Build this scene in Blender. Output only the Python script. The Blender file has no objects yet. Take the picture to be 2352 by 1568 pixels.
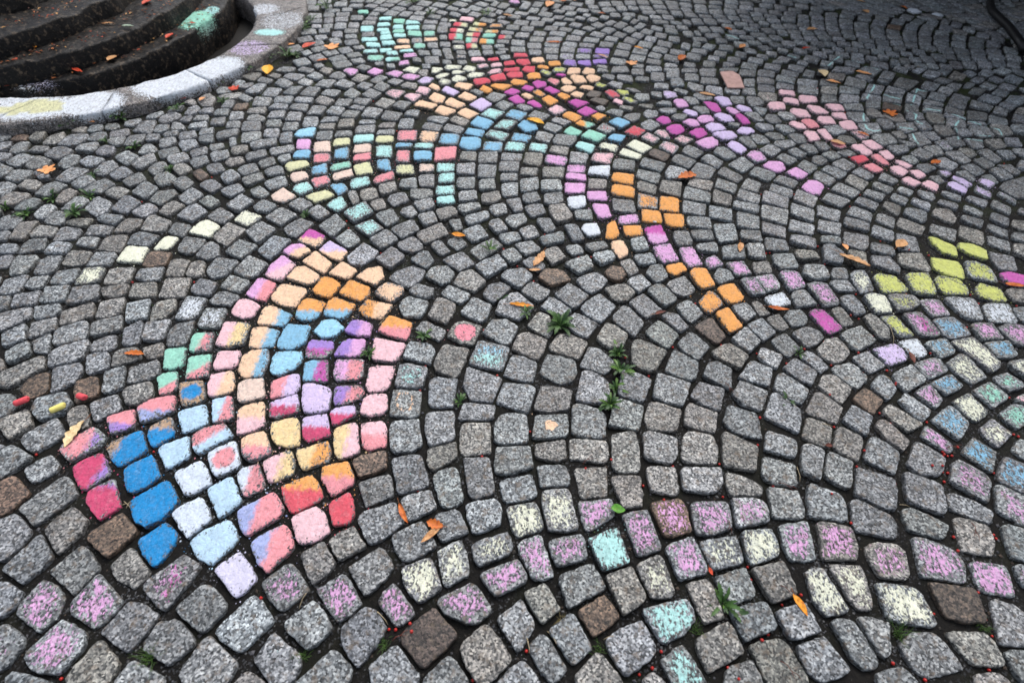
import bpy, math, random
import numpy as np
from mathutils import Vector, Matrix, noise as mnoise

random.seed(7)
rng = np.random.default_rng(7)
sc = bpy.context.scene
col = sc.collection

# ---------------------------------------------------------------- camera
CAM_H, PITCH, ROLL, LENS = 1.58, math.radians(50.0), math.radians(2.5), 18.75
cp, sp, cr, sr = math.cos(PITCH), math.sin(PITCH), math.cos(ROLL), math.sin(ROLL)
fw = Vector((0, cp, -sp)); up0 = Vector((0, sp, cp)); rt0 = Vector((1, 0, 0))
rt = rt0 * cr + up0 * sr
up = up0 * cr - rt0 * sr
cam_d = bpy.data.cameras.new('camera')
cam_d.sensor_width = 36.0
cam_d.lens = LENS
cam_d.clip_start = 0.02
cam_d.clip_end = 300.0
cam_d.dof.use_dof = True
cam_d.dof.focus_distance = 1.95
cam_d.dof.aperture_fstop = 2.1
cam = bpy.data.objects.new('camera', cam_d)
m3 = Matrix((rt, up, -fw)).transposed()
cam.matrix_world = Matrix.Translation((0, 0, CAM_H)) @ m3.to_4x4()
col.objects.link(cam)
sc.camera = cam

# ---------------------------------------------------------------- light (overcast)
SUN_EL, SUN_AZ = math.radians(54), math.radians(72)      # azimuth of the sun, counter-clockwise from +X
w = bpy.data.worlds.new('World'); sc.world = w
w.use_nodes = True
nt = w.node_tree
bg = nt.nodes['Background']
sky = nt.nodes.new('ShaderNodeTexSky')
sky.sky_type = 'NISHITA'
sky.sun_disc = False
sky.sun_elevation = SUN_EL
sky.sun_rotation = math.radians(90) - SUN_AZ
sky.air_density = 1.0
sky.dust_density = 4.0
hs = nt.nodes.new('ShaderNodeHueSaturation')              # cloud cover takes most of the blue out of the sky
hs.inputs['Saturation'].default_value = 0.5
nt.links.new(sky.outputs[0], hs.inputs['Color'])
nt.links.new(hs.outputs[0], bg.inputs[0])
bg.inputs[1].default_value = 0.14
sun_d = bpy.data.lights.new('sun', 'SUN')
sun_d.energy = 0.9
sun_d.angle = math.radians(35)
sun_d.color = (1.0, 0.97, 0.93)
sun = bpy.data.objects.new('sun', sun_d)
sdir = Vector((math.cos(SUN_EL) * math.cos(SUN_AZ), math.cos(SUN_EL) * math.sin(SUN_AZ), math.sin(SUN_EL)))
sun.rotation_euler = sdir.to_track_quat('Z', 'Y').to_euler()
sun.location = (0, 0, 8)
col.objects.link(sun)
vs = sc.view_settings
vs.view_transform = 'Standard'
vs.look = 'None'
vs.exposure = 0.60
vs.gamma = 1.0
vs.use_curve_mapping = False

# ---------------------------------------------------------------- traced positions, ground plane, mm for the cobbles and metres for the rest
STONES = """
b -1571 665 -1503 562 -1488 571 -1473 580 -1447 644 -1531 699
g -1457 594 -1383 547 -1372 541 -1300 645 -1332 676 -1348 691 -1380 707
g:cr9>pu7u8 -1279 658 -1279 629 -1200 569 -1157 612 -1222 706 -1268 670
g:bl9 -1135 624 -1103 578 -1088 567 -1053 550 -1007 590 -993 644 -1054 707 -1129 642
g:wb9 -997 597 -943 543 -919 526 -875 581 -883 607 -930 658 -992 615
g -1504 552 -1432 443 -1400 442 -1378 476 -1370 531 -1455 582
w -1341 534 -1261 464 -1229 522 -1228 568 -1298 610 -1333 559
b -1206 515 -1117 459 -1088 504 -1068 544 -1143 597 -1204 532
g:bl9 -1062 515 -1027 477 -999 455 -974 443 -952 491 -948 520 -954 544 -1002 576
g -1393 421 -1310 384 -1278 430 -1270 461 -1343 525
g -1261 420 -1155 362 -1152 368 -1122 437 -1187 489 -1213 496
w -1102 442 -1066 406 -1003 385 -982 422 -985 434 -1059 493 -1074 495
g:li5>mg4r -987 390 -921 342 -894 331 -850 436 -845 455 -909 484 -980 411 -984 404
g -1400 383 -1347 303 -1314 299 -1293 337 -1293 348 -1298 367 -1355 392
g:li6 -1285 346 -1285 313 -1218 279 -1198 270 -1170 311 -1180 360 -1215 386 -1233 395 -1261 400
g:li6 -1154 336 -1137 316 -1060 282 -1036 305 -1022 338 -1019 354 -1118 423 -1151 353
g -1040 276 -947 231 -920 282 -907 328 -971 355 -1005 358
g -878 342 -820 304 -775 282 -736 342 -740 360 -791 401 -822 411
g -920 253 -911 241 -861 221 -831 209 -788 253 -786 258 -792 275 -823 297 -855 318 -904 311
g:li3 -1326 271 -1260 172 -1230 192 -1217 243 -1225 259 -1294 291
g:li6 -1201 211 -1175 195 -1152 183 -1143 182 -1134 180 -1091 178 -1060 243 -1070 273 -1128 299 -1155 306 -1200 234
w -1073 175 -1049 148 -999 132 -958 153 -954 209 -970 224 -1019 258 -1033 264 -1051 227
g -950 164 -918 137 -862 127 -826 164 -829 185 -908 216 -932 221 -949 177
g -1218 168 -1182 122 -1104 130 -1094 165 -1207 186
g:lb9 -922 672 -852 588 -809 632 -802 647 -862 728 -883 714 -917 688
g:or9>rd9d4 -698 691 -681 659 -641 610 -566 659 -559 675 -594 724 -618 745 -695 703
g:rd9 -542 650 -519 599 -510 582 -467 588 -449 614 -467 669 -485 696
g -467 725 -425 641 -344 686 -347 701 -363 746 -373 760
g:pb9>co9r4 -806 609 -784 571 -755 537 -673 602 -668 631 -703 675 -719 680 -802 620
g:pk9 -641 601 -607 540 -587 522 -549 534 -521 553 -511 567 -540 621 -573 640 -613 619
g -444 607 -411 555 -392 533 -351 547 -297 607 -338 667 -428 629
g:pb9>co9r4 -732 517 -698 471 -657 438 -602 518 -634 572 -657 585 -725 538
w -512 541 -502 524 -467 482 -396 525 -445 585 -499 556
w:pk2 -585 498 -544 438 -524 416 -487 451 -473 478 -513 525 -526 541
g:lw9 -813 446 -722 371 -691 400 -677 428 -730 478 -757 501 -804 459
g:lb9 -909 517 -871 475 -847 464 -823 453 -787 498 -770 531 -792 568 -821 590 -882 551
g -439 467 -406 426 -373 390 -324 441 -306 476 -339 518 -358 533
g:li5 -669 414 -627 369 -588 344 -526 402 -575 456 -606 478
g:li6 -513 405 -451 340 -433 324 -406 342 -376 374 -420 432 -426 438 -447 454
g:li6 -337 380 -294 335 -271 317 -227 352 -233 366 -275 408 -301 435 -329 402
g -753 290 -712 264 -663 243 -598 323 -653 376 -683 386
g -577 318 -564 301 -492 256 -456 289 -441 309 -470 348 -476 355 -511 381
g -421 315 -415 282 -394 255 -355 220 -303 296 -299 323 -334 359 -368 371
g:aq2 -626 231 -606 213 -554 171 -515 182 -498 222 -510 250 -596 299
g -804 192 -752 150 -692 138 -665 186 -659 222 -757 284 -765 283 -774 270
w -668 164 -645 141 -598 131 -570 174 -579 182 -592 193 -633 209
g -506 184 -479 152 -421 143 -369 186 -367 221 -377 230 -405 254 -431 266
g -331 227 -308 182 -259 148 -202 171 -194 213 -260 277 -272 280
g -323 672 -308 636 -303 629 -285 606 -205 654 -236 713 -315 685
g -236 753 -197 657 -172 652 -147 659 -124 680 -159 793 -214 777 -223 771
g -145 826 -116 697 -100 683 -87 686 -33 706 -32 718 -57 835
g -22 743 -3 674 89 696 104 709 83 780 -7 756
g 97 808 109 734 205 744 208 773 195 817
g:cm6 110 691 133 596 183 592 228 607 205 717 196 735 149 731 116 722
w 216 805 230 728 238 701 321 714 327 815
g:li6 223 685 241 604 258 598 344 656 335 709 231 693
g -122 669 -115 627 -92 576 -64 582 -8 610 -8 663 -27 693
g:cm7 3 658 25 591 42 572 122 601 116 636 112 651 96 689 13 669
g -217 623 -189 553 -165 554 -102 580 -107 590 -141 653 -203 635
g -332 557 -319 522 -298 499 -272 488 -249 497 -215 518 -191 538 -224 584 -245 609 -265 604 -320 571
g:cm5 -94 539 -84 501 -67 484 21 522 33 547 14 592 -84 554
g:li6 41 545 53 516 85 459 108 454 151 466 124 551 112 588 53 566
g:li5 130 564 142 523 158 492 241 515 250 528 237 591 147 573
g:cm6 -192 519 -172 456 -157 424 -88 461 -103 519 -124 563 -179 532
g:cm7 -286 467 -277 436 -256 404 -221 380 -163 421 -197 493 -209 507 -277 478
g:li6 -63 457 -16 405 57 439 77 457 45 513 -56 470
g 158 468 180 393 185 382 276 430 287 436 298 443 259 511 168 474
g:li6 -177 386 -152 359 -147 355 -89 334 -57 336 -18 369 -58 424 -83 445 -165 401
w 60 421 83 381 114 343 166 381 135 431 123 450 74 429
g -12 353 28 297 51 269 99 338 72 382 56 406
b 206 379 251 316 307 351 329 372 297 418 286 427 277 422
d -264 292 -204 234 -189 226 -130 277 -106 311 -164 360 -184 376 -247 322
w -103 278 -87 242 -51 201 -27 191 40 260 -24 333 -43 338 -93 296
g 77 294 94 250 134 207 149 208 182 240 135 307 113 323
g 129 330 189 249 197 250 249 289 214 354 201 373 192 377 182 372
g -190 192 -168 152 -92 161 -67 203 -112 255 -131 262 -187 210
g -6 202 15 165 79 161 116 208 77 250 55 259 23 232
w 193 225 214 177 277 174 324 218 274 279 254 284 246 278
w 333 777 347 730 364 675 413 682 427 685 434 724 433 791 352 787
w 452 815 454 781 458 737 526 723 535 724 552 737 553 825 464 823
g 561 745 628 735 674 743 698 776 703 831 579 825 567 820
w 706 775 710 732 815 739 825 769 792 792 755 811 712 816 707 785
b:li6 450 693 479 593 503 593 568 611 568 618 563 698 548 719 463 705
g:li6 359 656 392 533 428 539 459 552 470 558 452 638 441 681 376 666
g:li6 574 657 576 606 609 602 644 610 696 632 701 693 694 716 595 709 576 701
g:li5 705 642 715 632 816 654 815 713 796 726 760 728 710 725
g 825 667 898 665 925 670 930 675 936 696 933 762 837 774 830 717
g:li6 834 572 841 539 890 538 921 543 934 664 848 649 836 644
g:cm7 715 555 723 523 733 524 780 537 820 555 821 605 812 633 732 625 716 618
g:cm5 582 583 595 535 607 503 689 522 708 531 701 605 684 607 600 590
g:li6 477 561 492 507 505 469 587 491 593 512 583 550 576 576 567 602 495 576
g:aq8 248 577 289 486 363 511 371 516 355 577 344 615 322 612
w:cm5 384 506 419 418 472 422 490 438 475 498 463 545 398 518
w 293 478 311 429 337 372 380 395 408 420 375 507
w 523 461 553 360 609 375 615 378 600 453 589 483 532 468
g 606 484 622 437 645 411 663 418 699 431 717 441 714 483 707 520 626 493
w 719 513 755 418 788 429 838 449 822 540
g:aq7 386 390 426 316 436 306 500 335 538 376 532 403 520 426 407 399
g 629 396 653 319 755 360 747 397 739 428 675 414 637 401
g 755 398 775 335 797 330 867 353 857 398 847 427 778 410
w 519 318 529 265 540 244 649 295 635 344 620 372 534 331
g 278 310 291 281 310 250 333 229 400 273 419 290 402 339 386 366 315 339
g:aq6 420 271 452 192 493 187 541 213 510 274 487 314
w 660 314 701 189 772 197 799 239 768 318 756 336 694 327
g 572 202 619 186 683 218 668 268 661 281 609 268 598 263 583 249
w 367 227 383 177 434 198 428 226 396 245
g 939 679 948 672 1053 662 1072 710 1067 756 976 790 963 767
g 1112 755 1180 714 1224 705 1257 771 1268 818 1195 841 1154 855 1149 845
g 1269 737 1360 696 1385 712 1412 794 1397 809 1322 842 1310 845 1283 787
g:li5 1443 817 1499 766 1533 744 1588 822 1582 853 1513 901 1486 884
g:sb6 1602 834 1619 811 1684 769 1692 766 1757 836 1741 886 1680 919
g:li5 1545 718 1591 682 1609 670 1634 659 1697 751 1599 815 1588 810 1579 797
g 1069 636 1184 616 1209 660 1210 688 1137 731 1111 742 1086 736 1069 653
g 1232 644 1329 620 1372 664 1336 689 1272 722 1244 714 1235 680
g 1396 720 1442 699 1507 675 1537 717 1493 753 1433 779 1413 773
w:li6 934 544 1043 548 1059 590 1062 649 1011 658 968 663 956 659
w:li5 1075 569 1079 536 1090 503 1170 499 1188 525 1201 586 1184 606 1121 608 1083 594
g:li6 1207 511 1230 506 1326 495 1336 497 1363 549 1350 593 1309 614 1261 629 1234 626
w 1367 590 1413 581 1462 577 1490 633 1492 672 1422 698 1394 694
g 1506 580 1538 565 1582 560 1631 640 1605 664 1596 670 1554 680 1529 670 1515 626
w:cm6 951 532 965 478 978 437 992 412 1036 413 1052 493 1048 536 983 538 972 538
g:li7 1362 504 1366 474 1458 462 1473 513 1479 553 1397 563 1374 560
g:li5 1492 517 1494 493 1546 487 1585 552 1528 559 1501 554
g:cm7 1064 393 1110 382 1189 377 1202 388 1194 471 1168 485 1091 491 1069 489
d 1224 435 1231 401 1284 391 1342 396 1351 451 1353 484 1235 498 1225 495
g:cm7 872 460 877 426 898 390 971 407 931 526 892 522 873 510
g 1347 340 1437 338 1474 405 1443 447 1395 460 1378 452
g:pk1 904 384 933 280 964 265 978 270 986 272 1002 290 970 386 938 392
g 980 394 995 337 1007 299 1022 297 1041 311 1067 385 1010 399
g 1066 332 1083 271 1115 253 1194 272 1222 279 1203 334 1180 367 1127 366 1109 360
w 1211 367 1224 324 1245 292 1320 287 1338 295 1339 348 1322 373 1236 372
g 1346 288 1356 253 1398 242 1448 325 1413 331 1366 332 1348 325
g 970 199 1033 196 1087 234 1078 262 1056 281 1017 276 977 261
w 1226 227 1253 204 1327 237 1327 269 1288 280 1240 269
g 792 319 798 262 800 256 834 234 895 252 920 269 873 346 859 342 797 322
g -2107 1538 -2084 1478 -2063 1453 -2044 1456 -2004 1469 -2002 1481 -2021 1574 -2039 1579
g -2010 1560 -1999 1506 -1961 1492 -1926 1502 -1943 1581
g -1924 1603 -1914 1527 -1857 1526 -1847 1528 -1821 1549 -1840 1635
g:cm7 -1823 1632 -1811 1529 -1746 1537 -1718 1551 -1736 1641 -1782 1639
w -1715 1634 -1702 1553 -1696 1536 -1641 1540 -1622 1545 -1602 1563 -1615 1649
g -1589 1635 -1586 1580 -1539 1566 -1497 1572 -1478 1578 -1495 1659
w -1462 1592 -1446 1482 -1410 1481 -1342 1489 -1343 1518 -1357 1600 -1364 1602
g -1337 1527 -1293 1503 -1240 1502 -1236 1578 -1320 1598
g -2092 1441 -2038 1360 -1992 1384 -2019 1453
g -2013 1458 -2000 1425 -1987 1392 -1910 1406 -1903 1423 -1918 1488
g -1914 1507 -1896 1424 -1838 1428 -1801 1446 -1823 1525
g -1807 1515 -1789 1427 -1773 1424 -1699 1444 -1692 1448 -1678 1470 -1705 1537
w -1689 1519 -1686 1511 -1667 1469 -1616 1464 -1574 1487 -1587 1546
w -1580 1552 -1564 1475 -1498 1472 -1454 1487 -1455 1494 -1486 1566
g -2018 1359 -1973 1273 -1950 1271 -1903 1317 -1879 1345 -1890 1371 -1906 1399 -1949 1391
g -1900 1403 -1865 1342 -1849 1340 -1815 1350 -1798 1357 -1788 1389 -1810 1428
w -1782 1383 -1765 1339 -1752 1315 -1731 1316 -1678 1342 -1670 1346 -1648 1378 -1650 1387 -1685 1443
w -1656 1441 -1635 1360 -1612 1354 -1581 1362 -1551 1376 -1546 1393 -1572 1473
g -1551 1440 -1504 1339 -1433 1366 -1468 1474 -1486 1468
w -1445 1427 -1422 1354 -1409 1355 -1386 1364 -1367 1372 -1350 1435 -1369 1478 -1437 1462
g:wh7 -1334 1496 -1330 1370 -1287 1363 -1252 1372 -1246 1411 -1248 1493
g -1928 1254 -1896 1199 -1880 1197 -1858 1212 -1830 1237 -1874 1311
g -1861 1322 -1836 1261 -1825 1242 -1815 1243 -1782 1259 -1749 1291 -1782 1356
g -1745 1271 -1718 1213 -1667 1222 -1660 1225 -1611 1253 -1619 1286 -1626 1304 -1658 1344 -1740 1300
g -1628 1327 -1604 1267 -1594 1262 -1544 1280 -1502 1302 -1516 1340 -1533 1376 -1620 1336
g -1497 1309 -1467 1229 -1444 1221 -1401 1236 -1437 1344 -1445 1353 -1456 1349
g -1424 1341 -1409 1283 -1399 1253 -1355 1252 -1321 1264 -1340 1369
g -1322 1314 -1316 1281 -1310 1258 -1300 1232 -1265 1231 -1233 1243 -1230 1281 -1245 1365 -1313 1340
g:mi9>co7r -1224 1290 -1221 1271 -1204 1207 -1126 1217 -1147 1311 -1215 1303
g -1861 1173 -1839 1136 -1826 1120 -1783 1150 -1770 1173 -1813 1230
g -1801 1228 -1798 1222 -1764 1177 -1758 1175 -1714 1177 -1715 1187 -1747 1259 -1758 1272 -1790 1241
g -1706 1176 -1675 1111 -1606 1136 -1575 1156 -1577 1203 -1586 1235 -1595 1249 -1686 1204
g -1580 1240 -1565 1187 -1489 1203 -1483 1226 -1513 1285
w -1472 1184 -1450 1126 -1436 1125 -1377 1160 -1360 1173 -1378 1195 -1396 1217 -1406 1226 -1434 1216 -1462 1207
w -1382 1220 -1381 1211 -1374 1202 -1352 1175 -1347 1170 -1316 1172 -1291 1188 -1299 1212 -1317 1254
g:mi9 -1292 1214 -1272 1155 -1262 1125 -1226 1125 -1206 1132 -1194 1148 -1208 1197 -1220 1228
g:mi9>co8v6 -1195 1193 -1194 1177 -1167 1085 -1090 1100 -1115 1200 -1122 1207
w -1912 1154 -1851 1077 -1826 1092 -1818 1098 -1837 1121 -1856 1144
w -1827 1082 -1807 1028 -1785 1018 -1749 1022 -1683 1112 -1697 1140 -1721 1165
g -1561 1166 -1520 1086 -1472 1105 -1457 1124 -1462 1135 -1493 1195 -1540 1185
g -1653 1110 -1600 1006 -1594 1002 -1588 1005 -1544 1050 -1538 1102 -1570 1142
b -1716 1015 -1666 971 -1625 989 -1612 1013 -1635 1057 -1659 1096 -1700 1075 -1716 1053
g -1460 1099 -1425 1014 -1410 1008 -1368 1035 -1369 1053 -1383 1094 -1404 1136 -1434 1117
g -1387 1128 -1362 1057 -1355 1055 -1301 1074 -1287 1079 -1263 1111 -1297 1170
g:mi9>co8v6 -1269 1090 -1222 1009 -1184 1030 -1175 1047 -1209 1123 -1257 1106
b -1538 1037 -1490 960 -1435 1003 -1444 1039 -1478 1084 -1535 1061
w:wh2 -1360 1021 -1329 974 -1288 971 -1246 1008 -1258 1044 -1282 1074 -1355 1045
g:bl9>ta8x -1174 1061 -1153 1015 -1127 968 -1077 988 -1058 1004 -1097 1086 -1172 1070
g -1790 983 -1734 899 -1704 898 -1677 931 -1684 954 -1721 993 -1765 991
g -1634 977 -1623 940 -1611 922 -1595 905 -1568 892 -1504 931 -1506 971 -1550 1012 -1572 1003
w -1497 947 -1496 929 -1478 894 -1441 858 -1400 871 -1398 889 -1455 966
g:pk2 -1445 967 -1431 946 -1406 912 -1390 900 -1334 942 -1328 956 -1371 1015 -1436 979
g:co9>pu8d6 -1357 912 -1307 849 -1248 879 -1255 906 -1268 933 -1274 943 -1280 953 -1341 927 -1352 919
g:co9>pb8d6 -1276 961 -1238 899 -1177 924 -1142 954 -1165 1017 -1244 995
g:lb9 -1127 940 -1078 864 -1009 909 -1046 984 -1125 951
w -1702 890 -1700 873 -1625 815 -1589 863 -1585 882 -1632 934
g -1596 823 -1551 788 -1519 775 -1463 830 -1459 851 -1520 911 -1593 844
g:co8>pu7r7 -1445 788 -1388 748 -1314 812 -1317 844 -1379 881 -1443 811
g:ta8>bl9r3 -1305 804 -1250 751 -1230 737 -1172 785 -1165 805 -1205 861 -1219 874 -1302 824
g:bl9>ta8u6 -1201 890 -1194 858 -1175 832 -1150 808 -1106 859 -1122 899 -1149 935
g:lb9 -1138 810 -1077 735 -1019 787 -1056 863 -1124 826
g -1630 755 -1581 680 -1564 681 -1522 741 -1513 764 -1605 803 -1629 781
g -1513 719 -1486 686 -1460 673 -1418 708 -1413 738 -1463 776 -1506 734
g:cr9>pu8r7 -1367 731 -1343 696 -1303 658 -1290 658 -1251 697 -1241 722 -1274 760 -1308 789 -1360 751
g:bl9 -1210 729 -1174 674 -1145 652 -1107 681 -1083 716 -1119 763 -1145 789 -1202 749
g:wb9 -1048 723 -992 664 -969 655 -914 699 -949 747 -981 778 -1037 738
g:pc9 -967 1626 -929 1609 -857 1588 -835 1610 -826 1647 -908 1704 -945 1694
g:pc9 -683 1655 -621 1620 -580 1597 -555 1655 -581 1725 -640 1712
g -539 1647 -488 1615 -440 1596 -393 1655 -387 1709 -395 1714 -450 1733 -517 1693
g:li9>co9r -1100 1515 -1055 1490 -1007 1481 -991 1589 -1062 1621 -1086 1617
g:pc9 -996 1503 -945 1467 -881 1460 -859 1555 -875 1577 -982 1591 -991 1538
g:or9 -841 1554 -812 1532 -756 1519 -726 1600 -775 1641 -818 1646
g:or9 -731 1551 -679 1526 -624 1509 -596 1550 -605 1593 -697 1634 -700 1628
g:pc8 -584 1561 -555 1534 -505 1508 -495 1507 -459 1556 -460 1595 -539 1626
g -1221 1552 -1155 1528 -1130 1524 -1099 1578 -1113 1597 -1206 1628
g:wh2 -1233 1466 -1204 1452 -1140 1452 -1118 1508 -1190 1533 -1221 1524
g:wh6 -1232 1431 -1226 1336 -1213 1329 -1146 1326 -1135 1340 -1143 1436
g:pk9 -1130 1425 -1112 1406 -1071 1386 -1029 1396 -1018 1463 -1094 1499 -1118 1488 -1126 1467
g:pc9>sb9r6 -1007 1442 -1003 1362 -894 1355 -879 1424 -988 1470
g:or9>sb9d6 -872 1464 -866 1406 -830 1386 -789 1399 -772 1429 -766 1500 -850 1518 -865 1494
g:or9>sb9d6 -762 1459 -760 1424 -687 1406 -664 1410 -639 1486 -738 1528 -759 1501
g:pc9>or8l -631 1463 -585 1419 -523 1419 -487 1497 -606 1522
g:or9>co9d -526 1350 -473 1328 -407 1310 -399 1347 -397 1406 -498 1435
g -468 1488 -439 1434 -376 1430 -357 1455 -345 1521 -437 1553 -460 1528
g:pk9>ye8r -1130 1368 -1119 1243 -1074 1239 -1018 1260 -1019 1291 -1025 1364
g:pc9>sb9r6 -1016 1343 -995 1244 -970 1239 -928 1245 -899 1255 -905 1336 -980 1352
g:sb9 -894 1287 -891 1254 -875 1241 -851 1238 -819 1241 -785 1277 -785 1284 -787 1364 -883 1369 -890 1340
g:sk9 -775 1339 -737 1304 -724 1303 -682 1312 -660 1352 -657 1362 -700 1402 -714 1405 -754 1397
g:pu9>li9r -657 1338 -599 1320 -550 1323 -548 1382 -600 1402 -637 1396
g:pu9>mg7d -779 1243 -774 1223 -760 1205 -692 1209 -674 1245 -681 1294 -763 1297 -777 1288
g:pu9>li9r -668 1217 -612 1216 -581 1218 -557 1237 -558 1304 -632 1303 -649 1285
g:pk9 -535 1320 -524 1213 -438 1205 -419 1232 -407 1286 -406 1299
g:pk1 -411 1230 -373 1215 -297 1199 -286 1269 -315 1301 -387 1307 -395 1305
g:pk9 -1098 1221 -1093 1151 -1090 1143 -1075 1135 -1012 1149 -1008 1178 -1013 1229
g:pc9>sb8r6 -1002 1200 -996 1134 -966 1104 -897 1111 -895 1182 -910 1241 -980 1229
g:sk9 -888 1203 -879 1144 -868 1125 -840 1117 -793 1149 -771 1185 -785 1236 -875 1228
g:sb9>mg8r -763 1185 -762 1174 -749 1100 -655 1099 -677 1197 -730 1197
g:li8>co8r -651 1146 -631 1106 -552 1116 -535 1133 -549 1212 -600 1209 -651 1206
g:pk9 -524 1175 -518 1088 -516 1082 -513 1075 -502 1063 -438 1075 -430 1115 -427 1186 -495 1186
g:aq3 -418 1097 -392 1089 -315 1089 -303 1183 -384 1201 -414 1193
g:pk9>pc9r -1084 1108 -1067 1041 -1057 1020 -1041 1018 -999 1030 -975 1044 -998 1118 -1017 1136
g:pl9 -972 1078 -950 1006 -937 997 -879 1015 -856 1023 -889 1104 -952 1094
g:co9>lv9r -861 1094 -839 1019 -786 1033 -765 1042 -745 1063 -769 1137 -812 1125
g:lv9 -742 1085 -723 1002 -706 968 -682 964 -643 973 -621 984 -628 1030 -637 1073 -702 1092 -727 1092
g:pu8>co8r -631 1079 -618 1020 -611 1006 -577 1008 -522 1037 -516 1060 -528 1093 -612 1092
g:pk9 -517 976 -475 964 -433 978 -422 999 -423 1011 -434 1061 -484 1059 -491 1057 -513 1041 -516 1028
g:pc2 -419 1082 -413 973 -351 965 -331 967 -307 979 -314 1082
g:lb9>co8r -1035 1000 -1002 916 -987 914 -933 931 -974 1029 -1032 1012
g:pk9>pc9u -933 963 -901 869 -883 874 -852 886 -818 911 -853 1009 -918 985
g:lv9>cr8d -832 999 -820 947 -797 939 -769 948 -721 969 -745 1043 -780 1027 -816 1012
g:lv9>cr9d -618 977 -616 970 -608 948 -599 925 -585 924 -523 973 -536 1008 -597 996
g:lv9>cr9d -705 944 -681 864 -660 856 -591 884 -624 970 -694 954
g:ye9 -804 921 -791 872 -762 842 -714 831 -684 845 -710 937 -728 953 -796 931
g:ye9>pk9r -589 906 -566 821 -545 798 -482 826 -515 945 -568 928 -582 917
g:co9>pk9u -503 937 -494 899 -480 850 -458 836 -399 850 -410 926 -429 955
b -500 801 -498 786 -471 744 -459 740 -382 776 -396 842 -476 817
g -403 927 -400 912 -386 841 -372 828 -308 837 -281 867 -306 964 -397 950
g:co8>lb9v -1047 862 -1043 855 -1040 847 -1016 805 -995 793 -912 863 -909 870 -956 915 -1012 897 -1024 890
g:pc9>co8d -882 856 -866 813 -851 788 -814 777 -769 802 -765 819 -814 892 -868 872
g:co8>wb9x -973 802 -951 763 -916 721 -902 719 -853 752 -850 771 -896 851 -947 824
g:ye9>or8r -689 825 -688 813 -667 774 -662 766 -647 754 -572 788 -577 834 -592 867
g:pk9>ye8r -784 785 -778 761 -743 708 -719 712 -674 738 -674 770 -704 828 -727 818
g:wb9>co8r4 -852 737 -839 709 -800 657 -753 685 -748 702 -793 770 -797 775 -844 753
g:or9>co9d -593 768 -585 730 -534 671 -474 720 -480 744 -513 796 -565 782 -588 772
g:aq2 -378 809 -338 698 -333 690 -291 701 -271 708 -251 715 -239 731 -280 828 -302 830 -323 827
g -384 1668 -305 1622 -272 1646 -259 1700 -295 1743 -361 1729 -383 1679
w -262 1632 -230 1611 -223 1607 -172 1587 -155 1596 -120 1654 -189 1725 -231 1706 -237 1701
g -64 1691 -2 1638 26 1624 49 1655 82 1705 38 1756 -42 1733
b:wh2 96 1701 151 1647 185 1658 246 1689 208 1749 133 1753
g 263 1696 291 1641 326 1613 371 1643 406 1698 359 1747 289 1720
g -441 1578 -423 1558 -390 1545 -358 1534 -332 1551 -335 1597 -410 1622 -421 1608
g -306 1571 -277 1546 -219 1516 -183 1557 -182 1578 -280 1627
g -134 1584 -115 1556 -80 1526 -31 1595 -11 1630 -58 1662 -105 1646
g 25 1609 48 1587 104 1549 133 1573 144 1591 155 1615 73 1673
g 170 1597 181 1577 204 1553 225 1533 244 1515 271 1538 316 1599 232 1673
g 272 1517 296 1483 354 1444 398 1501 425 1546 360 1616 301 1566 286 1545
w -344 1441 -263 1400 -236 1470 -236 1516 -302 1550 -322 1541
g -215 1465 -185 1447 -121 1417 -101 1456 -88 1523 -172 1564
g:aq1 -74 1479 21 1439 60 1480 88 1521 17 1594 -6 1595 -62 1536
g 109 1517 165 1486 211 1469 241 1506 167 1579 145 1578
w 55 1416 100 1381 144 1354 162 1392 151 1476 103 1500
g 222 1468 223 1403 263 1376 296 1356 343 1443 269 1492 252 1497
g -384 1370 -312 1330 -277 1310 -256 1370 -340 1414 -362 1413
w:ps8>ps0x6 -258 1341 -197 1305 -146 1298 -120 1398 -197 1423 -229 1409
g -119 1366 -44 1315 -5 1312 25 1405 -27 1443 -83 1436 -117 1373
w 0 1287 38 1268 99 1239 123 1280 140 1346 53 1381 20 1361 5 1311
w 139 1310 151 1290 257 1252 265 1265 298 1342 217 1387 178 1377
w 327 1362 367 1318 404 1309 435 1332 457 1384 435 1408 411 1432 372 1447
w -289 1205 -279 1170 -206 1146 -193 1146 -170 1222 -160 1284 -258 1299 -275 1263 -286 1222
g:sk5>aq6d -161 1208 -87 1190 -30 1184 -19 1224 -5 1299 -131 1325
g -28 1163 31 1143 85 1138 102 1229 21 1267 -3 1255
g 102 1180 179 1136 230 1148 249 1192 243 1248 234 1253 184 1270 134 1275
g 255 1223 349 1191 373 1212 395 1253 338 1312 297 1320
g -295 1126 -285 1018 -253 1011 -195 1019 -190 1138 -278 1143
g -173 1112 -141 1048 -58 1044 -27 1154 -152 1195 -163 1198
g -51 1044 67 1006 80 1043 95 1116 66 1132 50 1134 -25 1135
w:pk1 84 1026 133 1011 210 1027 229 1110 160 1127 109 1124
g 233 1067 295 1059 345 1061 364 1104 358 1160 312 1196 288 1204 263 1200
g -178 967 -70 972 -51 979 -47 1034 -93 1038 -143 1041 -164 1034
g -289 979 -283 918 -261 858 -176 888 -190 1007 -279 996
w -164 948 -161 871 -157 848 -145 833 -51 843 -61 962 -146 958
g -48 903 -47 892 -16 878 70 888 71 936 63 999 57 1001 9 1009 -35 995 -48 963
g:pc8>pc0x3 80 907 171 914 186 917 207 926 207 1010 91 999
g 214 931 259 922 332 920 341 1006 329 1032 251 1055 223 1050 221 1038
w -264 849 -259 798 -238 770 -172 815 -161 828 -170 882 -201 871
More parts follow.
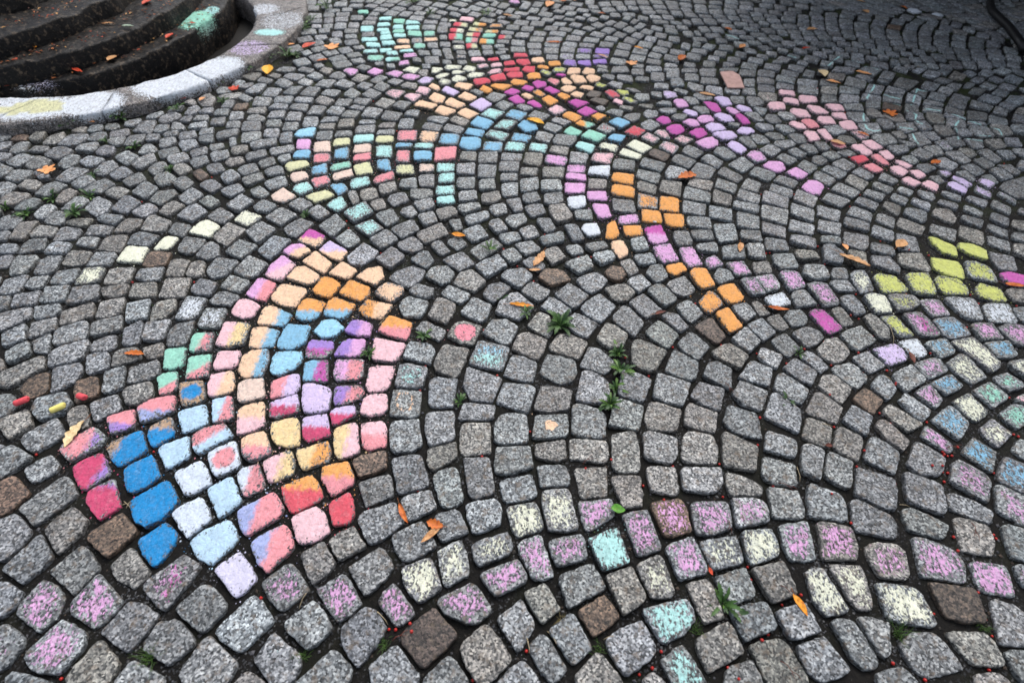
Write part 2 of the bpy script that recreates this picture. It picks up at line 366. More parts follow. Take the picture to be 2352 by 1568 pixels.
w 89 887 92 839 160 824 198 836 198 863 195 911
w 205 836 330 827 338 868 340 890 334 913 221 915 206 910
g -42 798 -36 772 8 770 90 803 78 881 -40 868
b 387 1741 415 1706 452 1695 489 1729 486 1740 470 1784 422 1790
g 482 1694 528 1631 535 1636 591 1686 556 1751 503 1725
g 574 1752 611 1696 637 1707 671 1738 657 1814 636 1816 598 1807
g:or9 768 1767 792 1679 808 1667 868 1692 860 1745 846 1799 807 1803 786 1797
g 872 1754 875 1727 886 1701 964 1742 962 1757 947 1799 910 1809 895 1802
g:li5 977 1733 1012 1639 1075 1651 1051 1756 1002 1748
g:li6 1057 1765 1058 1758 1077 1680 1081 1668 1142 1690 1155 1713 1144 1784
g:li7 1169 1793 1176 1721 1186 1678 1262 1704 1259 1800 1196 1809
g 652 1687 676 1641 714 1618 746 1628 777 1664 742 1746 675 1711
g 565 1649 601 1588 632 1553 689 1598 635 1693 601 1684 571 1657
w 383 1648 421 1572 470 1575 482 1585 518 1631 494 1664 479 1682 411 1665
g 475 1570 541 1477 618 1537 547 1628
g:or9 868 1673 877 1630 896 1581 947 1597 977 1620 951 1713 909 1704 884 1691
g:or8 768 1585 786 1537 813 1522 878 1581 860 1641 835 1665
g:wh8 1054 1631 1080 1566 1174 1601 1153 1671
g 1176 1650 1186 1583 1280 1606 1250 1689 1234 1686 1192 1672
w 1001 1611 1002 1564 1015 1523 1065 1539 1033 1613
g 672 1562 693 1510 720 1465 782 1520 748 1587 726 1598
g 904 1573 924 1517 945 1482 1001 1530 973 1594
g:or9 828 1525 844 1476 864 1416 915 1449 928 1460 902 1527 886 1562 843 1539
g 1111 1530 1135 1472 1192 1487 1215 1520 1197 1576 1145 1565
g 400 1481 407 1446 475 1379 482 1373 531 1454 475 1541 452 1547
g 602 1497 667 1410 709 1445 670 1521 629 1523
g 522 1405 558 1359 601 1319 664 1402 611 1463 585 1477
d 728 1449 760 1406 806 1361 849 1404 813 1501 790 1499
g 943 1473 990 1383 1057 1435 1018 1513
w 1039 1517 1052 1466 1075 1444 1122 1466 1098 1545
g 865 1395 885 1358 921 1324 981 1382 942 1457 936 1457 901 1426
g 644 1357 655 1325 701 1282 712 1274 774 1346 722 1420 706 1422
g 1117 1437 1153 1361 1200 1378 1211 1389 1245 1422 1238 1451 1191 1479
g 1022 1397 1036 1344 1067 1307 1132 1359 1095 1442
w 455 1241 488 1214 540 1213 600 1311 556 1337 496 1369 474 1360 458 1317
w 765 1317 787 1294 866 1240 916 1308 858 1365 836 1367
g 946 1306 1004 1247 1029 1280 1048 1318 973 1359
g 573 1218 619 1194 673 1175 693 1198 713 1264 651 1308 624 1323
g 713 1204 797 1146 811 1149 834 1241 786 1279 753 1273
g 846 1202 904 1183 958 1169 990 1250 984 1257 915 1289
g 1028 1258 1069 1207 1112 1177 1156 1238 1090 1309
g 1114 1321 1140 1274 1167 1236 1209 1268 1177 1336 1148 1348
g 386 1105 434 1083 478 1070 525 1175 439 1219 411 1207
g 513 1101 561 1073 620 1062 665 1165 546 1209
g 649 1108 689 1070 734 1051 749 1048 785 1145 778 1150 694 1174
g 805 1128 829 1082 895 1054 947 1144 852 1191
g 965 1155 1007 1113 1050 1088 1099 1156 1022 1235 998 1227
g 894 1030 1005 968 1039 1066 969 1138 950 1134 929 1097
w 1047 1059 1148 1014 1197 1086 1133 1153 1120 1155
g 345 974 359 969 450 955 479 1057 401 1085 375 1081 346 981
w 470 1001 482 960 580 957 611 1046 524 1080 499 1078 476 1021
w 606 989 633 973 710 956 739 1041 641 1081 622 1051
g:pk1 744 1008 781 959 868 942 871 950 882 1049 785 1083
g 861 903 903 889 960 874 983 926 982 947 892 981
w 1007 956 1049 931 1059 926 1093 927 1131 1002 1105 1025 1080 1036 1049 1040
w 342 826 358 795 427 798 437 808 442 890 436 949 420 952 352 940
g 453 853 473 844 534 832 562 853 577 930 497 952 472 953 458 949
w 575 859 585 841 683 839 694 840 710 907 702 950 655 960 617 965 594 944
w 707 837 746 828 816 821 850 915 746 969 732 960
g 834 826 835 796 871 778 930 775 939 781 954 855 854 881
g 966 823 1017 797 1062 892 1068 906 1063 915 1029 933 999 929 970 859
g 1272 1797 1310 1758 1390 1772 1392 1851 1303 1855
g 1400 1796 1404 1768 1477 1773 1487 1849 1427 1845
g:cm6 1486 1775 1494 1688 1562 1706 1568 1782 1564 1837 1510 1829 1490 1806
g 1377 1749 1397 1692 1478 1693 1463 1764 1395 1760
g:yg8 1584 1731 1594 1687 1701 1703 1714 1722 1689 1805 1619 1818 1584 1793
g:yg8 1726 1697 1813 1689 1829 1703 1850 1831 1844 1833 1769 1832 1735 1812
g:yg8 1851 1730 1873 1702 1974 1708 1993 1757 1974 1805 1895 1823 1861 1798
g:yg7 2031 1843 2037 1818 2091 1801 2146 1788 2160 1894 2107 1929 2063 1930
g:yg8 2002 1699 2049 1672 2075 1670 2120 1671 2129 1751 2055 1786 2018 1753
g:mg9 2175 1848 2180 1788 2264 1771 2338 1812 2293 1855 2219 1869
w 2136 1691 2166 1667 2229 1671 2252 1751 2197 1765 2142 1744
g:li6 1269 1725 1269 1710 1301 1594 1349 1600 1367 1607 1380 1624 1366 1743 1297 1742
g 1385 1650 1391 1596 1420 1551 1449 1559 1470 1568 1468 1628 1448 1674 1415 1668
g:cm8 1495 1672 1506 1565 1581 1573 1591 1627 1588 1677 1537 1687
g:yg5 1597 1677 1609 1586 1682 1603 1725 1634 1723 1649 1717 1681 1649 1687 1612 1682
g:li6 1730 1658 1738 1591 1748 1564 1826 1577 1827 1672 1771 1669
g:wh6 1843 1677 1870 1572 1909 1548 1951 1554 1976 1627 1980 1682 1887 1689
g:wh7 1971 1545 2088 1544 2098 1557 2116 1663 2030 1662 1994 1646 1976 1596
g:mg8 1225 1562 1250 1462 1268 1433 1340 1473 1291 1578 1255 1580
w 1326 1584 1338 1496 1342 1485 1397 1499 1378 1603
w 1449 1551 1453 1491 1468 1427 1507 1425 1529 1478 1510 1535 1485 1566
g:yg7 1513 1549 1539 1473 1557 1436 1616 1447 1603 1499 1587 1557 1562 1563
g:li6>mg5r 1621 1574 1632 1516 1645 1455 1704 1447 1734 1468 1731 1498 1723 1554 1708 1591 1653 1588
g:sb6 1732 1547 1744 1457 1772 1446 1856 1467 1862 1515 1835 1564 1797 1564 1755 1557
g:li6 1878 1441 1938 1446 1979 1451 1976 1537 1920 1542 1879 1525
g:li6 1984 1517 2005 1427 2038 1418 2100 1455 2106 1535 2070 1537 2025 1537
g 2106 1556 2156 1543 2225 1628 2165 1649 2119 1635
g 1311 1441 1329 1390 1348 1352 1412 1388 1452 1419 1420 1497 1360 1474
w 1190 1358 1195 1323 1218 1296 1239 1289 1266 1296 1298 1321 1320 1351 1292 1425 1242 1408
g:wh1 1318 1326 1336 1285 1360 1249 1436 1291 1394 1362
g:lv8 1413 1371 1445 1289 1521 1314 1542 1336 1534 1392 1506 1405
g:wh8 1535 1416 1549 1376 1569 1334 1620 1348 1635 1367 1623 1440 1605 1437 1575 1432
g:sb5 1640 1415 1670 1337 1747 1371 1741 1445 1674 1431
g:cm7 1751 1428 1754 1413 1831 1275 1879 1300 1898 1328 1873 1418 1857 1459 1806 1447 1772 1437
g:sb6 1886 1432 1903 1351 1962 1358 1993 1377 1990 1445
g:li5 1555 1312 1558 1271 1577 1233 1672 1278 1666 1328 1662 1337 1647 1345
g:cm6 1677 1318 1693 1266 1726 1215 1803 1252 1782 1347 1774 1362 1757 1369
g:cm6 1921 1333 1927 1296 1957 1253 2034 1291 1999 1355
g 1213 1262 1242 1210 1280 1170 1334 1215 1342 1235 1303 1297 1233 1280 1228 1275
g 1440 1209 1452 1178 1461 1168 1556 1222 1563 1235 1533 1301 1442 1252
w 1134 1176 1159 1136 1195 1099 1242 1144 1260 1177 1210 1237 1167 1228
g 1338 1193 1347 1163 1374 1124 1433 1179 1433 1205 1405 1253 1368 1228
g:sb6 1564 1214 1606 1161 1679 1198 1691 1212 1670 1267
g:li6 1489 1173 1508 1129 1536 1100 1581 1139 1567 1198 1558 1209
g:mi5 1822 1258 1831 1225 1847 1187 1929 1217 1930 1230 1898 1285
b 1242 1129 1270 1088 1283 1071 1296 1061 1362 1128 1353 1141 1312 1184
g 1412 1128 1435 1074 1451 1049 1461 1039 1500 1072 1515 1093 1453 1165
g:mi6 1712 1190 1731 1147 1747 1111 1840 1165 1799 1233
g:cm7 1609 1138 1626 1084 1650 1044 1722 1089 1694 1177
g:pk7 1844 1155 1856 1145 1901 1121 1938 1166 1894 1183
w 1334 1084 1355 1032 1394 997 1454 1027 1458 1032 1373 1115
g 1171 1035 1206 997 1236 970 1291 1055 1235 1102
g:sb6 1493 1051 1526 1007 1556 970 1627 1041 1609 1105 1591 1119
g:mi6 1749 1087 1768 1041 1783 1025 1898 1082 1872 1128 1859 1134 1839 1139
g:cm6 1648 1022 1652 983 1675 945 1758 1005 1719 1069
w 1280 1015 1300 955 1338 917 1380 958 1332 1044 1308 1046
g:li6 1425 983 1455 948 1496 919 1518 934 1529 957 1468 1031
w 1100 925 1130 894 1170 871 1212 941 1223 969 1159 1008 1140 999 1109 942
g 1191 887 1230 861 1278 833 1330 915 1272 973 1247 973
g:sb6 1536 927 1605 848 1666 934 1615 991
g 1716 946 1738 909 1771 905 1831 957 1788 994 1770 988
g 1328 872 1355 835 1361 833 1416 831 1438 847 1473 900 1426 951 1396 960
g 1035 815 1059 791 1098 774 1116 784 1152 873 1093 907 1075 904
w -2488 2696 -2435 2686 -2408 2688 -2421 2757 -2479 2744
g -2413 2765 -2399 2703 -2370 2693 -2357 2699 -2327 2729 -2352 2785
g -2342 2801 -2334 2768 -2320 2738 -2269 2735 -2252 2776 -2284 2814
g -2256 2837 -2240 2790 -2189 2786 -2173 2826 -2170 2854 -2188 2884
g -2170 2738 -2061 2724 -2062 2759 -2077 2822 -2092 2873 -2116 2868 -2161 2849
g -2160 2869 -2095 2882 -2076 2931 -2097 2971 -2155 2915
g -2083 2886 -2073 2843 -2025 2825 -1970 2880 -1975 2933 -2030 2960 -2071 2916
g -2072 2952 -2002 2984 -2003 3043 -2065 3029
g -1967 3020 -1964 2936 -1923 2933 -1917 2935 -1895 3017 -1933 3057
g -1898 2966 -1810 2966 -1812 2985 -1825 3034 -1881 3029
w -2030 3079 -1954 3050 -1951 3087 -1973 3115 -1998 3137
w -1968 3126 -1909 3051 -1848 3042 -1860 3157 -1934 3227 -1960 3200
g -1961 2864 -1898 2862 -1904 2929 -1959 2908
g -1895 2940 -1889 2877 -1802 2885 -1825 2954
g -2063 2807 -2045 2726 -2015 2731 -1965 2748 -1994 2821
g -1992 2843 -1984 2821 -1958 2756 -1887 2770 -1892 2800 -1952 2854 -1970 2854 -1986 2849
g -1884 2839 -1878 2782 -1778 2806 -1802 2875 -1813 2874
g -2862 2640 -2823 2569 -2791 2564 -2764 2614 -2765 2622 -2804 2661
b -2758 2642 -2751 2582 -2672 2596 -2673 2605 -2690 2655
w -2666 2672 -2663 2602 -2614 2583 -2589 2607 -2593 2634 -2614 2692
w -2586 2652 -2572 2562 -2494 2576 -2489 2607 -2490 2637 -2523 2707
g -2481 2648 -2477 2554 -2377 2562 -2359 2614 -2367 2663 -2371 2681 -2461 2674
g -2361 2686 -2349 2612 -2280 2611 -2271 2671 -2274 2680 -2298 2714
g -2279 2717 -2252 2652 -2187 2675 -2164 2710 -2201 2769
g -2249 2619 -2201 2588 -2184 2582 -2154 2597 -2163 2673 -2235 2648
g -2155 2687 -2142 2584 -2085 2589 -2059 2646 -2077 2715
g -2065 2708 -2046 2634 -1980 2653 -1993 2696 -2002 2721
g -1980 2697 -1946 2685 -1901 2704 -1910 2755 -1972 2735
g -1898 2738 -1891 2703 -1877 2664 -1814 2679 -1791 2711 -1828 2771
g -1804 2790 -1792 2730 -1785 2719 -1717 2739 -1736 2806
g -2785 2557 -2758 2480 -2730 2469 -2710 2513 -2728 2576
g -2703 2528 -2687 2469 -2638 2467 -2626 2478 -2614 2507 -2641 2583 -2652 2588 -2693 2572
g -2596 2538 -2596 2488 -2500 2489 -2499 2495 -2508 2545
g -2495 2457 -2465 2445 -2407 2424 -2387 2457 -2376 2479 -2375 2529 -2438 2548 -2463 2546 -2484 2535
g -2365 2566 -2361 2513 -2260 2508 -2260 2579 -2281 2601 -2295 2601
g -2251 2501 -2208 2479 -2147 2491 -2173 2569 -2232 2587 -2251 2571
g -2040 2612 -2031 2515 -1964 2518 -1956 2525 -1944 2573 -2013 2627
g -1972 2660 -1951 2591 -1941 2583 -1917 2576 -1911 2581 -1873 2636 -1904 2692 -1932 2681
g -1866 2656 -1862 2625 -1804 2552 -1742 2614 -1783 2677
g -1779 2710 -1775 2681 -1758 2655 -1709 2645 -1678 2653 -1708 2731
g -2723 2462 -2679 2371 -2651 2384 -2649 2415 -2655 2459
g -2643 2373 -2564 2343 -2547 2365 -2534 2455 -2614 2477 -2636 2455
g -2533 2395 -2522 2348 -2483 2327 -2461 2326 -2425 2355 -2428 2421 -2515 2455 -2527 2442
g -2381 2446 -2379 2377 -2314 2344 -2303 2366 -2290 2401 -2310 2478 -2363 2486
g -2284 2416 -2283 2410 -2219 2371 -2176 2393 -2174 2462 -2268 2474
g -2127 2466 -2032 2401 -2008 2491 -2083 2535 -2100 2533 -2120 2504
g -2018 2418 -1957 2366 -1895 2450 -1943 2524 -2001 2474 -2010 2447
g -1931 2537 -1891 2473 -1816 2549 -1843 2585 -1859 2605 -1930 2556
g -1770 2550 -1741 2510 -1734 2501 -1670 2544 -1699 2617 -1761 2582 -1767 2576
g -1856 2471 -1796 2417 -1739 2483 -1740 2494 -1785 2546 -1839 2512 -1850 2501
g -1730 2492 -1730 2455 -1676 2399 -1627 2470 -1670 2533
g -2662 2368 -2643 2317 -2595 2244 -2568 2264 -2566 2333
g -2559 2236 -2474 2211 -2450 2252 -2453 2316 -2537 2322 -2558 2311
g -2443 2311 -2442 2288 -2381 2243 -2344 2265 -2394 2326 -2430 2336
g -2322 2255 -2245 2234 -2197 2309 -2197 2353 -2291 2371 -2314 2324
g -2168 2326 -2130 2305 -2090 2303 -2063 2395 -2126 2448 -2166 2420
g -2078 2310 -2008 2266 -1977 2299 -1970 2318 -1969 2345 -1977 2351 -2042 2396 -2058 2382
g -1910 2372 -1856 2325 -1807 2394 -1857 2457 -1900 2427
w -1788 2412 -1787 2389 -1718 2323 -1681 2391 -1749 2446 -1779 2423
g -1843 2294 -1790 2235 -1784 2232 -1733 2264 -1725 2306 -1792 2356 -1839 2333
b -1677 2356 -1603 2284 -1578 2342 -1650 2404
g -2565 2208 -2511 2104 -2488 2100 -2468 2128 -2465 2198 -2481 2203 -2525 2216
w -2457 2176 -2352 2150 -2347 2212 -2405 2242 -2447 2239 -2453 2228 -2456 2204
g -2345 2129 -2266 2106 -2232 2158 -2225 2210 -2300 2234 -2339 2204
g -2220 2218 -2164 2185 -2132 2199 -2116 2264 -2183 2315 -2213 2268
g -2124 2156 -2033 2152 -2004 2241 -2073 2280 -2112 2243 -2117 2225
w -2019 2154 -1930 2117 -1907 2190 -1968 2218 -2005 2210 -2017 2173
g -1984 2257 -1918 2213 -1867 2285 -1933 2351 -1957 2329
g -1896 2173 -1802 2129 -1779 2218 -1855 2267 -1872 2262 -1884 2246
g -1726 2254 -1651 2196 -1617 2266 -1692 2327 -1715 2309
g -1602 2262 -1511 2194 -1481 2263 -1546 2320 -1583 2307
w -2483 2088 -2447 2034 -2383 2039 -2353 2098 -2360 2132 -2453 2137
g -2360 1994 -2299 1993 -2267 2028 -2274 2085 -2333 2092 -2352 2067
w -2223 2159 -2218 2078 -2176 2058 -2154 2077 -2145 2160 -2203 2191 -2222 2167
g -2152 2017 -2127 2005 -2068 2042 -2058 2100 -2116 2130 -2142 2113
g -2047 2029 -1959 1975 -1930 2021 -1941 2086 -2028 2131 -2046 2113
g -1922 2037 -1843 2004 -1822 2043 -1818 2058 -1813 2106 -1896 2152 -1911 2147 -1921 2117
g -1783 2117 -1709 2082 -1666 2183 -1704 2221 -1775 2199 -1778 2189
g -1661 2151 -1585 2094 -1538 2181 -1620 2239 -1640 2198
g -1545 2125 -1471 2073 -1438 2132 -1516 2185
g -1821 2018 -1739 1981 -1701 2058 -1759 2096 -1769 2100 -1800 2088
w -1695 2026 -1634 1999 -1591 2088 -1604 2097 -1663 2125 -1690 2087
g -1599 2004 -1514 1967 -1464 2046 -1546 2107 -1578 2071
g -2249 1967 -2211 1938 -2173 1951 -2174 2033 -2222 2058 -2248 2034
g -2385 1942 -2364 1870 -2331 1854 -2280 1864 -2274 1943 -2342 1966
g -2173 1918 -2140 1903 -2109 1899 -2079 1907 -2082 1985 -2146 2001 -2158 1980
w -2072 1928 -2071 1918 -2041 1904 -2007 1900 -1965 1903 -1964 1962 -2047 1956
g -1951 1955 -1867 1921 -1850 1918 -1828 1985 -1929 2000
w -2270 1887 -2252 1791 -2185 1791 -2183 1819 -2193 1926 -2266 1911
w -2181 1891 -2174 1811 -2073 1823 -2081 1888 -2174 1898
g -2073 1886 -2060 1788 -1964 1814 -1975 1887 -2057 1898
g -1957 1910 -1946 1847 -1854 1845 -1840 1850 -1836 1907 -1926 1923
w -1827 1868 -1752 1873 -1728 1916 -1728 1925 -1733 1969 -1809 1974 -1825 1941
w -1727 1985 -1715 1894 -1641 1881 -1599 1902 -1600 1945 -1602 1966 -1709 2012
g -1592 1967 -1591 1888 -1503 1857 -1498 1945
g -2329 1846 -2292 1780 -2261 1782 -2261 1793 -2270 1840 -2287 1855
g -2171 1774 -2152 1699 -2058 1734 -2085 1809 -2155 1800
g -2052 1774 -2044 1707 -1955 1713 -1961 1781 -2025 1789 -2035 1787
g -1951 1791 -1950 1777 -1855 1764 -1870 1837 -1895 1838 -1946 1827
w -1847 1838 -1837 1752 -1732 1740 -1730 1762 -1736 1804 -1752 1855 -1802 1856
g -1734 1854 -1726 1788 -1626 1785 -1608 1859 -1708 1882
g:cm9 -1602 1763 -1533 1777 -1518 1854 -1532 1859 -1584 1863 -1598 1822
g:cm9 -1493 1891 -1385 1859 -1369 1949 -1441 1988 -1476 1976 -1492 1910
g -2267 1760 -2238 1696 -2163 1705 -2188 1765
g -1497 1772 -1452 1747 -1407 1758 -1392 1848 -1494 1860
g -1402 1737 -1337 1712 -1295 1746 -1322 1814 -1370 1841 -1389 1818
w -1948 1724 -1944 1689 -1936 1646 -1881 1641 -1837 1652 -1839 1680 -1850 1739 -1939 1743
g -1835 1729 -1828 1639 -1731 1654 -1737 1733 -1821 1741
g:cm9 -1720 1769 -1716 1677 -1603 1675 -1618 1777 -1705 1779
b -1605 1743 -1593 1659 -1566 1648 -1496 1667 -1505 1749 -1578 1758
g -2217 1674 -2177 1604 -2138 1614 -2160 1690 -2184 1695
g -2146 1669 -2128 1608 -2107 1568 -2069 1570 -2056 1578 -2045 1615 -2052 1696 -2145 1690
g -2042 1669 -2013 1582 -1977 1578 -1956 1585 -1936 1613 -1958 1702 -2017 1698
w -1492 1699 -1489 1678 -1470 1602 -1417 1604 -1399 1606 -1408 1712 -1478 1716
w -1398 1689 -1392 1615 -1330 1602 -1318 1623 -1335 1701 -1375 1706
w -1803 3431 -1713 3385 -1694 3472 -1703 3512 -1780 3494
g -1697 3391 -1611 3365 -1596 3423 -1686 3458
w -1755 3541 -1683 3527 -1686 3592 -1749 3608
w -1662 3474 -1576 3436 -1567 3502 -1653 3523
g -1625 3546 -1610 3529 -1515 3539 -1505 3611 -1599 3612
g -1555 3468 -1493 3439 -1441 3437 -1423 3490 -1418 3519 -1483 3530 -1538 3525
g -1493 3569 -1395 3538 -1388 3552 -1380 3601 -1471 3625
g -1408 3486 -1315 3439 -1303 3474 -1295 3510 -1370 3562
w -1348 3573 -1275 3527 -1260 3614 -1328 3638 -1334 3634
g -1267 3492 -1180 3463 -1150 3525 -1178 3555 -1210 3581 -1251 3556
g:li8 -1200 3594 -1119 3508 -1113 3516 -1090 3581 -1093 3616 -1107 3626 -1165 3646
g -1122 3650 -1054 3602 -1025 3640 -1014 3659 -1100 3715
g:li9 -1039 3592 -966 3545 -923 3619 -998 3665
g:li8 -913 3587 -857 3542 -822 3527 -788 3611 -857 3655
g:cm8 -810 3638 -801 3633 -715 3604 -706 3636 -696 3691 -775 3705
w:li3 -1116 3472 -1045 3446 -1001 3542 -1083 3568
g -995 3473 -942 3431 -879 3527 -943 3561
g -883 3473 -814 3419 -770 3493 -850 3527
g:li8 -807 3535 -723 3495 -668 3563 -689 3581 -767 3604 -796 3562
w -786 3406 -681 3378 -677 3393 -680 3456 -755 3469
g -1835 3323 -1776 3313 -1763 3346 -1764 3390 -1824 3404
g -1776 3284 -1709 3297 -1702 3323 -1708 3375 -1720 3372 -1746 3361
g -1574 3363 -1510 3326 -1478 3322 -1458 3390 -1508 3434 -1527 3443 -1564 3439
g -1443 3396 -1352 3368 -1344 3439 -1418 3468
g -1326 3371 -1222 3344 -1200 3454 -1298 3454
g -1203 3382 -1104 3346 -1066 3418 -1162 3474 -1201 3391
g -1060 3380 -986 3339 -953 3421 -1031 3451 -1052 3405
g -953 3367 -877 3318 -842 3399 -910 3459 -930 3429
g -1897 3305 -1894 3228 -1851 3199 -1795 3243 -1833 3301
g -1715 3234 -1709 3230 -1656 3213 -1620 3235 -1618 3356 -1631 3359 -1680 3361
g -1611 3219 -1513 3201 -1506 3313 -1602 3323
g -1489 3248 -1404 3228 -1384 3353 -1460 3346
g -1384 3240 -1326 3224 -1284 3221 -1266 3336 -1357 3347
g -1255 3253 -1153 3226 -1136 3321 -1236 3331
g -1118 3266 -1055 3226 -1037 3226 -1006 3296 -1082 3364 -1085 3358
g -1002 3268 -943 3230 -922 3228 -876 3304 -965 3361 -996 3286
g:pk7 -868 3311 -788 3239 -779 3235 -730 3349 -833 3378 -850 3352
g:pk8 -745 3282 -666 3200 -655 3230 -627 3308 -657 3318 -715 3325
w -1862 3173 -1852 3164 -1801 3140 -1741 3167 -1732 3209 -1737 3248 -1798 3227 -1848 3188
g -1732 3159 -1661 3118 -1641 3168 -1642 3175 -1718 3223
g -1633 3187 -1619 3076 -1524 3085 -1525 3188
g -1514 3181 -1514 3164 -1499 3125 -1399 3125 -1404 3216 -1495 3208
g -1392 3202 -1389 3155 -1283 3140 -1280 3210 -1391 3218
w -1271 3172 -1180 3120 -1147 3194 -1212 3230 -1251 3241 -1270 3186
g -1140 3127 -1114 3122 -1055 3116 -1039 3216 -1135 3215
g -1036 3166 -965 3139 -947 3136 -919 3217 -1025 3226 -1028 3214
w -903 3164 -824 3110 -791 3176 -773 3221 -872 3264
g -791 3147 -709 3095 -677 3196 -689 3208 -760 3223
g -1790 3032 -1722 3038 -1729 3128 -1789 3130
b -1715 3087 -1709 3008 -1635 3030 -1640 3109
g -1512 3045 -1402 3051 -1408 3115 -1460 3115 -1491 3105
g -1395 3085 -1393 3068 -1285 3045 -1289 3130 -1305 3132 -1387 3132
g -1270 2998 -1179 2998 -1174 3109 -1262 3119
g -1163 3028 -1069 3003 -1060 3100 -1150 3119
g -1044 3102 -959 3074 -946 3125 -1020 3137
g -947 2995 -877 2989 -855 2990 -828 3099 -933 3124
g -1805 3012 -1797 2940 -1712 2947 -1728 3027
w -1625 3044 -1621 2989 -1516 2997 -1526 3074 -1540 3073
g -1794 2917 -1780 2841 -1697 2852 -1716 2924 -1719 2936 -1739 2935
g -1711 2996 -1691 2898 -1612 2913 -1636 3003
g -1596 2966 -1593 2903 -1493 2904 -1493 2952 -1547 2983 -1562 2982
g -1483 3016 -1483 2940 -1386 2948 -1389 2980 -1402 3040
g -1383 3026 -1373 2926 -1283 2926 -1297 3033
g:pk1 -1062 2985 -989 2977 -976 2981 -959 3063 -1047 3064
g -829 2991 -743 2968 -732 2970 -722 3010 -709 3061 -821 3084
g -703 3041 -616 3023 -612 3111 -688 3104
g -1269 2972 -1255 2857 -1170 2864 -1172 2890 -1190 2979
g -1165 2910 -1073 2934 -1074 2993 -1082 2996 -1162 2981
g -948 2925 -877 2925 -856 2932 -852 2980 -943 2972
w -1057 2947 -1050 2854 -962 2878 -975 2970
g -714 2940 -713 2891 -628 2891 -630 3013 -711 2997
w -829 2890 -761 2890 -734 2896 -731 2960 -820 2944
g -1694 2880 -1676 2813 -1596 2820 -1615 2895
g -1600 2881 -1576 2780 -1472 2797 -1496 2894 -1521 2894
g -1473 2915 -1456 2839 -1371 2839 -1375 2877 -1385 2923
g -1368 2901 -1357 2814 -1271 2821 -1287 2916
w -1163 2900 -1158 2843 -1069 2846 -1077 2922
g -1705 2766 -1693 2718 -1687 2705 -1667 2687 -1578 2732 -1595 2810 -1609 2809
g -1566 2765 -1536 2669 -1506 2666 -1439 2706 -1460 2789
g -1456 2818 -1441 2754 -1437 2735 -1350 2735 -1354 2751 -1372 2829 -1394 2829
g:sk3 -1350 2783 -1329 2679 -1257 2679 -1290 2801
g:sk9 -1272 2771 -1265 2746 -1217 2740 -1194 2744 -1156 2758 -1167 2837 -1170 2854 -1184 2853 -1256 2820
g -1155 2822 -1142 2730 -1053 2738 -1070 2836
g -1048 2767 -952 2783 -962 2845 -1048 2830
g -949 2892 -946 2812 -834 2829 -845 2925
g -821 2865 -821 2814 -722 2817 -723 2889
g:co8 -704 2860 -692 2747 -584 2756 -594 2877
g -1697 2638 -1679 2593 -1651 2572 -1643 2576 -1604 2617 -1626 2658
g -1610 2696 -1576 2614 -1552 2646 -1580 2721
g -1479 2671 -1472 2636 -1469 2627 -1436 2595 -1336 2661 -1352 2725 -1447 2690
g:li9 -1244 2725 -1218 2626 -1216 2619 -1145 2625 -1169 2739
g:pl9 -1141 2700 -1121 2600 -1024 2608 -1057 2722
g:yc9 -1041 2743 -1029 2662 -940 2684 -955 2766
g:aq9 -940 2788 -931 2713 -820 2737 -821 2747 -830 2812
g:yc9 -813 2799 -810 2723 -711 2738 -715 2807
g:sb8 -695 2695 -693 2684 -598 2685 -601 2730 -688 2723
w -1567 2610 -1559 2579 -1550 2562 -1524 2541 -1464 2574 -1485 2645 -1554 2627
g -1360 2626 -1359 2597 -1329 2552 -1220 2603 -1242 2664
g:sb9 -1214 2595 -1212 2541 -1208 2529 -1119 2536 -1135 2618 -1204 2600
g:sb8 -1012 2642 -995 2544 -914 2551 -941 2669
g:pl9 -918 2690 -908 2611 -820 2625 -811 2627 -825 2713
g:aq8 -795 2687 -778 2579 -688 2580 -706 2702
g:co8 -673 2643 -663 2538 -588 2544 -602 2656
g -1660 2558 -1654 2534 -1610 2467 -1539 2519 -1577 2593
g -1463 2557 -1462 2529 -1447 2502 -1433 2483 -1343 2538 -1374 2600
g -1293 2552 -1284 2510 -1250 2481 -1214 2517 -1235 2577
g:co8 -1108 2580 -1094 2498 -1005 2518 -1024 2594
g:co9 -894 2583 -889 2531 -886 2523 -799 2550 -809 2618
w -1552 2498 -1546 2463 -1509 2426 -1447 2483 -1481 2543 -1517 2524
g:yc9 -1232 2486 -1224 2441 -1185 2408 -1101 2474 -1130 2526 -1223 2494
g:sb8 -1086 2458 -1072 2380 -989 2400 -1018 2498
g:mi8 -992 2444 -969 2425 -882 2477 -902 2537 -991 2484
g:yc9 -879 2496 -866 2455 -848 2411 -839 2405 -760 2430 -800 2540 -808 2537
g:sb8 -769 2555 -750 2475 -675 2456 -669 2460 -700 2570 -716 2570
g:yc8 -655 2512 -643 2440 -641 2433 -543 2440 -566 2532
g -1625 2408 -1577 2353 -1514 2396 -1569 2466 -1624 2435
g -1381 2485 -1356 2446 -1345 2432 -1278 2479 -1314 2545 -1377 2505
g -1463 2408 -1422 2365 -1415 2360 -1343 2408 -1392 2484 -1458 2435
g -1317 2395 -1286 2358 -1205 2390 -1246 2460 -1314 2421
g:pl9 -1175 2396 -1173 2351 -1136 2315 -1072 2358 -1108 2421
g:pl9 -959 2399 -957 2361 -937 2337 -851 2393 -876 2457
g -1527 2342 -1476 2284 -1448 2286 -1418 2351 -1496 2416
g -1405 2315 -1361 2262 -1294 2336 -1329 2398 -1397 2341
g:aq8 -861 2328 -837 2273 -749 2330 -779 2404 -861 2359
g:co8 -747 2353 -728 2329 -638 2386 -657 2457 -744 2397
g -610 2391 -608 2316 -511 2311 -532 2409
g -1282 2290 -1233 2235 -1161 2302 -1204 2371 -1279 2315
g:co8 -1060 2339 -1019 2271 -953 2329 -982 2388 -1058 2356
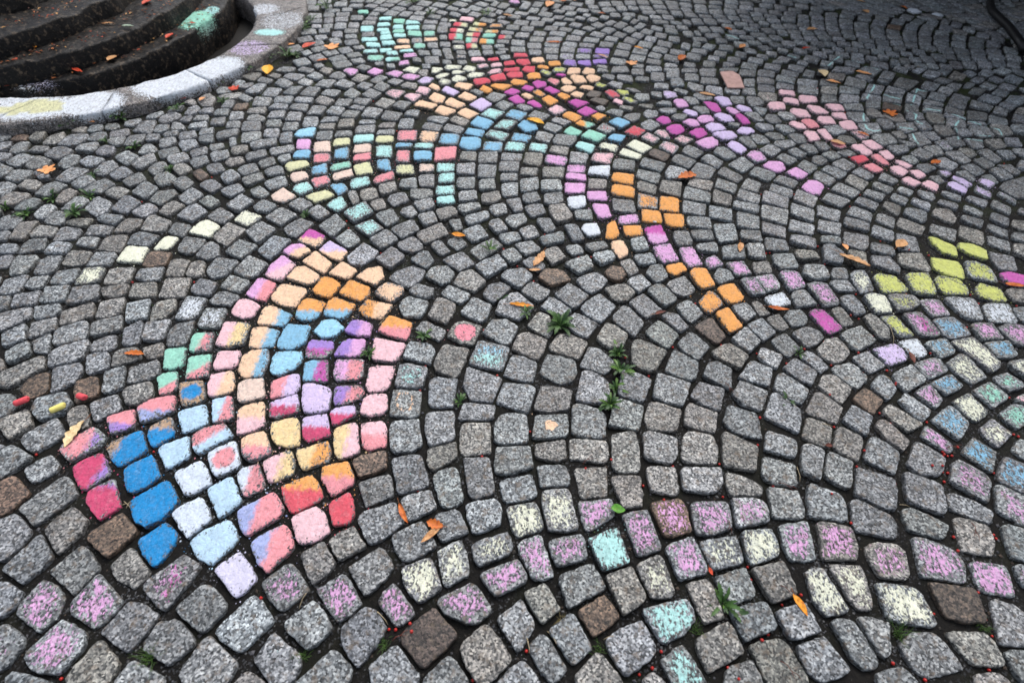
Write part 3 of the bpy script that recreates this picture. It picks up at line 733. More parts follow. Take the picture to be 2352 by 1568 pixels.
g:aq8 -1137 2266 -1078 2210 -1029 2270 -1056 2314 -1071 2334 -1125 2298
g:sb8 -956 2305 -889 2219 -884 2225 -849 2275 -887 2329 -945 2324 -952 2318
w -707 2324 -705 2287 -695 2262 -677 2240 -611 2294 -635 2367
g -1476 2217 -1412 2168 -1360 2238 -1409 2296 -1470 2248
g -1335 2230 -1303 2190 -1256 2175 -1228 2219 -1297 2276
g:pl9 -1222 2198 -1197 2165 -1143 2145 -1090 2202 -1180 2272 -1187 2266
g:yc9 -1054 2204 -984 2151 -906 2227 -959 2271 -1033 2230
w -793 2247 -781 2219 -759 2189 -690 2228 -723 2306 -793 2283
w -848 2233 -799 2142 -772 2175 -810 2265 -846 2257
g -1406 2102 -1328 2059 -1281 2147 -1364 2203
g:wh2 -1277 2101 -1243 2070 -1186 2063 -1157 2121 -1248 2167
g -1118 2134 -1033 2078 -990 2144 -1075 2201
g:aq8 -933 2138 -860 2081 -825 2144 -875 2222 -920 2169
g -645 2201 -612 2153 -606 2146 -533 2209 -572 2272 -644 2237
w -725 2163 -683 2108 -634 2146 -669 2220 -721 2193
g -1461 2015 -1438 1996 -1405 1978 -1364 1963 -1338 2035 -1428 2095
g:cm8 -1327 1993 -1243 1952 -1205 2034 -1306 2080 -1311 2072
g -1193 2029 -1102 1971 -1045 2056 -1138 2110
g -1005 2079 -934 2018 -889 2076 -966 2138
g:aq7 -833 2080 -765 2014 -688 2096 -746 2176 -820 2109
g -678 2071 -609 1990 -556 2047 -606 2133 -669 2094
g -570 2109 -509 2069 -479 2111 -519 2173 -562 2144
w -1372 1864 -1342 1836 -1289 1811 -1244 1933 -1345 1978
g -1242 1911 -1166 1838 -1159 1835 -1107 1941 -1193 1987
g -1083 1952 -1046 1903 -1005 1887 -947 2004 -1026 2035
g -927 1977 -842 1901 -796 2002 -858 2068 -868 2076
g:aq7 -763 1989 -675 1918 -620 1984 -689 2048
g -588 1976 -526 1914 -450 1981 -494 2057 -576 1998
g -1284 1773 -1194 1728 -1148 1822 -1250 1860
g -1148 1787 -1074 1731 -1054 1765 -1018 1873 -1110 1901
g:mg9>pc8d -992 1871 -987 1865 -897 1828 -879 1839 -871 1910 -960 1959 -969 1940
g -829 1892 -754 1833 -711 1870 -711 1900 -780 1973
g -671 1893 -604 1829 -534 1903 -605 1974
g -544 1874 -518 1837 -463 1818 -417 1847 -422 1881 -477 1942 -501 1920
g:li9>pc9v -1033 1785 -957 1752 -908 1803 -946 1839 -972 1850 -1019 1835
g:lv9>pc9d -882 1811 -876 1806 -807 1759 -768 1744 -763 1753 -748 1815 -851 1885
g -745 1769 -725 1733 -710 1724 -669 1719 -626 1770 -619 1781 -609 1816 -689 1869
g -618 1768 -539 1705 -485 1787 -560 1857
g -1320 1669 -1313 1634 -1275 1605 -1223 1625 -1196 1716 -1295 1735 -1305 1728
g -1199 1645 -1137 1613 -1120 1608 -1090 1634 -1067 1707 -1167 1751
g:li9>pk9v -1062 1690 -1059 1636 -1051 1624 -1017 1609 -987 1606 -974 1627 -948 1709 -1026 1770
g:pc9 -931 1731 -814 1658 -797 1730 -891 1808
g:pc9 -801 1661 -706 1633 -677 1693 -758 1745
w -702 3607 -655 3566 -636 3575 -638 3668 -686 3663
g:cm8 -617 3699 -615 3622 -602 3604 -574 3614 -542 3664 -538 3679 -545 3688
g:cm8 -541 3701 -514 3669 -434 3688 -417 3741 -482 3747 -524 3746
g:cm8 -417 3704 -391 3671 -379 3667 -330 3672 -321 3711 -330 3744 -396 3765 -404 3744
g:cm8 -586 3572 -565 3536 -503 3574 -491 3625 -493 3632 -547 3634
g:cm8 -486 3643 -471 3610 -405 3629 -386 3658 -439 3675 -471 3668
g:cm8 -379 3595 -347 3557 -281 3580 -253 3655 -350 3656
g:lv8 -689 3491 -660 3453 -606 3467 -590 3512 -583 3544 -588 3552 -657 3555
g:cm7 -554 3496 -524 3439 -466 3464 -462 3493 -477 3523 -527 3547 -537 3541
g:cm8 -475 3545 -450 3493 -380 3530 -363 3557 -376 3574 -431 3609 -450 3604
g:pk8 -244 3646 -225 3624 -147 3668 -153 3727 -221 3710
g:rd9 -142 3747 -136 3690 -30 3701 -27 3769
g:rd9 -15 3716 16 3685 73 3690 77 3781 4 3773
g:or9 88 3766 162 3741 173 3787 103 3814 88 3779
g:yg7 188 3726 205 3703 278 3710 289 3781 213 3784
g:yg7 104 3692 171 3644 190 3696 122 3734
g:pc9 290 3711 305 3691 378 3710 390 3791 304 3793 297 3759
g:pc9 393 3734 410 3700 478 3719 490 3791 424 3813 394 3742
g:pk2 494 3743 579 3742 575 3784 505 3808
g:rd9 -333 3526 -301 3468 -206 3523 -234 3584 -316 3556
g:rd9 -225 3591 -196 3528 -107 3565 -134 3657 -150 3653 -215 3616
g:rd9 -119 3647 -117 3638 -91 3588 -1 3607 -8 3689 -25 3690 -91 3683
g:or9 18 3629 33 3579 118 3598 109 3674 100 3681 38 3675
g:mg9 209 3678 262 3643 291 3677 253 3696 227 3694
g:pc9 305 3652 344 3550 424 3577 401 3669 341 3688 323 3684
g:pc9 415 3660 419 3647 439 3587 496 3603 518 3665 463 3703 435 3695
g 516 3681 577 3639 598 3632 617 3686 618 3700 546 3724
g:pc9 -610 3427 -540 3371 -527 3420 -540 3444 -589 3481
g:pc9 -446 3439 -351 3389 -322 3481 -415 3499 -428 3492
g:or9 -90 3540 -63 3505 -50 3502 0 3500 24 3536 31 3562 -57 3583 -65 3582
g:mg9 56 3544 86 3470 147 3492 152 3498 153 3565 82 3578
g:co8 151 3594 210 3497 243 3567 237 3592 184 3629
g:pc9 245 3605 261 3538 303 3532 326 3566 319 3583 278 3644
g:pk8 -680 3338 -600 3310 -582 3391 -601 3406 -659 3421
g:lv9 -519 3377 -436 3309 -398 3369 -488 3442 -500 3437
g:or9 -283 3411 -216 3368 -189 3417 -257 3480
g:or9 -217 3471 -126 3413 -103 3440 -64 3494 -85 3499 -192 3513
g:mg9 -17 3454 47 3417 74 3470 68 3486 20 3509
g:mg9 134 3456 191 3394 246 3439 167 3500
g:pc9 241 3478 267 3420 315 3433 352 3500 303 3521 274 3525
g:pc9 360 3492 446 3471 465 3517 386 3539
g:yg7 460 3536 505 3499 554 3534 492 3590
g 550 3573 627 3507 637 3506 663 3598 588 3623
g:pc9 -586 3272 -544 3221 -491 3216 -480 3310 -562 3360
g:pc9 -410 3297 -330 3240 -287 3279 -277 3295 -369 3377
g -338 3376 -270 3324 -244 3373 -308 3414
g -236 3304 -184 3254 -153 3263 -125 3301 -101 3355 -192 3385
g:mg9 -129 3393 -62 3358 -10 3416 -72 3457
g:or8 60 3414 106 3350 152 3384 97 3458
g:pc9 -16 3362 39 3309 45 3315 76 3351 20 3395
g:or9 212 3374 265 3311 308 3363 241 3416
g:pc9 297 3390 366 3354 396 3415 336 3442
d 400 3397 416 3375 483 3370 512 3439 476 3453 433 3463
g:rd8 523 3458 559 3371 625 3396 614 3432 587 3482 564 3502
g:mg9 -96 3303 -27 3235 -8 3249 22 3280 -34 3372
g:mg9 20 3263 99 3193 129 3223 67 3313
g:or9 115 3320 172 3233 230 3303 165 3382
g:mg9 277 3291 342 3217 420 3287 331 3333
d 416 3326 509 3270 546 3333 490 3358 449 3361
g:pc9 -666 3170 -540 3129 -514 3194 -638 3244
g:pc9 -483 3204 -395 3149 -341 3208 -453 3289
g:lv9 -328 3197 -245 3133 -182 3227 -258 3303
g -171 3216 -113 3141 -47 3235 -122 3288 -152 3246
g:pc9 -528 3107 -453 3056 -390 3128 -505 3187 -512 3169
g -44 3209 11 3151 20 3148 73 3186 0 3241
g:pk8 151 3185 200 3122 279 3190 213 3254
g:mg9 330 3184 387 3128 464 3188 396 3251 376 3233
g 448 3238 481 3194 520 3225 496 3266 482 3274
g 509 3183 596 3132 604 3143 626 3221 548 3232
g:pc9 -393 3087 -328 3037 -312 3029 -260 3095 -257 3100 -350 3169
g:aq8 -252 3089 -198 3050 -157 3031 -100 3121 -201 3179 -211 3165
g:sb8 -103 3085 -10 3027 7 3060 39 3131 -68 3165
g 34 3092 115 3031 174 3113 73 3173
g:or9 236 3128 318 3055 370 3125 286 3182 272 3170
g:or9 417 3135 456 3068 514 3143 464 3174 457 3168
g -565 2999 -467 2961 -461 2959 -430 3043 -541 3058
w -429 3012 -341 2942 -334 2940 -301 3012 -399 3063
g 170 3056 249 3004 299 3058 294 3062 200 3110
g:or9>mi8r 316 3029 388 2978 451 3041 349 3080 325 3048
g:sb9 516 3062 585 2994 652 3066 630 3092 571 3127
g:sb9 -304 2975 -222 2924 -199 2919 -159 3020 -266 3069
g:aq7 -166 2947 -71 2923 -19 3020 -32 3028 -117 3042
g:sb9 -26 2975 30 2902 103 2941 84 3011 11 3045
g 126 2966 197 2910 248 2979 151 3034
g -577 2889 -482 2868 -472 2868 -454 2947 -560 2971
g -455 2893 -364 2860 -348 2859 -325 2926 -435 2965
g:sb9 -326 2866 -226 2835 -202 2909 -309 2932
g:mi9 246 2947 264 2903 297 2895 331 2890 358 2940 285 3000
g:rd4 439 2977 501 2926 556 2987 486 3056
g:pc8 -572 2780 -550 2744 -508 2747 -475 2765 -463 2857 -568 2864
g:sb8 -463 2745 -356 2732 -351 2747 -345 2849 -453 2855
g:aq7 -210 2847 -98 2796 -59 2891 -182 2920
g:sb8 -60 2815 40 2793 67 2872 -43 2910
g 76 2841 159 2802 192 2898 108 2932 94 2924
g 176 2820 213 2784 257 2779 296 2786 327 2878 206 2906
g:mi9 339 2879 440 2826 494 2908 393 2962
g:sb9 493 2876 570 2836 611 2918 531 2943
g:aq8 -589 2686 -479 2680 -483 2739 -586 2731
g:sb9 -343 2731 -343 2719 -285 2683 -220 2716 -224 2820 -334 2811
g:sb8 -209 2696 -116 2690 -104 2691 -98 2786 -205 2793
g:aq8 -93 2707 20 2701 30 2782 -77 2796
g:aq8 43 2717 138 2696 158 2779 58 2801
w 158 2713 258 2680 278 2766 176 2779
g:aq9 301 2775 395 2710 424 2793 332 2838
g:cm8 433 2785 538 2735 555 2811 462 2841 457 2834
g:sb9 -582 2650 -569 2559 -471 2567 -483 2658
g:co9 -471 2699 -461 2561 -347 2596 -353 2723
w -329 2592 -238 2586 -238 2677 -325 2670
g -226 2672 -225 2561 -122 2570 -120 2640 -119 2681 -153 2683
g -103 2604 7 2606 16 2678 -87 2681 -103 2681
w 15 2585 114 2557 123 2628 128 2686 28 2691
g:li8 130 2601 241 2572 260 2638 262 2664 148 2682 133 2633
g:pk3 266 2605 344 2600 357 2600 382 2707 279 2726
g:pk8 382 2636 491 2606 520 2719 408 2716 400 2694
g:pl8 -535 2528 -525 2454 -448 2467 -452 2524 -453 2535
g:aq8 -445 2548 -434 2461 -342 2476 -346 2556
g -337 2550 -335 2512 -329 2457 -234 2458 -235 2565
g -223 2552 -217 2430 -125 2437 -124 2446 -121 2555 -206 2553
g -113 2503 -6 2499 -1 2596 -110 2594
w 2 2479 93 2472 102 2546 6 2545
w 121 2461 232 2457 243 2562 123 2553 121 2534
g:li8 251 2515 298 2512 349 2513 357 2591 258 2590
g:wh9 361 2512 477 2488 490 2596 376 2580
g:aq8 -423 2454 -417 2371 -333 2377 -338 2456 -340 2467
g -98 2414 -6 2421 -7 2489 -28 2490 -97 2480
g:li9 241 2453 352 2442 353 2452 353 2504 246 2502
g -524 2429 -521 2398 -506 2334 -431 2334 -442 2448
g -324 2426 -314 2326 -225 2327 -227 2439
g -207 2410 -204 2322 -115 2335 -127 2428 -138 2427
g 4 2438 7 2337 41 2324 51 2327 105 2364 105 2379 102 2464
g 114 2340 225 2349 220 2443 114 2435
g:li9 235 2326 338 2334 347 2428 238 2420
w 354 2364 385 2365 451 2370 461 2455 363 2454
g:aq8 -422 2334 -421 2319 -414 2261 -318 2274 -326 2353
g -92 2389 -86 2306 -78 2274 -1 2291 -4 2408
g -546 2296 -536 2230 -495 2215 -423 2256 -437 2310
g -304 2295 -293 2219 -200 2243 -213 2320
w -189 2288 -181 2217 -124 2215 -81 2250 -100 2323
g 19 2307 20 2270 24 2241 60 2228 116 2256 95 2332
g 127 2312 130 2237 172 2225 229 2253 224 2338
g:wh9 244 2292 248 2217 251 2208 274 2198 294 2201 341 2226 338 2311
g:li9 346 2328 348 2283 451 2279 450 2360 349 2353
g:aq9 -408 2238 -399 2190 -351 2182 -308 2209 -324 2262
g -513 2191 -507 2171 -477 2124 -467 2114 -401 2164 -427 2233
g -293 2158 -286 2144 -256 2119 -177 2176 -194 2215 -293 2185
g -61 2237 -15 2146 27 2169 11 2269 -56 2253
g 34 2180 67 2114 142 2159 121 2233 38 2210
w 149 2208 152 2162 188 2077 249 2103 269 2134 231 2236
g 277 2190 278 2126 366 2116 365 2186 364 2202
g:li9 367 2246 375 2182 396 2127 460 2149 447 2246
g -145 2173 -107 2113 -46 2145 -62 2218 -65 2225 -133 2203
w -399 2145 -397 2127 -383 2096 -364 2058 -282 2117 -313 2179
g -479 2096 -471 2065 -433 2013 -372 2049 -410 2135
g -255 2096 -253 2074 -223 2028 -130 2100 -144 2154
g -63 2083 -14 2022 52 2091 31 2151 -51 2117
g 90 2085 138 1997 188 2027 159 2112 97 2113
g -327 2056 -285 1978 -251 2007 -274 2077 -322 2073
g -136 2038 -93 1977 -37 2012 -85 2096 -132 2071
g 224 2055 260 1943 321 1957 284 2070 225 2071
g:wh9 302 2040 305 2032 336 1982 398 2012 383 2092 314 2082
w -465 1940 -417 1888 -400 1895 -312 1965 -358 2042 -428 1991 -461 1961
g -258 1980 -199 1907 -127 1958 -176 2038 -246 1996
g 10 2009 15 1996 43 1943 50 1946 110 1983 76 2056 22 2025
g -89 1957 -47 1904 27 1949 14 1979 2 2005 -82 1973
g 103 1945 129 1902 227 1949 216 2020 110 1966
g -317 1898 -265 1846 -218 1895 -262 1948 -314 1929
g -393 1875 -332 1806 -291 1837 -346 1919 -362 1915 -377 1903
g -212 1849 -161 1791 -57 1898 -107 1950 -199 1879
g -10 1901 46 1831 117 1880 71 1946 -1 1915
w 121 1854 159 1780 227 1832 187 1908 134 1884
g 221 1898 256 1850 316 1874 286 1933 232 1919
g 310 1912 352 1876 428 1921 406 1964 318 1933
g 343 1850 378 1795 451 1838 443 1877 434 1900 364 1873 355 1868
g -69 1834 -59 1819 -17 1769 33 1815 -8 1881 -59 1858
g -469 1778 -408 1732 -384 1716 -356 1776 -395 1836 -416 1839 -428 1831
g -325 1780 -241 1708 -175 1763 -241 1847 -305 1800
g -177 1745 -124 1677 -32 1762 -79 1834 -155 1774
g 25 1795 64 1750 108 1735 140 1774 82 1842
g 214 1793 280 1728 349 1778 325 1857 247 1818
g 589 3733 718 3746 721 3765 710 3854 607 3833
g 728 3724 813 3715 825 3812 736 3803
g 834 3775 947 3797 949 3867 845 3868 837 3820
g 959 3808 1070 3799 1075 3861 966 3850 960 3820
g 1082 3792 1192 3803 1197 3824 1200 3869 1093 3858 1084 3819
g 1199 3750 1300 3741 1339 3880 1221 3879 1211 3835
g 1348 3840 1474 3842 1496 3903 1364 3890
g 1469 3784 1580 3773 1610 3870 1500 3880 1477 3814
g 1598 3792 1709 3771 1728 3822 1748 3883 1637 3905 1601 3802
g 1680 3927 1779 3883 1805 3950 1814 3981 1711 4005
g:pu2 1770 3825 1820 3808 1879 3798 1912 3874 1902 3882 1806 3919
g 1852 3937 1930 3874 1985 3977 1967 3990 1885 4017
g 1920 3829 1982 3794 2035 3903 1970 3924
g 623 3636 729 3606 732 3707 631 3718
g 744 3638 838 3637 846 3700 757 3709
g 850 3646 941 3646 960 3775 893 3775 866 3770
g 959 3692 1049 3700 1064 3788 1022 3791 973 3786
g 970 3571 1065 3581 1064 3683 1034 3687 987 3683
g 1079 3670 1174 3670 1177 3680 1190 3767 1098 3778
g 1176 3634 1303 3625 1316 3727 1205 3737
g 1337 3645 1451 3656 1487 3770 1376 3781
g 1472 3649 1536 3624 1572 3743 1496 3746
g 1566 3672 1681 3673 1701 3745 1594 3776
g 1709 3730 1824 3691 1860 3782 1741 3823 1719 3764
g 1841 3696 1965 3656 2002 3753 1873 3783
g 1542 3563 1606 3555 1649 3551 1676 3644 1588 3660 1568 3660
g 1678 3611 1795 3612 1815 3675 1706 3706 1703 3700
g 1806 3566 1930 3539 1964 3641 1838 3670
g 854 3533 952 3534 965 3616 870 3615
g 973 3509 1057 3468 1081 3519 1002 3552
g 1082 3585 1113 3528 1179 3534 1194 3613 1099 3656
g 1191 3538 1295 3469 1312 3589 1225 3618 1216 3619
g 1315 3530 1405 3499 1429 3570 1435 3592 1336 3603
g 1429 3521 1512 3500 1516 3511 1528 3591 1449 3603
g:yg8 601 3478 638 3412 680 3432 686 3487 603 3499
g 708 3401 743 3347 804 3370 815 3451 729 3461
g:pk3 823 3427 889 3402 897 3486 831 3489
g:lv8 904 3444 919 3399 996 3425 991 3488 949 3509 911 3514
g 1021 3419 1058 3333 1117 3346 1115 3391 1100 3426 1044 3445
g 1095 3465 1125 3396 1204 3403 1221 3450 1123 3498
g 1330 3450 1336 3401 1343 3371 1412 3378 1433 3481 1344 3481
g:lv9 1228 3438 1261 3335 1331 3350 1319 3452 1254 3464 1230 3445
w:pk3 1526 3507 1550 3422 1628 3429 1658 3536 1541 3552
g:pk9 1664 3514 1772 3506 1787 3587 1685 3587
g:pk9 1782 3450 1790 3417 1899 3446 1916 3524 1804 3533 1788 3498
g:pk9 1662 3419 1763 3386 1774 3476 1690 3486
g:pk9 566 3325 615 3287 622 3286 635 3336 621 3352 591 3371 581 3368
g:yg7 626 3362 676 3308 730 3339 646 3399
g:li9 949 3364 971 3281 1042 3305 1034 3361 1022 3389 977 3393
g 837 3323 936 3297 938 3362 870 3364
w 716 3296 787 3256 802 3253 826 3306 746 3318
g 1434 3432 1447 3348 1535 3375 1539 3421 1526 3465 1448 3482 1442 3472
g:mg9 1143 3382 1179 3244 1237 3249 1236 3362 1185 3391 1149 3387
g 1061 3297 1100 3217 1160 3230 1163 3263 1151 3308 1090 3324
g:lv9 1338 3336 1363 3275 1438 3274 1427 3338 1376 3363 1364 3362
g:pk9 1542 3355 1561 3292 1655 3319 1665 3407 1652 3411 1575 3412
g 1455 3335 1471 3235 1498 3241 1529 3298 1540 3326 1479 3346 1459 3340
g 840 3243 894 3200 953 3221 962 3274 959 3285 856 3276
g:lv9 990 3243 1035 3186 1071 3189 1079 3198 1080 3234 1074 3247 1014 3275
g:li9 1269 3304 1304 3227 1356 3258 1305 3333
g:pk9 1672 3314 1701 3236 1788 3235 1785 3333 1702 3354
g:pk9 1796 3360 1823 3280 1923 3298 1892 3387 1817 3399
w 596 3250 672 3211 695 3265 614 3277
g 738 3196 765 3136 830 3168 839 3230 829 3237 769 3248
g 610 3133 662 3071 710 3118 728 3189 636 3173
g 1369 3237 1417 3153 1475 3150 1456 3262 1392 3264
g:lv9 1173 3204 1174 3198 1213 3121 1295 3137 1278 3212 1216 3237 1201 3235
g:li9 1061 3161 1079 3105 1171 3138 1162 3211 1100 3205
g 907 3159 908 3147 940 3120 975 3129 1001 3156 1013 3196 1006 3206 936 3199
g:mg9 804 3119 845 3071 903 3092 896 3164 852 3176
g:mg9 1304 3207 1332 3105 1387 3118 1371 3195 1339 3235 1332 3231
g 1483 3193 1505 3134 1586 3157 1570 3248 1515 3250
g 1580 3252 1583 3236 1613 3187 1687 3202 1667 3281 1602 3292
g 706 3064 721 3007 730 2999 772 2995 832 3058 772 3121
g:pk9 1616 3144 1646 3079 1709 3075 1710 3141 1705 3154 1649 3181
g:co9 1705 3186 1735 3101 1806 3123 1793 3208 1736 3221
g:li9 962 3101 1008 3046 1072 3068 1052 3144 1006 3146
g:lv9 1093 3074 1120 3001 1220 3034 1198 3108 1143 3117 1125 3111
g 1230 3101 1290 3069 1319 3109 1266 3120 1257 3119
g 1399 3100 1432 3037 1509 3060 1514 3122 1422 3131
g 1523 3099 1557 3016 1634 3047 1610 3119 1556 3137 1543 3133 1523 3107
g:mg9 853 3024 870 2964 910 2947 969 3008 951 3072 891 3066
g:rd8 599 2960 672 2906 736 2980 664 3044
g:mg9 977 2985 1031 2918 1095 2971 1080 3043 1038 3040
g:pk7 771 2961 822 2909 866 2905 855 2979 849 3001 802 3005
g:lv9 1271 3025 1320 2985 1393 3033 1368 3083 1314 3085
g:lv9 1110 2969 1178 2904 1268 2956 1250 3018 1190 3013 1142 2997
g 1429 3002 1481 2950 1489 2951 1551 2963 1539 3033 1467 3037 1461 3035
g:pk9 1673 3038 1688 2943 1754 2972 1752 3061 1691 3066
g 1571 3001 1599 2914 1665 2927 1666 3014 1619 3030 1588 3018
g:pk7 687 2908 758 2837 807 2895 738 2966
g:pk7 880 2900 935 2844 1003 2910 930 2953
g 1344 2979 1354 2921 1371 2897 1450 2912 1431 2986 1368 3004 1353 2994
g:li9 994 2867 1049 2801 1127 2848 1143 2903 1124 2942 1112 2953 1052 2919
g 1262 2927 1318 2834 1355 2862 1336 2968 1288 2970
g:cm9 599 2814 681 2736 748 2805 655 2887
g:pk7 781 2814 854 2741 908 2827 824 2887
g 1454 2898 1506 2846 1593 2900 1575 2955 1482 2940
g:lv9 1175 2855 1198 2811 1236 2769 1288 2818 1258 2893 1213 2912
g 902 2768 961 2708 970 2702 1038 2779 955 2849 936 2830
g:cm9 545 2718 647 2670 684 2722 576 2793
g 1603 2883 1637 2810 1695 2827 1689 2908 1651 2914 1624 2908
g 1352 2827 1410 2751 1489 2837 1437 2899
g 1084 2783 1139 2707 1202 2730 1213 2740 1167 2835 1129 2838 1113 2828
d 706 2731 793 2660 844 2735 751 2793 743 2785
g 1519 2834 1542 2776 1576 2756 1624 2805 1579 2879 1551 2862
g:li8 1267 2763 1302 2686 1363 2716 1373 2726 1359 2801 1354 2807 1314 2825
g 826 2666 914 2595 976 2687 872 2751 855 2723
g 997 2703 1070 2609 1125 2679 1052 2763
g 1435 2761 1481 2679 1550 2737 1485 2812
g 1139 2660 1202 2582 1292 2664 1242 2753
g:li9 1325 2663 1382 2608 1399 2599 1452 2635 1458 2700 1451 2713 1381 2719
g 499 2590 502 2560 615 2555 633 2646 528 2680 511 2645 500 2602
g 647 2612 760 2555 799 2638 678 2697 675 2692
g 923 2591 923 2516 1011 2510 1063 2602 1042 2629 973 2665
g 1526 2682 1573 2600 1646 2681 1587 2751
g:li9 1434 2597 1498 2534 1563 2593 1508 2664
g 775 2545 785 2493 886 2514 906 2589 813 2623
g 1061 2568 1132 2490 1148 2481 1201 2537 1110 2644 1094 2624
g 1228 2580 1326 2511 1392 2591 1290 2650 1283 2643
g:or9 479 2459 593 2418 612 2516 501 2540
g 617 2494 728 2442 758 2546 636 2575 622 2523
g 1019 2433 1116 2385 1150 2470 1051 2520
g 1156 2443 1236 2399 1284 2498 1213 2538
g 1351 2526 1440 2456 1491 2525 1403 2585 1373 2552
g:li9 1480 2469 1514 2415 1558 2400 1611 2486 1608 2512 1584 2540 1542 2545
w 721 2381 826 2335 856 2467 750 2483
w 872 2435 990 2394 1026 2479 907 2508
w 606 2383 698 2342 721 2425 624 2469 613 2427
g:or9 468 2331 585 2299 599 2394 483 2421
g 831 2320 966 2289 989 2375 864 2426
w 980 2307 1065 2269 1098 2367 1011 2419
g 1110 2341 1176 2309 1214 2297 1246 2377 1146 2430
g 1302 2429 1400 2369 1415 2397 1435 2436 1333 2492
g 1235 2326 1350 2271 1389 2365 1363 2381 1272 2421
g 1407 2363 1487 2288 1541 2380 1456 2453
g:or7 591 2223 692 2225 708 2320 609 2349
g:or9 700 2220 797 2204 818 2328 721 2339
g 469 2193 567 2185 582 2189 581 2290 562 2295 472 2304
g 1072 2264 1189 2216 1208 2269 1214 2288 1093 2324
g 812 2207 905 2184 919 2184 944 2275 829 2302
g 1197 2190 1293 2141 1307 2136 1349 2254 1226 2297 1211 2247
g 1354 2236 1452 2176 1476 2235 1491 2275 1390 2332
g 939 2182 1045 2146 1068 2251 958 2278
g:li8 486 2100 505 2089 536 2093 594 2113 586 2181 489 2156
g:or9 604 2118 703 2119 706 2209 609 2214
g:or9 714 2188 717 2095 799 2079 814 2185
g 817 2104 934 2085 943 2171 933 2175 827 2177
g 1061 2114 1123 2097 1167 2100 1190 2196 1085 2232 1062 2121
g 1310 2112 1415 2071 1451 2149 1342 2197
g 1174 2076 1276 2042 1304 2127 1197 2169 1177 2096
g:or9 504 2080 507 2021 522 2001 599 2022 594 2092
g:or9 413 1973 453 1976 486 2009 473 2126 429 2090
g:li9>mg9u 604 2072 619 1979 641 1951 713 1976 689 2099
g 942 2041 950 1985 1045 2017 1054 2139 947 2126
g 736 2019 744 1947 823 1962 814 2061 741 2051
g 825 2035 828 2003 930 2000 929 2077 826 2066
g 1056 2018 1156 2005 1168 2091 1066 2084
g 1156 1948 1268 1951 1271 2027 1175 2041 1158 1970
g 1290 2017 1397 1968 1416 2046 1306 2070
g 532 1926 548 1897 614 1921 595 2008 532 1988
g:pc9 436 1962 437 1913 467 1838 517 1887 497 1977
g 832 1968 833 1918 930 1914 936 1990
g 940 1878 1048 1885 1058 1977 1059 1985 951 1957
g:li8 627 1937 632 1888 636 1864 659 1822 739 1847 713 1967 665 1950
g 1064 1895 1142 1886 1152 1996 1067 1985
w 1283 1911 1293 1892 1395 1909 1389 1963 1292 1962
g:li8 747 1936 753 1858 771 1800 842 1824 815 1950
g 531 1874 541 1826 554 1804 635 1824 622 1895
g:li7 853 1868 853 1819 869 1798 936 1831 908 1896
g 1165 1849 1188 1817 1276 1837 1273 1933 1175 1917
w 1057 1779 1146 1794 1146 1874 1064 1854
g:li7 945 1847 945 1828 970 1756 1044 1769 1027 1858
w 466 1825 470 1808 497 1734 549 1764 521 1853
g:or9 669 1811 670 1784 675 1761 700 1742 764 1788 748 1840
g 2031 3868 2107 3883 2110 3889 2150 3977 2073 3954
w 2074 3799 2180 3769 2233 3869 2124 3890
g 2151 3920 2305 3913 2356 3997 2211 4005
g 2351 3952 2422 3860 2520 3965 2524 3970 2430 4028
g 2449 3844 2534 3820 2613 3937 2541 3974
g 2615 4000 2689 3939 2725 3997 2666 4050
g 2747 3993 2790 3955 2868 4027 2819 4049
g 2159 3704 2286 3669 2325 3737 2348 3786 2234 3846
g 1988 3683 2107 3684 2149 3766 2133 3771 2033 3788
w 1955 3571 2053 3550 2104 3665 2036 3672 1998 3671
g 2266 3613 2308 3594 2361 3590 2433 3704 2343 3745
g 2504 3739 2579 3675 2642 3732 2731 3824 2610 3876
g 2402 3626 2517 3601 2561 3668 2470 3733
g 2342 3504 2454 3486 2508 3591 2393 3617
g 2087 3587 2214 3569 2249 3658 2128 3698
g 2039 3449 2166 3452 2201 3542 2109 3572 2088 3575 2045 3477
g 1914 3438 2025 3439 2047 3538 1959 3557
g 2201 3511 2330 3504 2355 3559 2252 3608 2203 3517
g 2689 3727 2755 3674 2841 3775 2765 3829
g 2590 3658 2646 3568 2713 3674 2645 3708
g 2190 3400 2275 3389 2312 3478 2266 3496 2229 3498
d 2285 3384 2393 3366 2432 3434 2334 3482
g 2494 3511 2567 3470 2626 3580 2612 3601 2558 3633
g 2667 3581 2747 3521 2812 3615 2734 3668 2678 3598
g 2780 3685 2838 3625 2910 3713 2852 3770
g 2815 3825 2914 3807 2983 3867 2896 3896
g 2786 3920 2860 3880 2917 3930 2935 3954 2898 4001 2874 4016 2840 3981
g 2921 3991 2965 3936 3028 3998 2979 4044
w 2966 3906 3046 3870 3112 3941 3104 3955 3061 4016
g 2877 3762 2933 3707 3001 3789 2942 3815
g 2992 3759 3038 3751 3116 3824 3064 3847
g 3100 3985 3136 3923 3202 3974 3167 4037
g 3101 3879 3142 3826 3219 3898 3176 3939 3131 3904
g 3121 3791 3174 3731 3241 3787 3194 3858
g 3212 3983 3258 3938 3327 3990 3345 4008 3300 4072
g 3251 3918 3295 3853 3361 3903 3317 3968
g 2820 3585 2902 3536 2963 3600 2891 3671
g 2993 3688 3060 3659 3135 3728 3069 3764 3018 3716
g 2750 3484 2824 3416 2891 3512 2811 3572
g 2684 3388 2784 3344 2820 3400 2740 3478
g 2896 3484 3002 3429 3029 3461 3052 3490 2957 3576
g 3002 3591 3094 3529 3122 3551 3182 3612 3084 3666
g 3142 3683 3219 3642 3292 3719 3218 3752
g 3250 3794 3261 3779 3311 3735 3390 3805 3326 3862 3318 3856
g 3360 3926 3376 3901 3420 3844 3499 3917 3442 3997 3415 3976
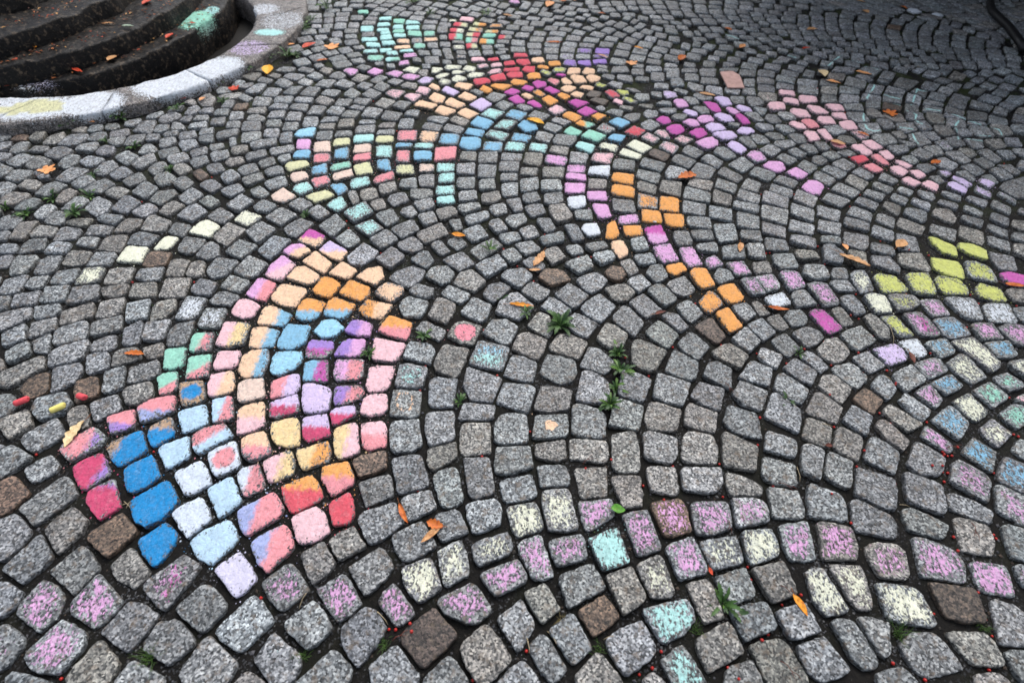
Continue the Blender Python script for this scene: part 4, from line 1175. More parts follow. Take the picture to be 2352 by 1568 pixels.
g 3353 4052 3416 3992 3490 4048 3467 4088 3444 4107
g 3488 4075 3542 3981 3611 4055 3566 4098 3532 4108
g 2595 3487 2710 3460 2737 3497 2635 3555
g 2546 3390 2662 3373 2699 3432 2619 3470 2598 3475
g 2421 3364 2510 3364 2555 3464 2479 3486
g 2391 3271 2412 3248 2510 3275 2523 3353 2424 3353 2392 3281
w 2524 3295 2526 3226 2593 3210 2606 3230 2647 3344 2559 3370
g 2607 3210 2724 3190 2755 3273 2661 3312
g 2653 3330 2694 3310 2761 3282 2771 3295 2784 3320 2744 3350 2681 3378 2659 3347
g 2781 3292 2894 3286 2963 3396 2847 3420
g 2900 3268 2952 3251 3006 3242 3059 3335 2964 3378 2929 3322
g 3006 3413 3067 3365 3121 3443 3068 3494
g 3174 3576 3191 3552 3223 3520 3287 3554 3341 3647 3250 3658
g 3099 3518 3134 3441 3212 3502 3164 3570
g 3078 3318 3147 3271 3210 3378 3182 3388 3130 3394
w 3142 3413 3223 3384 3286 3477 3213 3489 3206 3483
g 2724 3132 2757 3087 2851 3102 2864 3222 2858 3224 2760 3229 2727 3159
g 2754 3239 2875 3233 2886 3276 2847 3278 2771 3277 2759 3252
w 2868 3156 2887 3105 2983 3142 2993 3234 2898 3249 2871 3188
g 2997 3174 3086 3137 3141 3260 3028 3259 3019 3242 3001 3207
g:pk9 1928 3380 1954 3327 2032 3334 2036 3418 1932 3418
g 2044 3361 2153 3344 2177 3439 2059 3438 2045 3384
w 2159 3285 2257 3270 2249 3371 2216 3386 2186 3389 2161 3309
w 2265 3303 2266 3285 2305 3224 2378 3238 2386 3337 2277 3345
g 2023 3248 2059 3195 2144 3217 2151 3325 2033 3323 2025 3273
g:pk9 1927 3251 2003 3224 2010 3226 2020 3321 1936 3313
g:pk9 1808 3199 1834 3150 1921 3166 1916 3261 1823 3244
g:pk9 1934 3140 1937 3130 1955 3105 1998 3108 2035 3115 2034 3213 2030 3218 1945 3203
g 2184 3180 2200 3133 2280 3164 2282 3180 2280 3242 2270 3259 2193 3253 2188 3224
g 2288 3148 2325 3104 2403 3141 2407 3229 2298 3212
g 2414 3166 2423 3133 2464 3141 2494 3150 2496 3246 2449 3247 2420 3239 2418 3231
w:pk1 2504 3146 2519 3074 2613 3098 2620 3197 2609 3199 2520 3199
g 2626 3076 2708 3090 2718 3176 2643 3186 2632 3164
g 2047 3132 2067 3054 2167 3093 2175 3193 2050 3182
g 1826 3131 1833 3069 1862 3029 1946 3076 1917 3155
g:pk9 1759 3078 1765 3045 1790 2958 1832 2976 1819 3098
g:pk7 1970 3092 1978 3063 2006 2986 2063 3021 2059 3042 2043 3106
w 2223 3060 2234 3020 2246 3016 2294 3040 2296 3050 2291 3116 2224 3102
g 2414 3121 2421 3049 2430 3021 2452 3027 2500 3042 2496 3131
g 2300 3015 2327 2947 2415 2989 2404 3116 2312 3079
g 2072 2985 2081 2964 2104 2931 2216 2980 2202 3077 2093 3053 2083 3049
w 1855 2992 1892 2931 1932 2940 1959 2947 1957 3017 1893 3034 1883 3029
g:co8 1797 2912 1831 2868 1890 2904 1860 2949 1817 2958 1804 2953
g 2514 3029 2516 2974 2539 2956 2608 2977 2616 3081 2519 3049
g 2635 3059 2636 2949 2696 2954 2705 2957 2753 3062
w 2750 3006 2765 2949 2784 2952 2853 2983 2861 3071 2761 3055 2751 3032
g:pu2 2865 2998 2951 2990 2997 3113 2904 3097
g:lv4 2442 3014 2447 2907 2477 2914 2508 2922 2504 3031
g 2227 3003 2259 2935 2314 2952 2298 2992 2227 3011
g 1699 2918 1703 2861 1717 2833 1748 2848 1775 2865 1765 2942 1705 2937
g:pk9 1994 2974 1994 2944 2025 2877 2096 2904 2060 2987
g:pk9 1909 2922 1916 2879 1948 2815 1952 2809 2014 2844 1983 2944
g 2121 2895 2148 2845 2241 2890 2249 2933 2241 2951 2142 2937 2125 2929
g 2339 2908 2368 2849 2425 2860 2436 2933 2434 2967 2350 2947 2344 2944
w 2541 2920 2556 2835 2626 2876 2626 2954 2543 2940
g:pk9 2046 2863 2051 2814 2062 2771 2121 2809 2107 2891
g 1801 2842 1808 2827 1853 2796 1879 2806 1919 2829 1872 2878
g 1705 2806 1714 2785 1742 2751 1815 2786 1782 2854 1707 2817
g 2438 2881 2446 2851 2483 2767 2552 2799 2532 2917 2440 2896
g 2645 2925 2653 2882 2671 2819 2680 2797 2746 2830 2726 2954
g 2762 2938 2772 2846 2847 2866 2858 2954
g 2864 2924 2910 2841 2968 2967 2870 2967
g:rd9 1856 2787 1864 2762 1880 2719 1963 2770 1936 2816
g:co9 1982 2814 1986 2787 2020 2720 2064 2729 2033 2840 2004 2826
g 2223 2859 2280 2789 2360 2841 2316 2934
g 2158 2786 2162 2771 2184 2736 2244 2772 2235 2828 2224 2842 2158 2823
g 1628 2729 1665 2695 1722 2741 1697 2800 1648 2789
g 1728 2719 1739 2684 1793 2640 1862 2701 1813 2774 1800 2768
g:co9 1895 2712 1944 2639 2007 2679 1972 2747
g:pk9 2104 2778 2109 2741 2136 2692 2183 2719 2144 2781
g 2324 2772 2325 2750 2386 2698 2462 2759 2419 2838 2377 2835
g 2569 2828 2605 2731 2675 2776 2647 2854
g 2197 2708 2227 2654 2316 2717 2287 2765 2207 2738
g:pk9 2041 2669 2070 2609 2132 2662 2104 2724 2076 2722 2054 2717
g:pk9 2143 2652 2158 2597 2216 2629 2198 2685 2144 2680
g 2453 2739 2491 2649 2576 2696 2535 2771 2464 2748
g 2608 2721 2627 2620 2712 2656 2689 2740 2683 2756 2638 2740
g 2684 2783 2720 2681 2782 2705 2763 2789
g 1648 2655 1711 2552 1765 2601 1785 2626 1701 2699
g 1580 2558 1639 2492 1700 2551 1690 2567 1627 2645 1599 2614
g 1809 2639 1871 2563 1927 2608 1879 2701
g:lv7 2298 2663 2313 2615 2373 2663 2370 2699 2364 2704 2300 2692
g 2400 2687 2401 2662 2443 2588 2479 2619 2484 2629 2466 2684 2460 2699
g 2527 2658 2561 2591 2595 2593 2602 2684 2563 2677
g 1929 2577 1995 2536 2047 2572 1982 2650
w 1738 2552 1798 2455 1870 2543 1795 2624
g:pk9 2055 2584 2060 2552 2091 2511 2146 2548 2106 2614
g 2228 2635 2232 2594 2252 2556 2299 2587 2290 2647
g:lv8 2348 2611 2393 2534 2439 2563 2413 2622 2405 2636 2365 2644 2354 2636
g:lv8 2475 2584 2504 2530 2555 2567 2552 2587 2535 2621 2492 2623
g 1871 2505 1937 2446 1986 2501 1898 2554
g:pk9 2154 2559 2158 2524 2195 2476 2244 2545 2206 2596
g:lv9 2282 2536 2336 2462 2383 2518 2335 2580 2302 2578
g:lv1 2572 2555 2611 2461 2702 2468 2811 2576 2774 2673 2621 2606
g 1634 2463 1727 2389 1787 2450 1699 2532
g 1986 2477 2044 2436 2085 2485 2023 2526
g:lv7 2414 2510 2461 2438 2490 2478 2498 2491 2447 2559
g 1791 2427 1867 2377 1911 2430 1830 2479 1809 2455
g 2093 2450 2128 2395 2171 2424 2178 2469 2104 2490
g 2216 2459 2284 2401 2318 2454 2235 2499
g 1558 2375 1633 2303 1710 2374 1610 2441
g 1919 2402 1975 2344 2023 2409 1957 2455
g 2331 2433 2388 2351 2437 2416 2356 2466
g:lv4 2519 2483 2569 2392 2595 2438 2538 2510
g 1714 2352 1796 2287 1843 2350 1756 2404
g 2017 2375 2081 2307 2118 2370 2045 2420
g 2155 2385 2234 2330 2264 2374 2182 2418
w 1848 2328 1899 2251 1952 2336 1883 2379
g:lv3 2430 2380 2486 2302 2529 2365 2473 2439
g:lv3 2541 2333 2589 2277 2633 2352 2571 2372
g 1930 2279 1998 2204 2031 2229 2064 2300 1970 2329
w 2077 2278 2147 2198 2188 2251 2193 2333 2114 2333
g 2264 2336 2324 2269 2362 2319 2288 2369
g 1641 2258 1738 2191 1779 2267 1692 2325
g:pk1 2362 2265 2419 2201 2466 2273 2400 2321
g 1485 2234 1578 2185 1626 2279 1517 2318
g 1767 2213 1833 2148 1877 2234 1805 2273
g 2204 2244 2270 2175 2316 2240 2233 2287
w 1851 2164 1946 2102 1998 2171 1908 2234 1898 2241 1866 2193
g 1589 2156 1697 2111 1727 2178 1619 2226
g 2304 2183 2361 2105 2403 2173 2336 2230
w:pk2 2442 2217 2496 2165 2551 2259 2476 2265
g 1451 2116 1545 2077 1586 2171 1483 2201
g 2000 2135 2089 2067 2146 2161 2039 2203
w 2131 2114 2201 2040 2235 2078 2269 2155 2180 2204
g 1699 2094 1783 2036 1821 2123 1738 2172
g 2381 2111 2442 2073 2487 2150 2417 2161
g 1790 1990 1869 1978 1883 1979 1915 2091 1829 2117 1800 2052
g 1539 2023 1619 1973 1652 2000 1686 2085 1579 2115
g 2245 2061 2321 2005 2363 2090 2274 2127
g:yg9 1967 2064 1988 1984 2048 1958 2078 2030 2005 2088 1978 2102
g 1432 2022 1527 2008 1541 2065 1453 2075
g:yg9 2085 2023 2120 1974 2178 1940 2210 2013 2164 2059 2100 2065
g 1651 1973 1749 1940 1773 2012 1678 2041
w 2336 2009 2389 1962 2437 2065 2366 2073
g 1400 1880 1483 1871 1515 1951 1487 2006 1467 2009 1430 1995
w 1534 1949 1550 1862 1593 1865 1620 1960 1545 1980
g 1615 1870 1715 1820 1734 1849 1726 1935 1636 1939
w 1740 1879 1860 1836 1877 1867 1885 1971 1770 1963
g 2195 1935 2203 1878 2277 1874 2314 1973 2216 2005 2211 1992
g:yg9 1889 1863 1934 1824 2003 1806 2028 1860 2036 1927 1915 1944
g:mi9 -1324 4626 -1305 4588 -1237 4605 -1235 4614 -1248 4676 -1318 4668
g:aq9 -1136 4537 -1124 4472 -1032 4491 -1043 4555 -1046 4568
g:mi9 -1023 4516 -1009 4439 -931 4432 -932 4526
g:aq9 -1131 4440 -1118 4357 -1019 4378 -1039 4451
g:aq9 -1005 4402 -994 4320 -915 4329 -928 4411
g:aq9 -919 4491 -918 4438 -917 4418 -915 4407 -800 4448 -828 4492
g:aq9 -1241 4358 -1238 4339 -1223 4255 -1129 4274 -1145 4369
g:aq9 -904 4396 -891 4314 -793 4325 -806 4416
g:aq9 -1112 4328 -1104 4265 -1012 4284 -1028 4356
g:mi9 -985 4308 -985 4248 -918 4246 -897 4250 -899 4288 -904 4317
g:mi9 -877 4296 -865 4217 -863 4209 -758 4212 -777 4298
g:mi8 -761 4317 -754 4254 -747 4221 -666 4239 -677 4327
g:aq9 -1075 4256 -1062 4203 -1031 4207 -990 4215 -1004 4273
g:aq9 -973 4222 -956 4158 -869 4176 -883 4241
g:aq9 -1190 4144 -1177 4070 -1064 4099 -1078 4165
g:aq9 -1062 4188 -1047 4107 -960 4125 -981 4205
g:pc8 -932 4149 -923 4079 -829 4083 -846 4167
g:pc4 -828 4169 -821 4103 -818 4092 -750 4093 -741 4094 -753 4177
g:pc8 -742 4186 -731 4110 -631 4137 -643 4205
g:aq9 -1137 4047 -1122 3987 -1116 3976 -1025 3985 -1018 3987 -1038 4058
g:aq9 -1034 4090 -1032 4080 -1013 4015 -921 4040 -946 4108
g:pc9 -930 4025 -924 3973 -921 3966 -831 3981 -804 3989 -820 4055
g:mi8 -797 4075 -788 3990 -754 3993 -706 4003 -717 4084
g:aq8 -1129 3932 -1117 3862 -1016 3888 -1036 3958
g:aq9 -1024 3973 -1020 3945 -1008 3905 -999 3896 -929 3953 -945 3997
g:aq9 -877 3955 -873 3918 -872 3911 -774 3921 -789 3978 -808 3976
g:mi8 -1088 3854 -1071 3774 -999 3762 -985 3766 -964 3806 -972 3847 -985 3880
g:aq8 -965 3908 -959 3857 -872 3866 -891 3936 -946 3924
g:aq9>mi8r -955 3819 -944 3759 -854 3781 -842 3788 -861 3843
g:li8 -845 3895 -834 3831 -737 3856 -755 3913
g:li8 -854 3767 -842 3697 -770 3734 -794 3804
g:pk9 -518 4543 -414 4528 -404 4615 -510 4621
g:cm8 -599 4514 -537 4522 -542 4571 -592 4566 -596 4536
g:rd9>yc8r -555 4506 -554 4431 -442 4417 -440 4437 -445 4500 -520 4510
g:yc9>or9r -408 4464 -313 4457 -302 4516 -400 4540
g:rd9>cm8r -570 4399 -569 4317 -462 4303 -462 4384
g:yc8>or7r -435 4360 -324 4337 -324 4425 -428 4432
g:or7 -283 4426 -176 4438 -178 4494 -190 4504 -266 4503
g:yc8>or8r -309 4324 -222 4319 -203 4321 -200 4387 -300 4385
g:rd9>mi9r -571 4279 -557 4177 -458 4188 -467 4291
g:yc8>rd9r -442 4318 -442 4239 -338 4250 -337 4327 -347 4329
g:mi9 -321 4236 -219 4238 -216 4306 -236 4307 -314 4299
g:mi9>co8r -437 4220 -436 4201 -430 4134 -346 4143 -344 4221
g:or9>mi9r -333 4164 -332 4121 -251 4130 -226 4134 -224 4209 -332 4206
g:cm4 -532 4160 -527 4109 -440 4118 -445 4169
g:cm7 -520 4074 -509 4002 -424 4011 -438 4091
g:rd9>yc8r -427 4108 -421 4064 -413 4019 -331 4027 -348 4117
g:rd9>yc4r -201 4226 -98 4233 -103 4310 -119 4310 -166 4312 -199 4309
g:pc4 -474 3909 -469 3854 -402 3860 -406 3900
g:pk9 -370 3878 -361 3817 -265 3842 -288 3902
g:rd9 -259 3890 -252 3836 -172 3859 -181 3913
g:pk7 -329 3785 -310 3714 -236 3746 -238 3757 -258 3812
g:pk8 -233 3799 -223 3740 -142 3768 -157 3827
g:li8 -154 4984 -113 4956 -51 4963 -68 5050 -140 5041
g:li3 -225 4549 -161 4497 -117 4563 -214 4601
g:pu3 389 4154 503 4136 515 4211 403 4229
g:pu7 371 4041 478 4036 491 4125 481 4127 382 4124
g:pu9 502 4053 573 4045 606 4046 621 4148 517 4145
g:pu4 248 3938 344 3932 351 4028 254 4026
g:pu7 481 3978 594 3974 605 4034 490 4030
g:pu8 266 3851 268 3838 367 3819 358 3917 279 3917
g:pu9 371 3911 374 3871 376 3850 464 3837 463 3928
g:pu9 476 3885 476 3864 580 3882 577 3962 479 3936
g:rd9 -78 3983 -76 3920 30 3930 16 3993
g:rd9 -141 3811 -132 3778 -56 3799 -71 3866 -141 3844
g:rd9 -57 3890 -55 3849 -52 3833 -2 3789 49 3831 28 3906
g:pc9 48 3922 55 3852 57 3845 148 3855 131 3946
g:or9 166 3876 169 3801 259 3816 248 3891
g:wh9 3254 5220 3286 5148 3378 5191 3364 5267 3306 5282
g:wh9 3421 5138 3465 5078 3519 5106 3480 5178
b 2905 4787 2994 4748 3034 4821 2944 4861
g -1547 4812 -1534 4715 -1532 4702 -1433 4716 -1446 4825
g -1462 4699 -1455 4659 -1449 4619 -1369 4631 -1378 4704 -1390 4704 -1437 4703
g -1420 4717 -1313 4717 -1310 4796 -1419 4796
g -1299 4745 -1213 4726 -1188 4801 -1269 4819 -1275 4820
g -1184 4771 -1106 4747 -1091 4743 -1058 4816 -1120 4837 -1151 4846
g -1221 4668 -1127 4642 -1093 4730 -1187 4756
g -1315 4841 -1261 4831 -1234 4924 -1291 4935 -1314 4851
g -1432 4820 -1333 4810 -1317 4921 -1417 4931
g -1248 4829 -1188 4815 -1148 4931 -1213 4947 -1244 4844
g -1158 4862 -1060 4833 -1021 4932 -1120 4961
g -1049 4802 -953 4779 -921 4877 -1017 4901
g -954 4732 -854 4708 -819 4796 -924 4822
g -1084 4712 -989 4688 -960 4766 -1055 4791
g -1123 4601 -1027 4576 -994 4674 -1091 4699
g -1003 4581 -920 4564 -890 4678 -973 4695
g -891 4618 -807 4602 -783 4681 -872 4698
g -900 4832 -801 4807 -769 4911 -869 4936
g -771 4830 -666 4782 -635 4873 -741 4922
g -816 4707 -739 4680 -706 4786 -784 4815
g -723 4685 -640 4630 -616 4701 -699 4757
g -616 4660 -531 4604 -507 4670 -594 4727
g -771 4576 -672 4553 -662 4629 -761 4653
g -611 4876 -508 4821 -472 4909 -576 4965
g -651 4780 -565 4724 -539 4796 -625 4853
g -547 4736 -471 4691 -441 4763 -518 4810 -542 4750
g -488 4806 -472 4796 -387 4747 -346 4832 -447 4892
g -430 4896 -411 4886 -339 4845 -306 4919 -303 4925 -394 4978
g -466 4665 -383 4620 -346 4702 -428 4753
g -351 4779 -277 4739 -234 4830 -311 4872
g -302 4893 -255 4868 -238 4914 -219 4966 -265 4990
g -343 4672 -258 4632 -232 4704 -318 4744
g -254 4728 -202 4708 -181 4787 -231 4807
g -368 4551 -262 4516 -235 4610 -342 4646
g -906 4514 -805 4504 -795 4588 -898 4599
g -786 4539 -782 4453 -773 4453 -678 4456 -682 4542
g -785 4440 -781 4340 -679 4340 -682 4441
g -663 4521 -624 4509 -613 4507 -603 4576 -653 4591
g -667 4424 -574 4412 -570 4488 -663 4501
g -668 4398 -658 4288 -580 4291 -589 4401
g -637 4248 -632 4219 -623 4166 -569 4172 -574 4208 -580 4255
g -708 4103 -687 4007 -612 4012 -632 4108
g -621 4127 -604 4038 -529 4044 -544 4133
g -664 3995 -638 3894 -573 3896 -596 3997
g -590 4025 -567 3933 -507 3934 -529 4026
g -759 3980 -735 3890 -653 3897 -677 3986
g -775 3834 -755 3767 -695 3768 -716 3840 -756 3839
g -698 3872 -673 3767 -573 3778 -597 3883
g -563 3914 -541 3837 -483 3838 -504 3915
g -567 3825 -549 3757 -488 3759 -505 3826 -558 3825
g -697 3754 -677 3684 -628 3686 -629 3729 -636 3756
g -933 3721 -911 3661 -858 3671 -879 3731
g -1018 3744 -994 3692 -941 3708 -960 3761
g -486 3992 -470 3921 -454 3919 -404 3923 -420 3999 -444 3996
g -406 3998 -382 3895 -299 3914 -322 4017
g -304 4006 -286 3929 -214 3949 -221 3987 -229 4025 -253 4020
g -316 4098 -299 4021 -225 4039 -241 4116
g -226 4122 -216 4060 -141 4074 -149 4136
g -211 3996 -201 3946 -128 3963 -136 4010
g -465 3842 -450 3775 -385 3781 -399 3849
g -1465 4502 -1446 4401 -1353 4420 -1371 4521 -1411 4513
g -1358 4555 -1344 4451 -1252 4466 -1264 4570
g -1239 4480 -1154 4477 -1148 4550 -1233 4552
g -1231 4566 -1224 4565 -1162 4563 -1147 4634 -1216 4642
g -1247 4454 -1242 4375 -1142 4382 -1145 4464 -1239 4458
g -1442 4387 -1421 4273 -1335 4290 -1355 4404
g -1342 4409 -1323 4295 -1246 4309 -1264 4423
g -1542 4468 -1523 4370 -1466 4382 -1457 4384 -1475 4482
g -1657 4427 -1639 4346 -1535 4368 -1540 4392 -1552 4449
g -1686 4544 -1663 4439 -1564 4460 -1585 4565
g -1574 4578 -1568 4542 -1558 4493 -1555 4479 -1478 4495 -1496 4593
g -1482 4596 -1468 4515 -1368 4535 -1370 4548 -1381 4616
g -1587 4663 -1574 4591 -1552 4595 -1461 4613 -1472 4684
g -1753 4720 -1732 4614 -1632 4631 -1651 4738
g -1638 4751 -1625 4671 -1563 4680 -1542 4684 -1555 4764
g -1805 4837 -1786 4730 -1702 4742 -1686 4745 -1704 4852
g -1692 4866 -1685 4815 -1678 4776 -1675 4758 -1626 4766 -1574 4774 -1589 4879
g -1604 4337 -1585 4261 -1517 4277 -1530 4330 -1536 4353
g -1524 4357 -1504 4277 -1437 4291 -1440 4308 -1453 4372
g -1657 4227 -1624 4135 -1520 4169 -1550 4257
g -1529 4254 -1506 4173 -1430 4193 -1452 4275
g -1342 4275 -1326 4199 -1231 4218 -1245 4294
g -1322 4181 -1300 4107 -1217 4130 -1239 4203
g -1425 4222 -1419 4198 -1398 4124 -1324 4145 -1353 4243
g -1533 4136 -1500 4064 -1449 4086 -1423 4102 -1455 4171
g -1304 4080 -1265 3992 -1175 4029 -1213 4117
g -1208 4245 -1194 4160 -1104 4173 -1117 4261 -1156 4255 -1181 4250
g -1418 4091 -1368 3993 -1297 4027 -1346 4126
g -1554 4004 -1511 3939 -1415 4002 -1458 4069
g -1653 4090 -1601 4000 -1508 4052 -1559 4143
g -1219 3983 -1185 3923 -1118 3954 -1151 4014
g -1673 3919 -1606 3827 -1529 3886 -1596 3979
g -1505 3917 -1454 3847 -1365 3916 -1416 3987
g -1407 3867 -1353 3797 -1275 3851 -1328 3922
g -1320 3940 -1262 3858 -1188 3904 -1246 3987
g -1549 3851 -1500 3785 -1455 3825 -1504 3892
g -1480 3787 -1409 3696 -1339 3756 -1410 3848
g -1238 3846 -1189 3779 -1108 3828 -1156 3897
g -1347 3785 -1290 3712 -1200 3771 -1256 3845
g -1187 3763 -1144 3704 -1070 3747 -1112 3807
g -1567 3711 -1498 3622 -1421 3682 -1490 3772
g -1413 3673 -1372 3619 -1327 3654 -1367 3708
g -1295 3691 -1238 3615 -1141 3678 -1198 3755
g -174 3940 -162 3875 -93 3886 -103 3956
g -210 4213 -205 4147 -114 4153 -117 4219
g -195 4052 -188 4013 -113 4026 -119 4066
g -101 4219 -100 4118 0 4119 1 4220
g -104 4102 -99 4003 7 4007 3 4105
g -80 4269 23 4264 35 4371 -69 4376
g -190 4326 -89 4321 -84 4391 -185 4395
g -154 4411 -53 4402 -42 4490 -144 4499
g -40 4390 53 4385 56 4402 70 4489 -26 4494
g 52 4306 146 4301 163 4389 67 4394
g 28 4202 131 4198 144 4289 121 4290 40 4294
g 15 4182 18 4077 123 4079 121 4184
g 29 4064 32 3975 122 3977 119 4066
g 136 3998 239 3996 243 4090 139 4092
g 151 3908 232 3907 237 3982 154 3984
g 137 4109 247 4105 257 4205 146 4209
g 151 4226 267 4221 281 4313 163 4318
g 176 4334 298 4326 313 4410 190 4418
g 136 4436 236 4429 254 4520 153 4527 142 4470
g 250 4431 344 4418 365 4503 269 4516 252 4442
g 27 4510 135 4500 150 4578 152 4588 44 4599
g -99 4519 13 4505 29 4601 -84 4615
g 113 4609 206 4594 218 4629 229 4664 135 4681
g 203 4541 297 4525 323 4601 228 4617 205 4549
g 329 4533 413 4499 446 4573 363 4607
g 344 4378 431 4353 463 4445 375 4470
g 298 4254 404 4242 424 4342 317 4355
g 270 4146 374 4138 388 4230 283 4238
g 255 4045 357 4040 366 4126 263 4132
g 426 4242 537 4221 561 4315 449 4336
g 539 4165 640 4160 660 4247 558 4251
g 662 4158 757 4116 792 4217 696 4260
g 363 3940 465 3941 469 4024 365 4022
g 480 4365 575 4323 614 4407 519 4449
g 425 4492 493 4437 546 4503 479 4559
g 499 4575 562 4505 627 4564 564 4635
g 567 4460 639 4405 702 4492 629 4548
g 675 4563 733 4510 807 4611 748 4665
g 584 4277 680 4256 705 4339 608 4362
g 656 4385 731 4338 776 4419 700 4468
g 740 4499 797 4433 863 4514 806 4581
g 723 4263 809 4224 848 4325 761 4365
g 792 4383 859 4332 906 4412 839 4464
g 870 4456 943 4407 992 4498 919 4548
g 887 4312 963 4278 995 4368 918 4403
g 821 4208 918 4169 952 4267 855 4307
g 771 4096 870 4055 904 4153 804 4194
g 629 4020 731 3988 760 4087 658 4119
g 593 3889 699 3865 722 3963 615 3988
g 736 3966 836 3928 867 4023 766 4061
g 876 4032 959 3990 990 4065 906 4109
g 918 4128 1018 4084 1052 4176 952 4221
g 970 4234 1073 4199 1100 4296 996 4332
g 978 4391 1061 4364 1083 4458 999 4486
g 968 4530 1054 4502 1071 4591 985 4622
g 1072 4320 1155 4303 1174 4416 1090 4434
g 1041 4084 1142 4054 1170 4155 1068 4186
g 1141 4194 1205 4178 1236 4298 1171 4314
g 982 3972 1087 3943 1110 4042 1005 4072
g 1147 4013 1245 3989 1274 4095 1175 4120
g 1200 4135 1307 4097 1345 4186 1237 4224
g 976 3863 1065 3872 1072 3922 985 3937
g 1110 3883 1147 3875 1192 3880 1208 3951 1127 3968
g 849 3914 945 3880 969 3962 871 3996
g 747 3845 819 3823 837 3886 761 3910
g 497 3823 570 3798 579 3853 519 3859 502 3856
g -245 4855 -173 4825 -131 4941 -204 4971
g -180 4740 -124 4722 -89 4834 -149 4852 -169 4782
g -62 4857 8 4843 13 4861 37 4963 -34 4978
g -103 4720 1 4700 19 4748 25 4773 -87 4794
g 39 4907 115 4893 147 5012 67 5027
g 7 4790 83 4777 110 4878 34 4892
g -149 4641 -63 4625 -53 4624 -38 4694 -135 4711
g -6 4621 94 4607 117 4684 15 4699 6 4677
g 110 4820 157 4814 189 4920 138 4928 130 4900
g 86 4723 192 4700 222 4783 118 4806
g 209 4799 294 4781 323 4847 245 4864 237 4866
g 193 4887 256 4875 293 4985 227 4996
g 303 4754 381 4737 385 4745 413 4822 334 4839
g 289 4639 374 4618 397 4676 314 4705
g 200 4684 284 4667 313 4737 228 4755
g 273 4873 379 4848 413 4944 306 4969
g 350 4973 454 4953 471 5021 472 5027 473 5043 371 5063
g 400 4845 496 4823 515 4901 419 4923
g 378 4697 458 4667 482 4722 401 4752
g 445 4752 500 4731 512 4752 527 4794 469 4816
g 475 4670 535 4626 583 4696 522 4741
g 506 5003 509 4916 595 4913 593 5000
g 484 5023 557 5014 570 5125 494 5134
g 595 5088 609 4975 706 4983 692 5096
g 610 4953 631 4855 738 4873 718 4971
g 579 4715 647 4685 670 4752 602 4783
g 604 4609 655 4565 720 4647 724 4653 674 4698
g 675 4849 678 4763 761 4760 759 4846
g 738 4994 748 4891 830 4891 821 4997
g 775 4799 879 4781 886 4856 781 4875
g 761 4705 815 4679 819 4685 850 4757 810 4778 790 4784
g 704 5119 714 5019 716 5007 813 5012 803 5123
g 822 5145 824 5035 917 5028 915 5132 915 5138
g 838 5020 839 4933 925 4919 925 5011
g 935 5048 944 4952 1048 4946 1040 5042
g 926 5170 933 5063 1016 5056 1034 5055 1029 5162
g 1041 5195 1052 5089 1158 5084 1148 5190
g 1053 5074 1065 4985 1167 4982 1156 5071
g 1062 4973 1065 4940 1071 4882 1172 4873 1164 4962
g 944 4939 953 4859 1061 4851 1053 4931
g 996 4843 1002 4765 1090 4748 1085 4826
g 892 4735 973 4710 986 4801 904 4827
g 1100 4865 1101 4775 1102 4768 1191 4748 1190 4844
g 1008 4746 1011 4670 1133 4658 1131 4729
g 1083 4650 1084 4583 1168 4566 1168 4633
g 836 4566 884 4522 953 4624 905 4670
g 814 4647 853 4618 886 4669 907 4708 861 4741
g 1174 5193 1182 5085 1194 5084 1284 5078 1278 5185
g 1173 5073 1182 4973 1274 4965 1266 5064
g 1181 4959 1187 4858 1279 4844 1279 4858 1274 4946
g 1145 4738 1151 4658 1223 4650 1241 4649 1236 4726
g 1292 5171 1292 5159 1300 5052 1393 5046 1386 5165
g 1281 5041 1294 4932 1313 4930 1377 4926 1364 5035
g 1289 4919 1293 4820 1391 4814 1394 4860 1379 4912
g 1247 4763 1253 4670 1315 4664 1311 4756
g 1181 4638 1186 4559 1268 4557 1267 4635
g 1076 4474 1168 4459 1174 4549 1080 4564
g 1212 4538 1219 4439 1292 4446 1286 4546
g 1420 5145 1524 5136 1530 5241 1425 5250
g 1407 5021 1506 5013 1512 5122 1412 5131
g 1391 4917 1474 4910 1495 4909 1502 4999 1396 5008
g 1322 4801 1325 4720 1327 4678 1412 4677 1409 4801
g 1407 4828 1509 4817 1511 4895 1407 4901
g 1422 4809 1426 4699 1524 4693 1522 4803
g 1442 4645 1451 4530 1545 4538 1537 4653
g 1345 4632 1358 4507 1437 4528 1425 4655
g 1372 4495 1387 4416 1503 4433 1489 4513
g 1268 4431 1270 4345 1372 4345 1371 4431
g 1299 4536 1305 4444 1347 4444 1340 4542
g 1236 4247 1291 4233 1320 4318 1259 4334
g 1299 4221 1371 4190 1418 4266 1345 4297
g 1435 4325 1518 4320 1522 4403 1450 4411 1441 4411
g 1423 4211 1524 4185 1555 4285 1454 4311
g 1362 4105 1448 4083 1484 4182 1397 4204
g 1300 4004 1377 3988 1402 4070 1324 4086
g 1246 3900 1296 3891 1329 3891 1352 3981 1270 3998
g 1384 3903 1470 3912 1486 3962 1408 3980
g 1433 3990 1521 3968 1551 4062 1462 4085
g 1520 4093 1596 4075 1618 4169 1541 4188
g 1616 4261 1621 4181 1703 4171 1698 4250
g 1568 4281 1666 4267 1672 4351 1570 4367
g 1535 4406 1622 4394 1623 4488 1536 4502
g 1576 4603 1578 4514 1702 4502 1701 4591
g 1636 4495 1641 4428 1745 4412 1741 4479
g 1678 4405 1687 4332 1777 4323 1770 4394
g 1551 4718 1553 4620 1649 4611 1648 4710
g 1511 4941 1617 4928 1629 5024 1529 5036 1521 5037
g 1522 5050 1629 5040 1646 5126 1601 5131 1538 5137
g 1551 5149 1659 5138 1675 5239 1566 5250
g 1525 4926 1528 4833 1630 4813 1628 4904
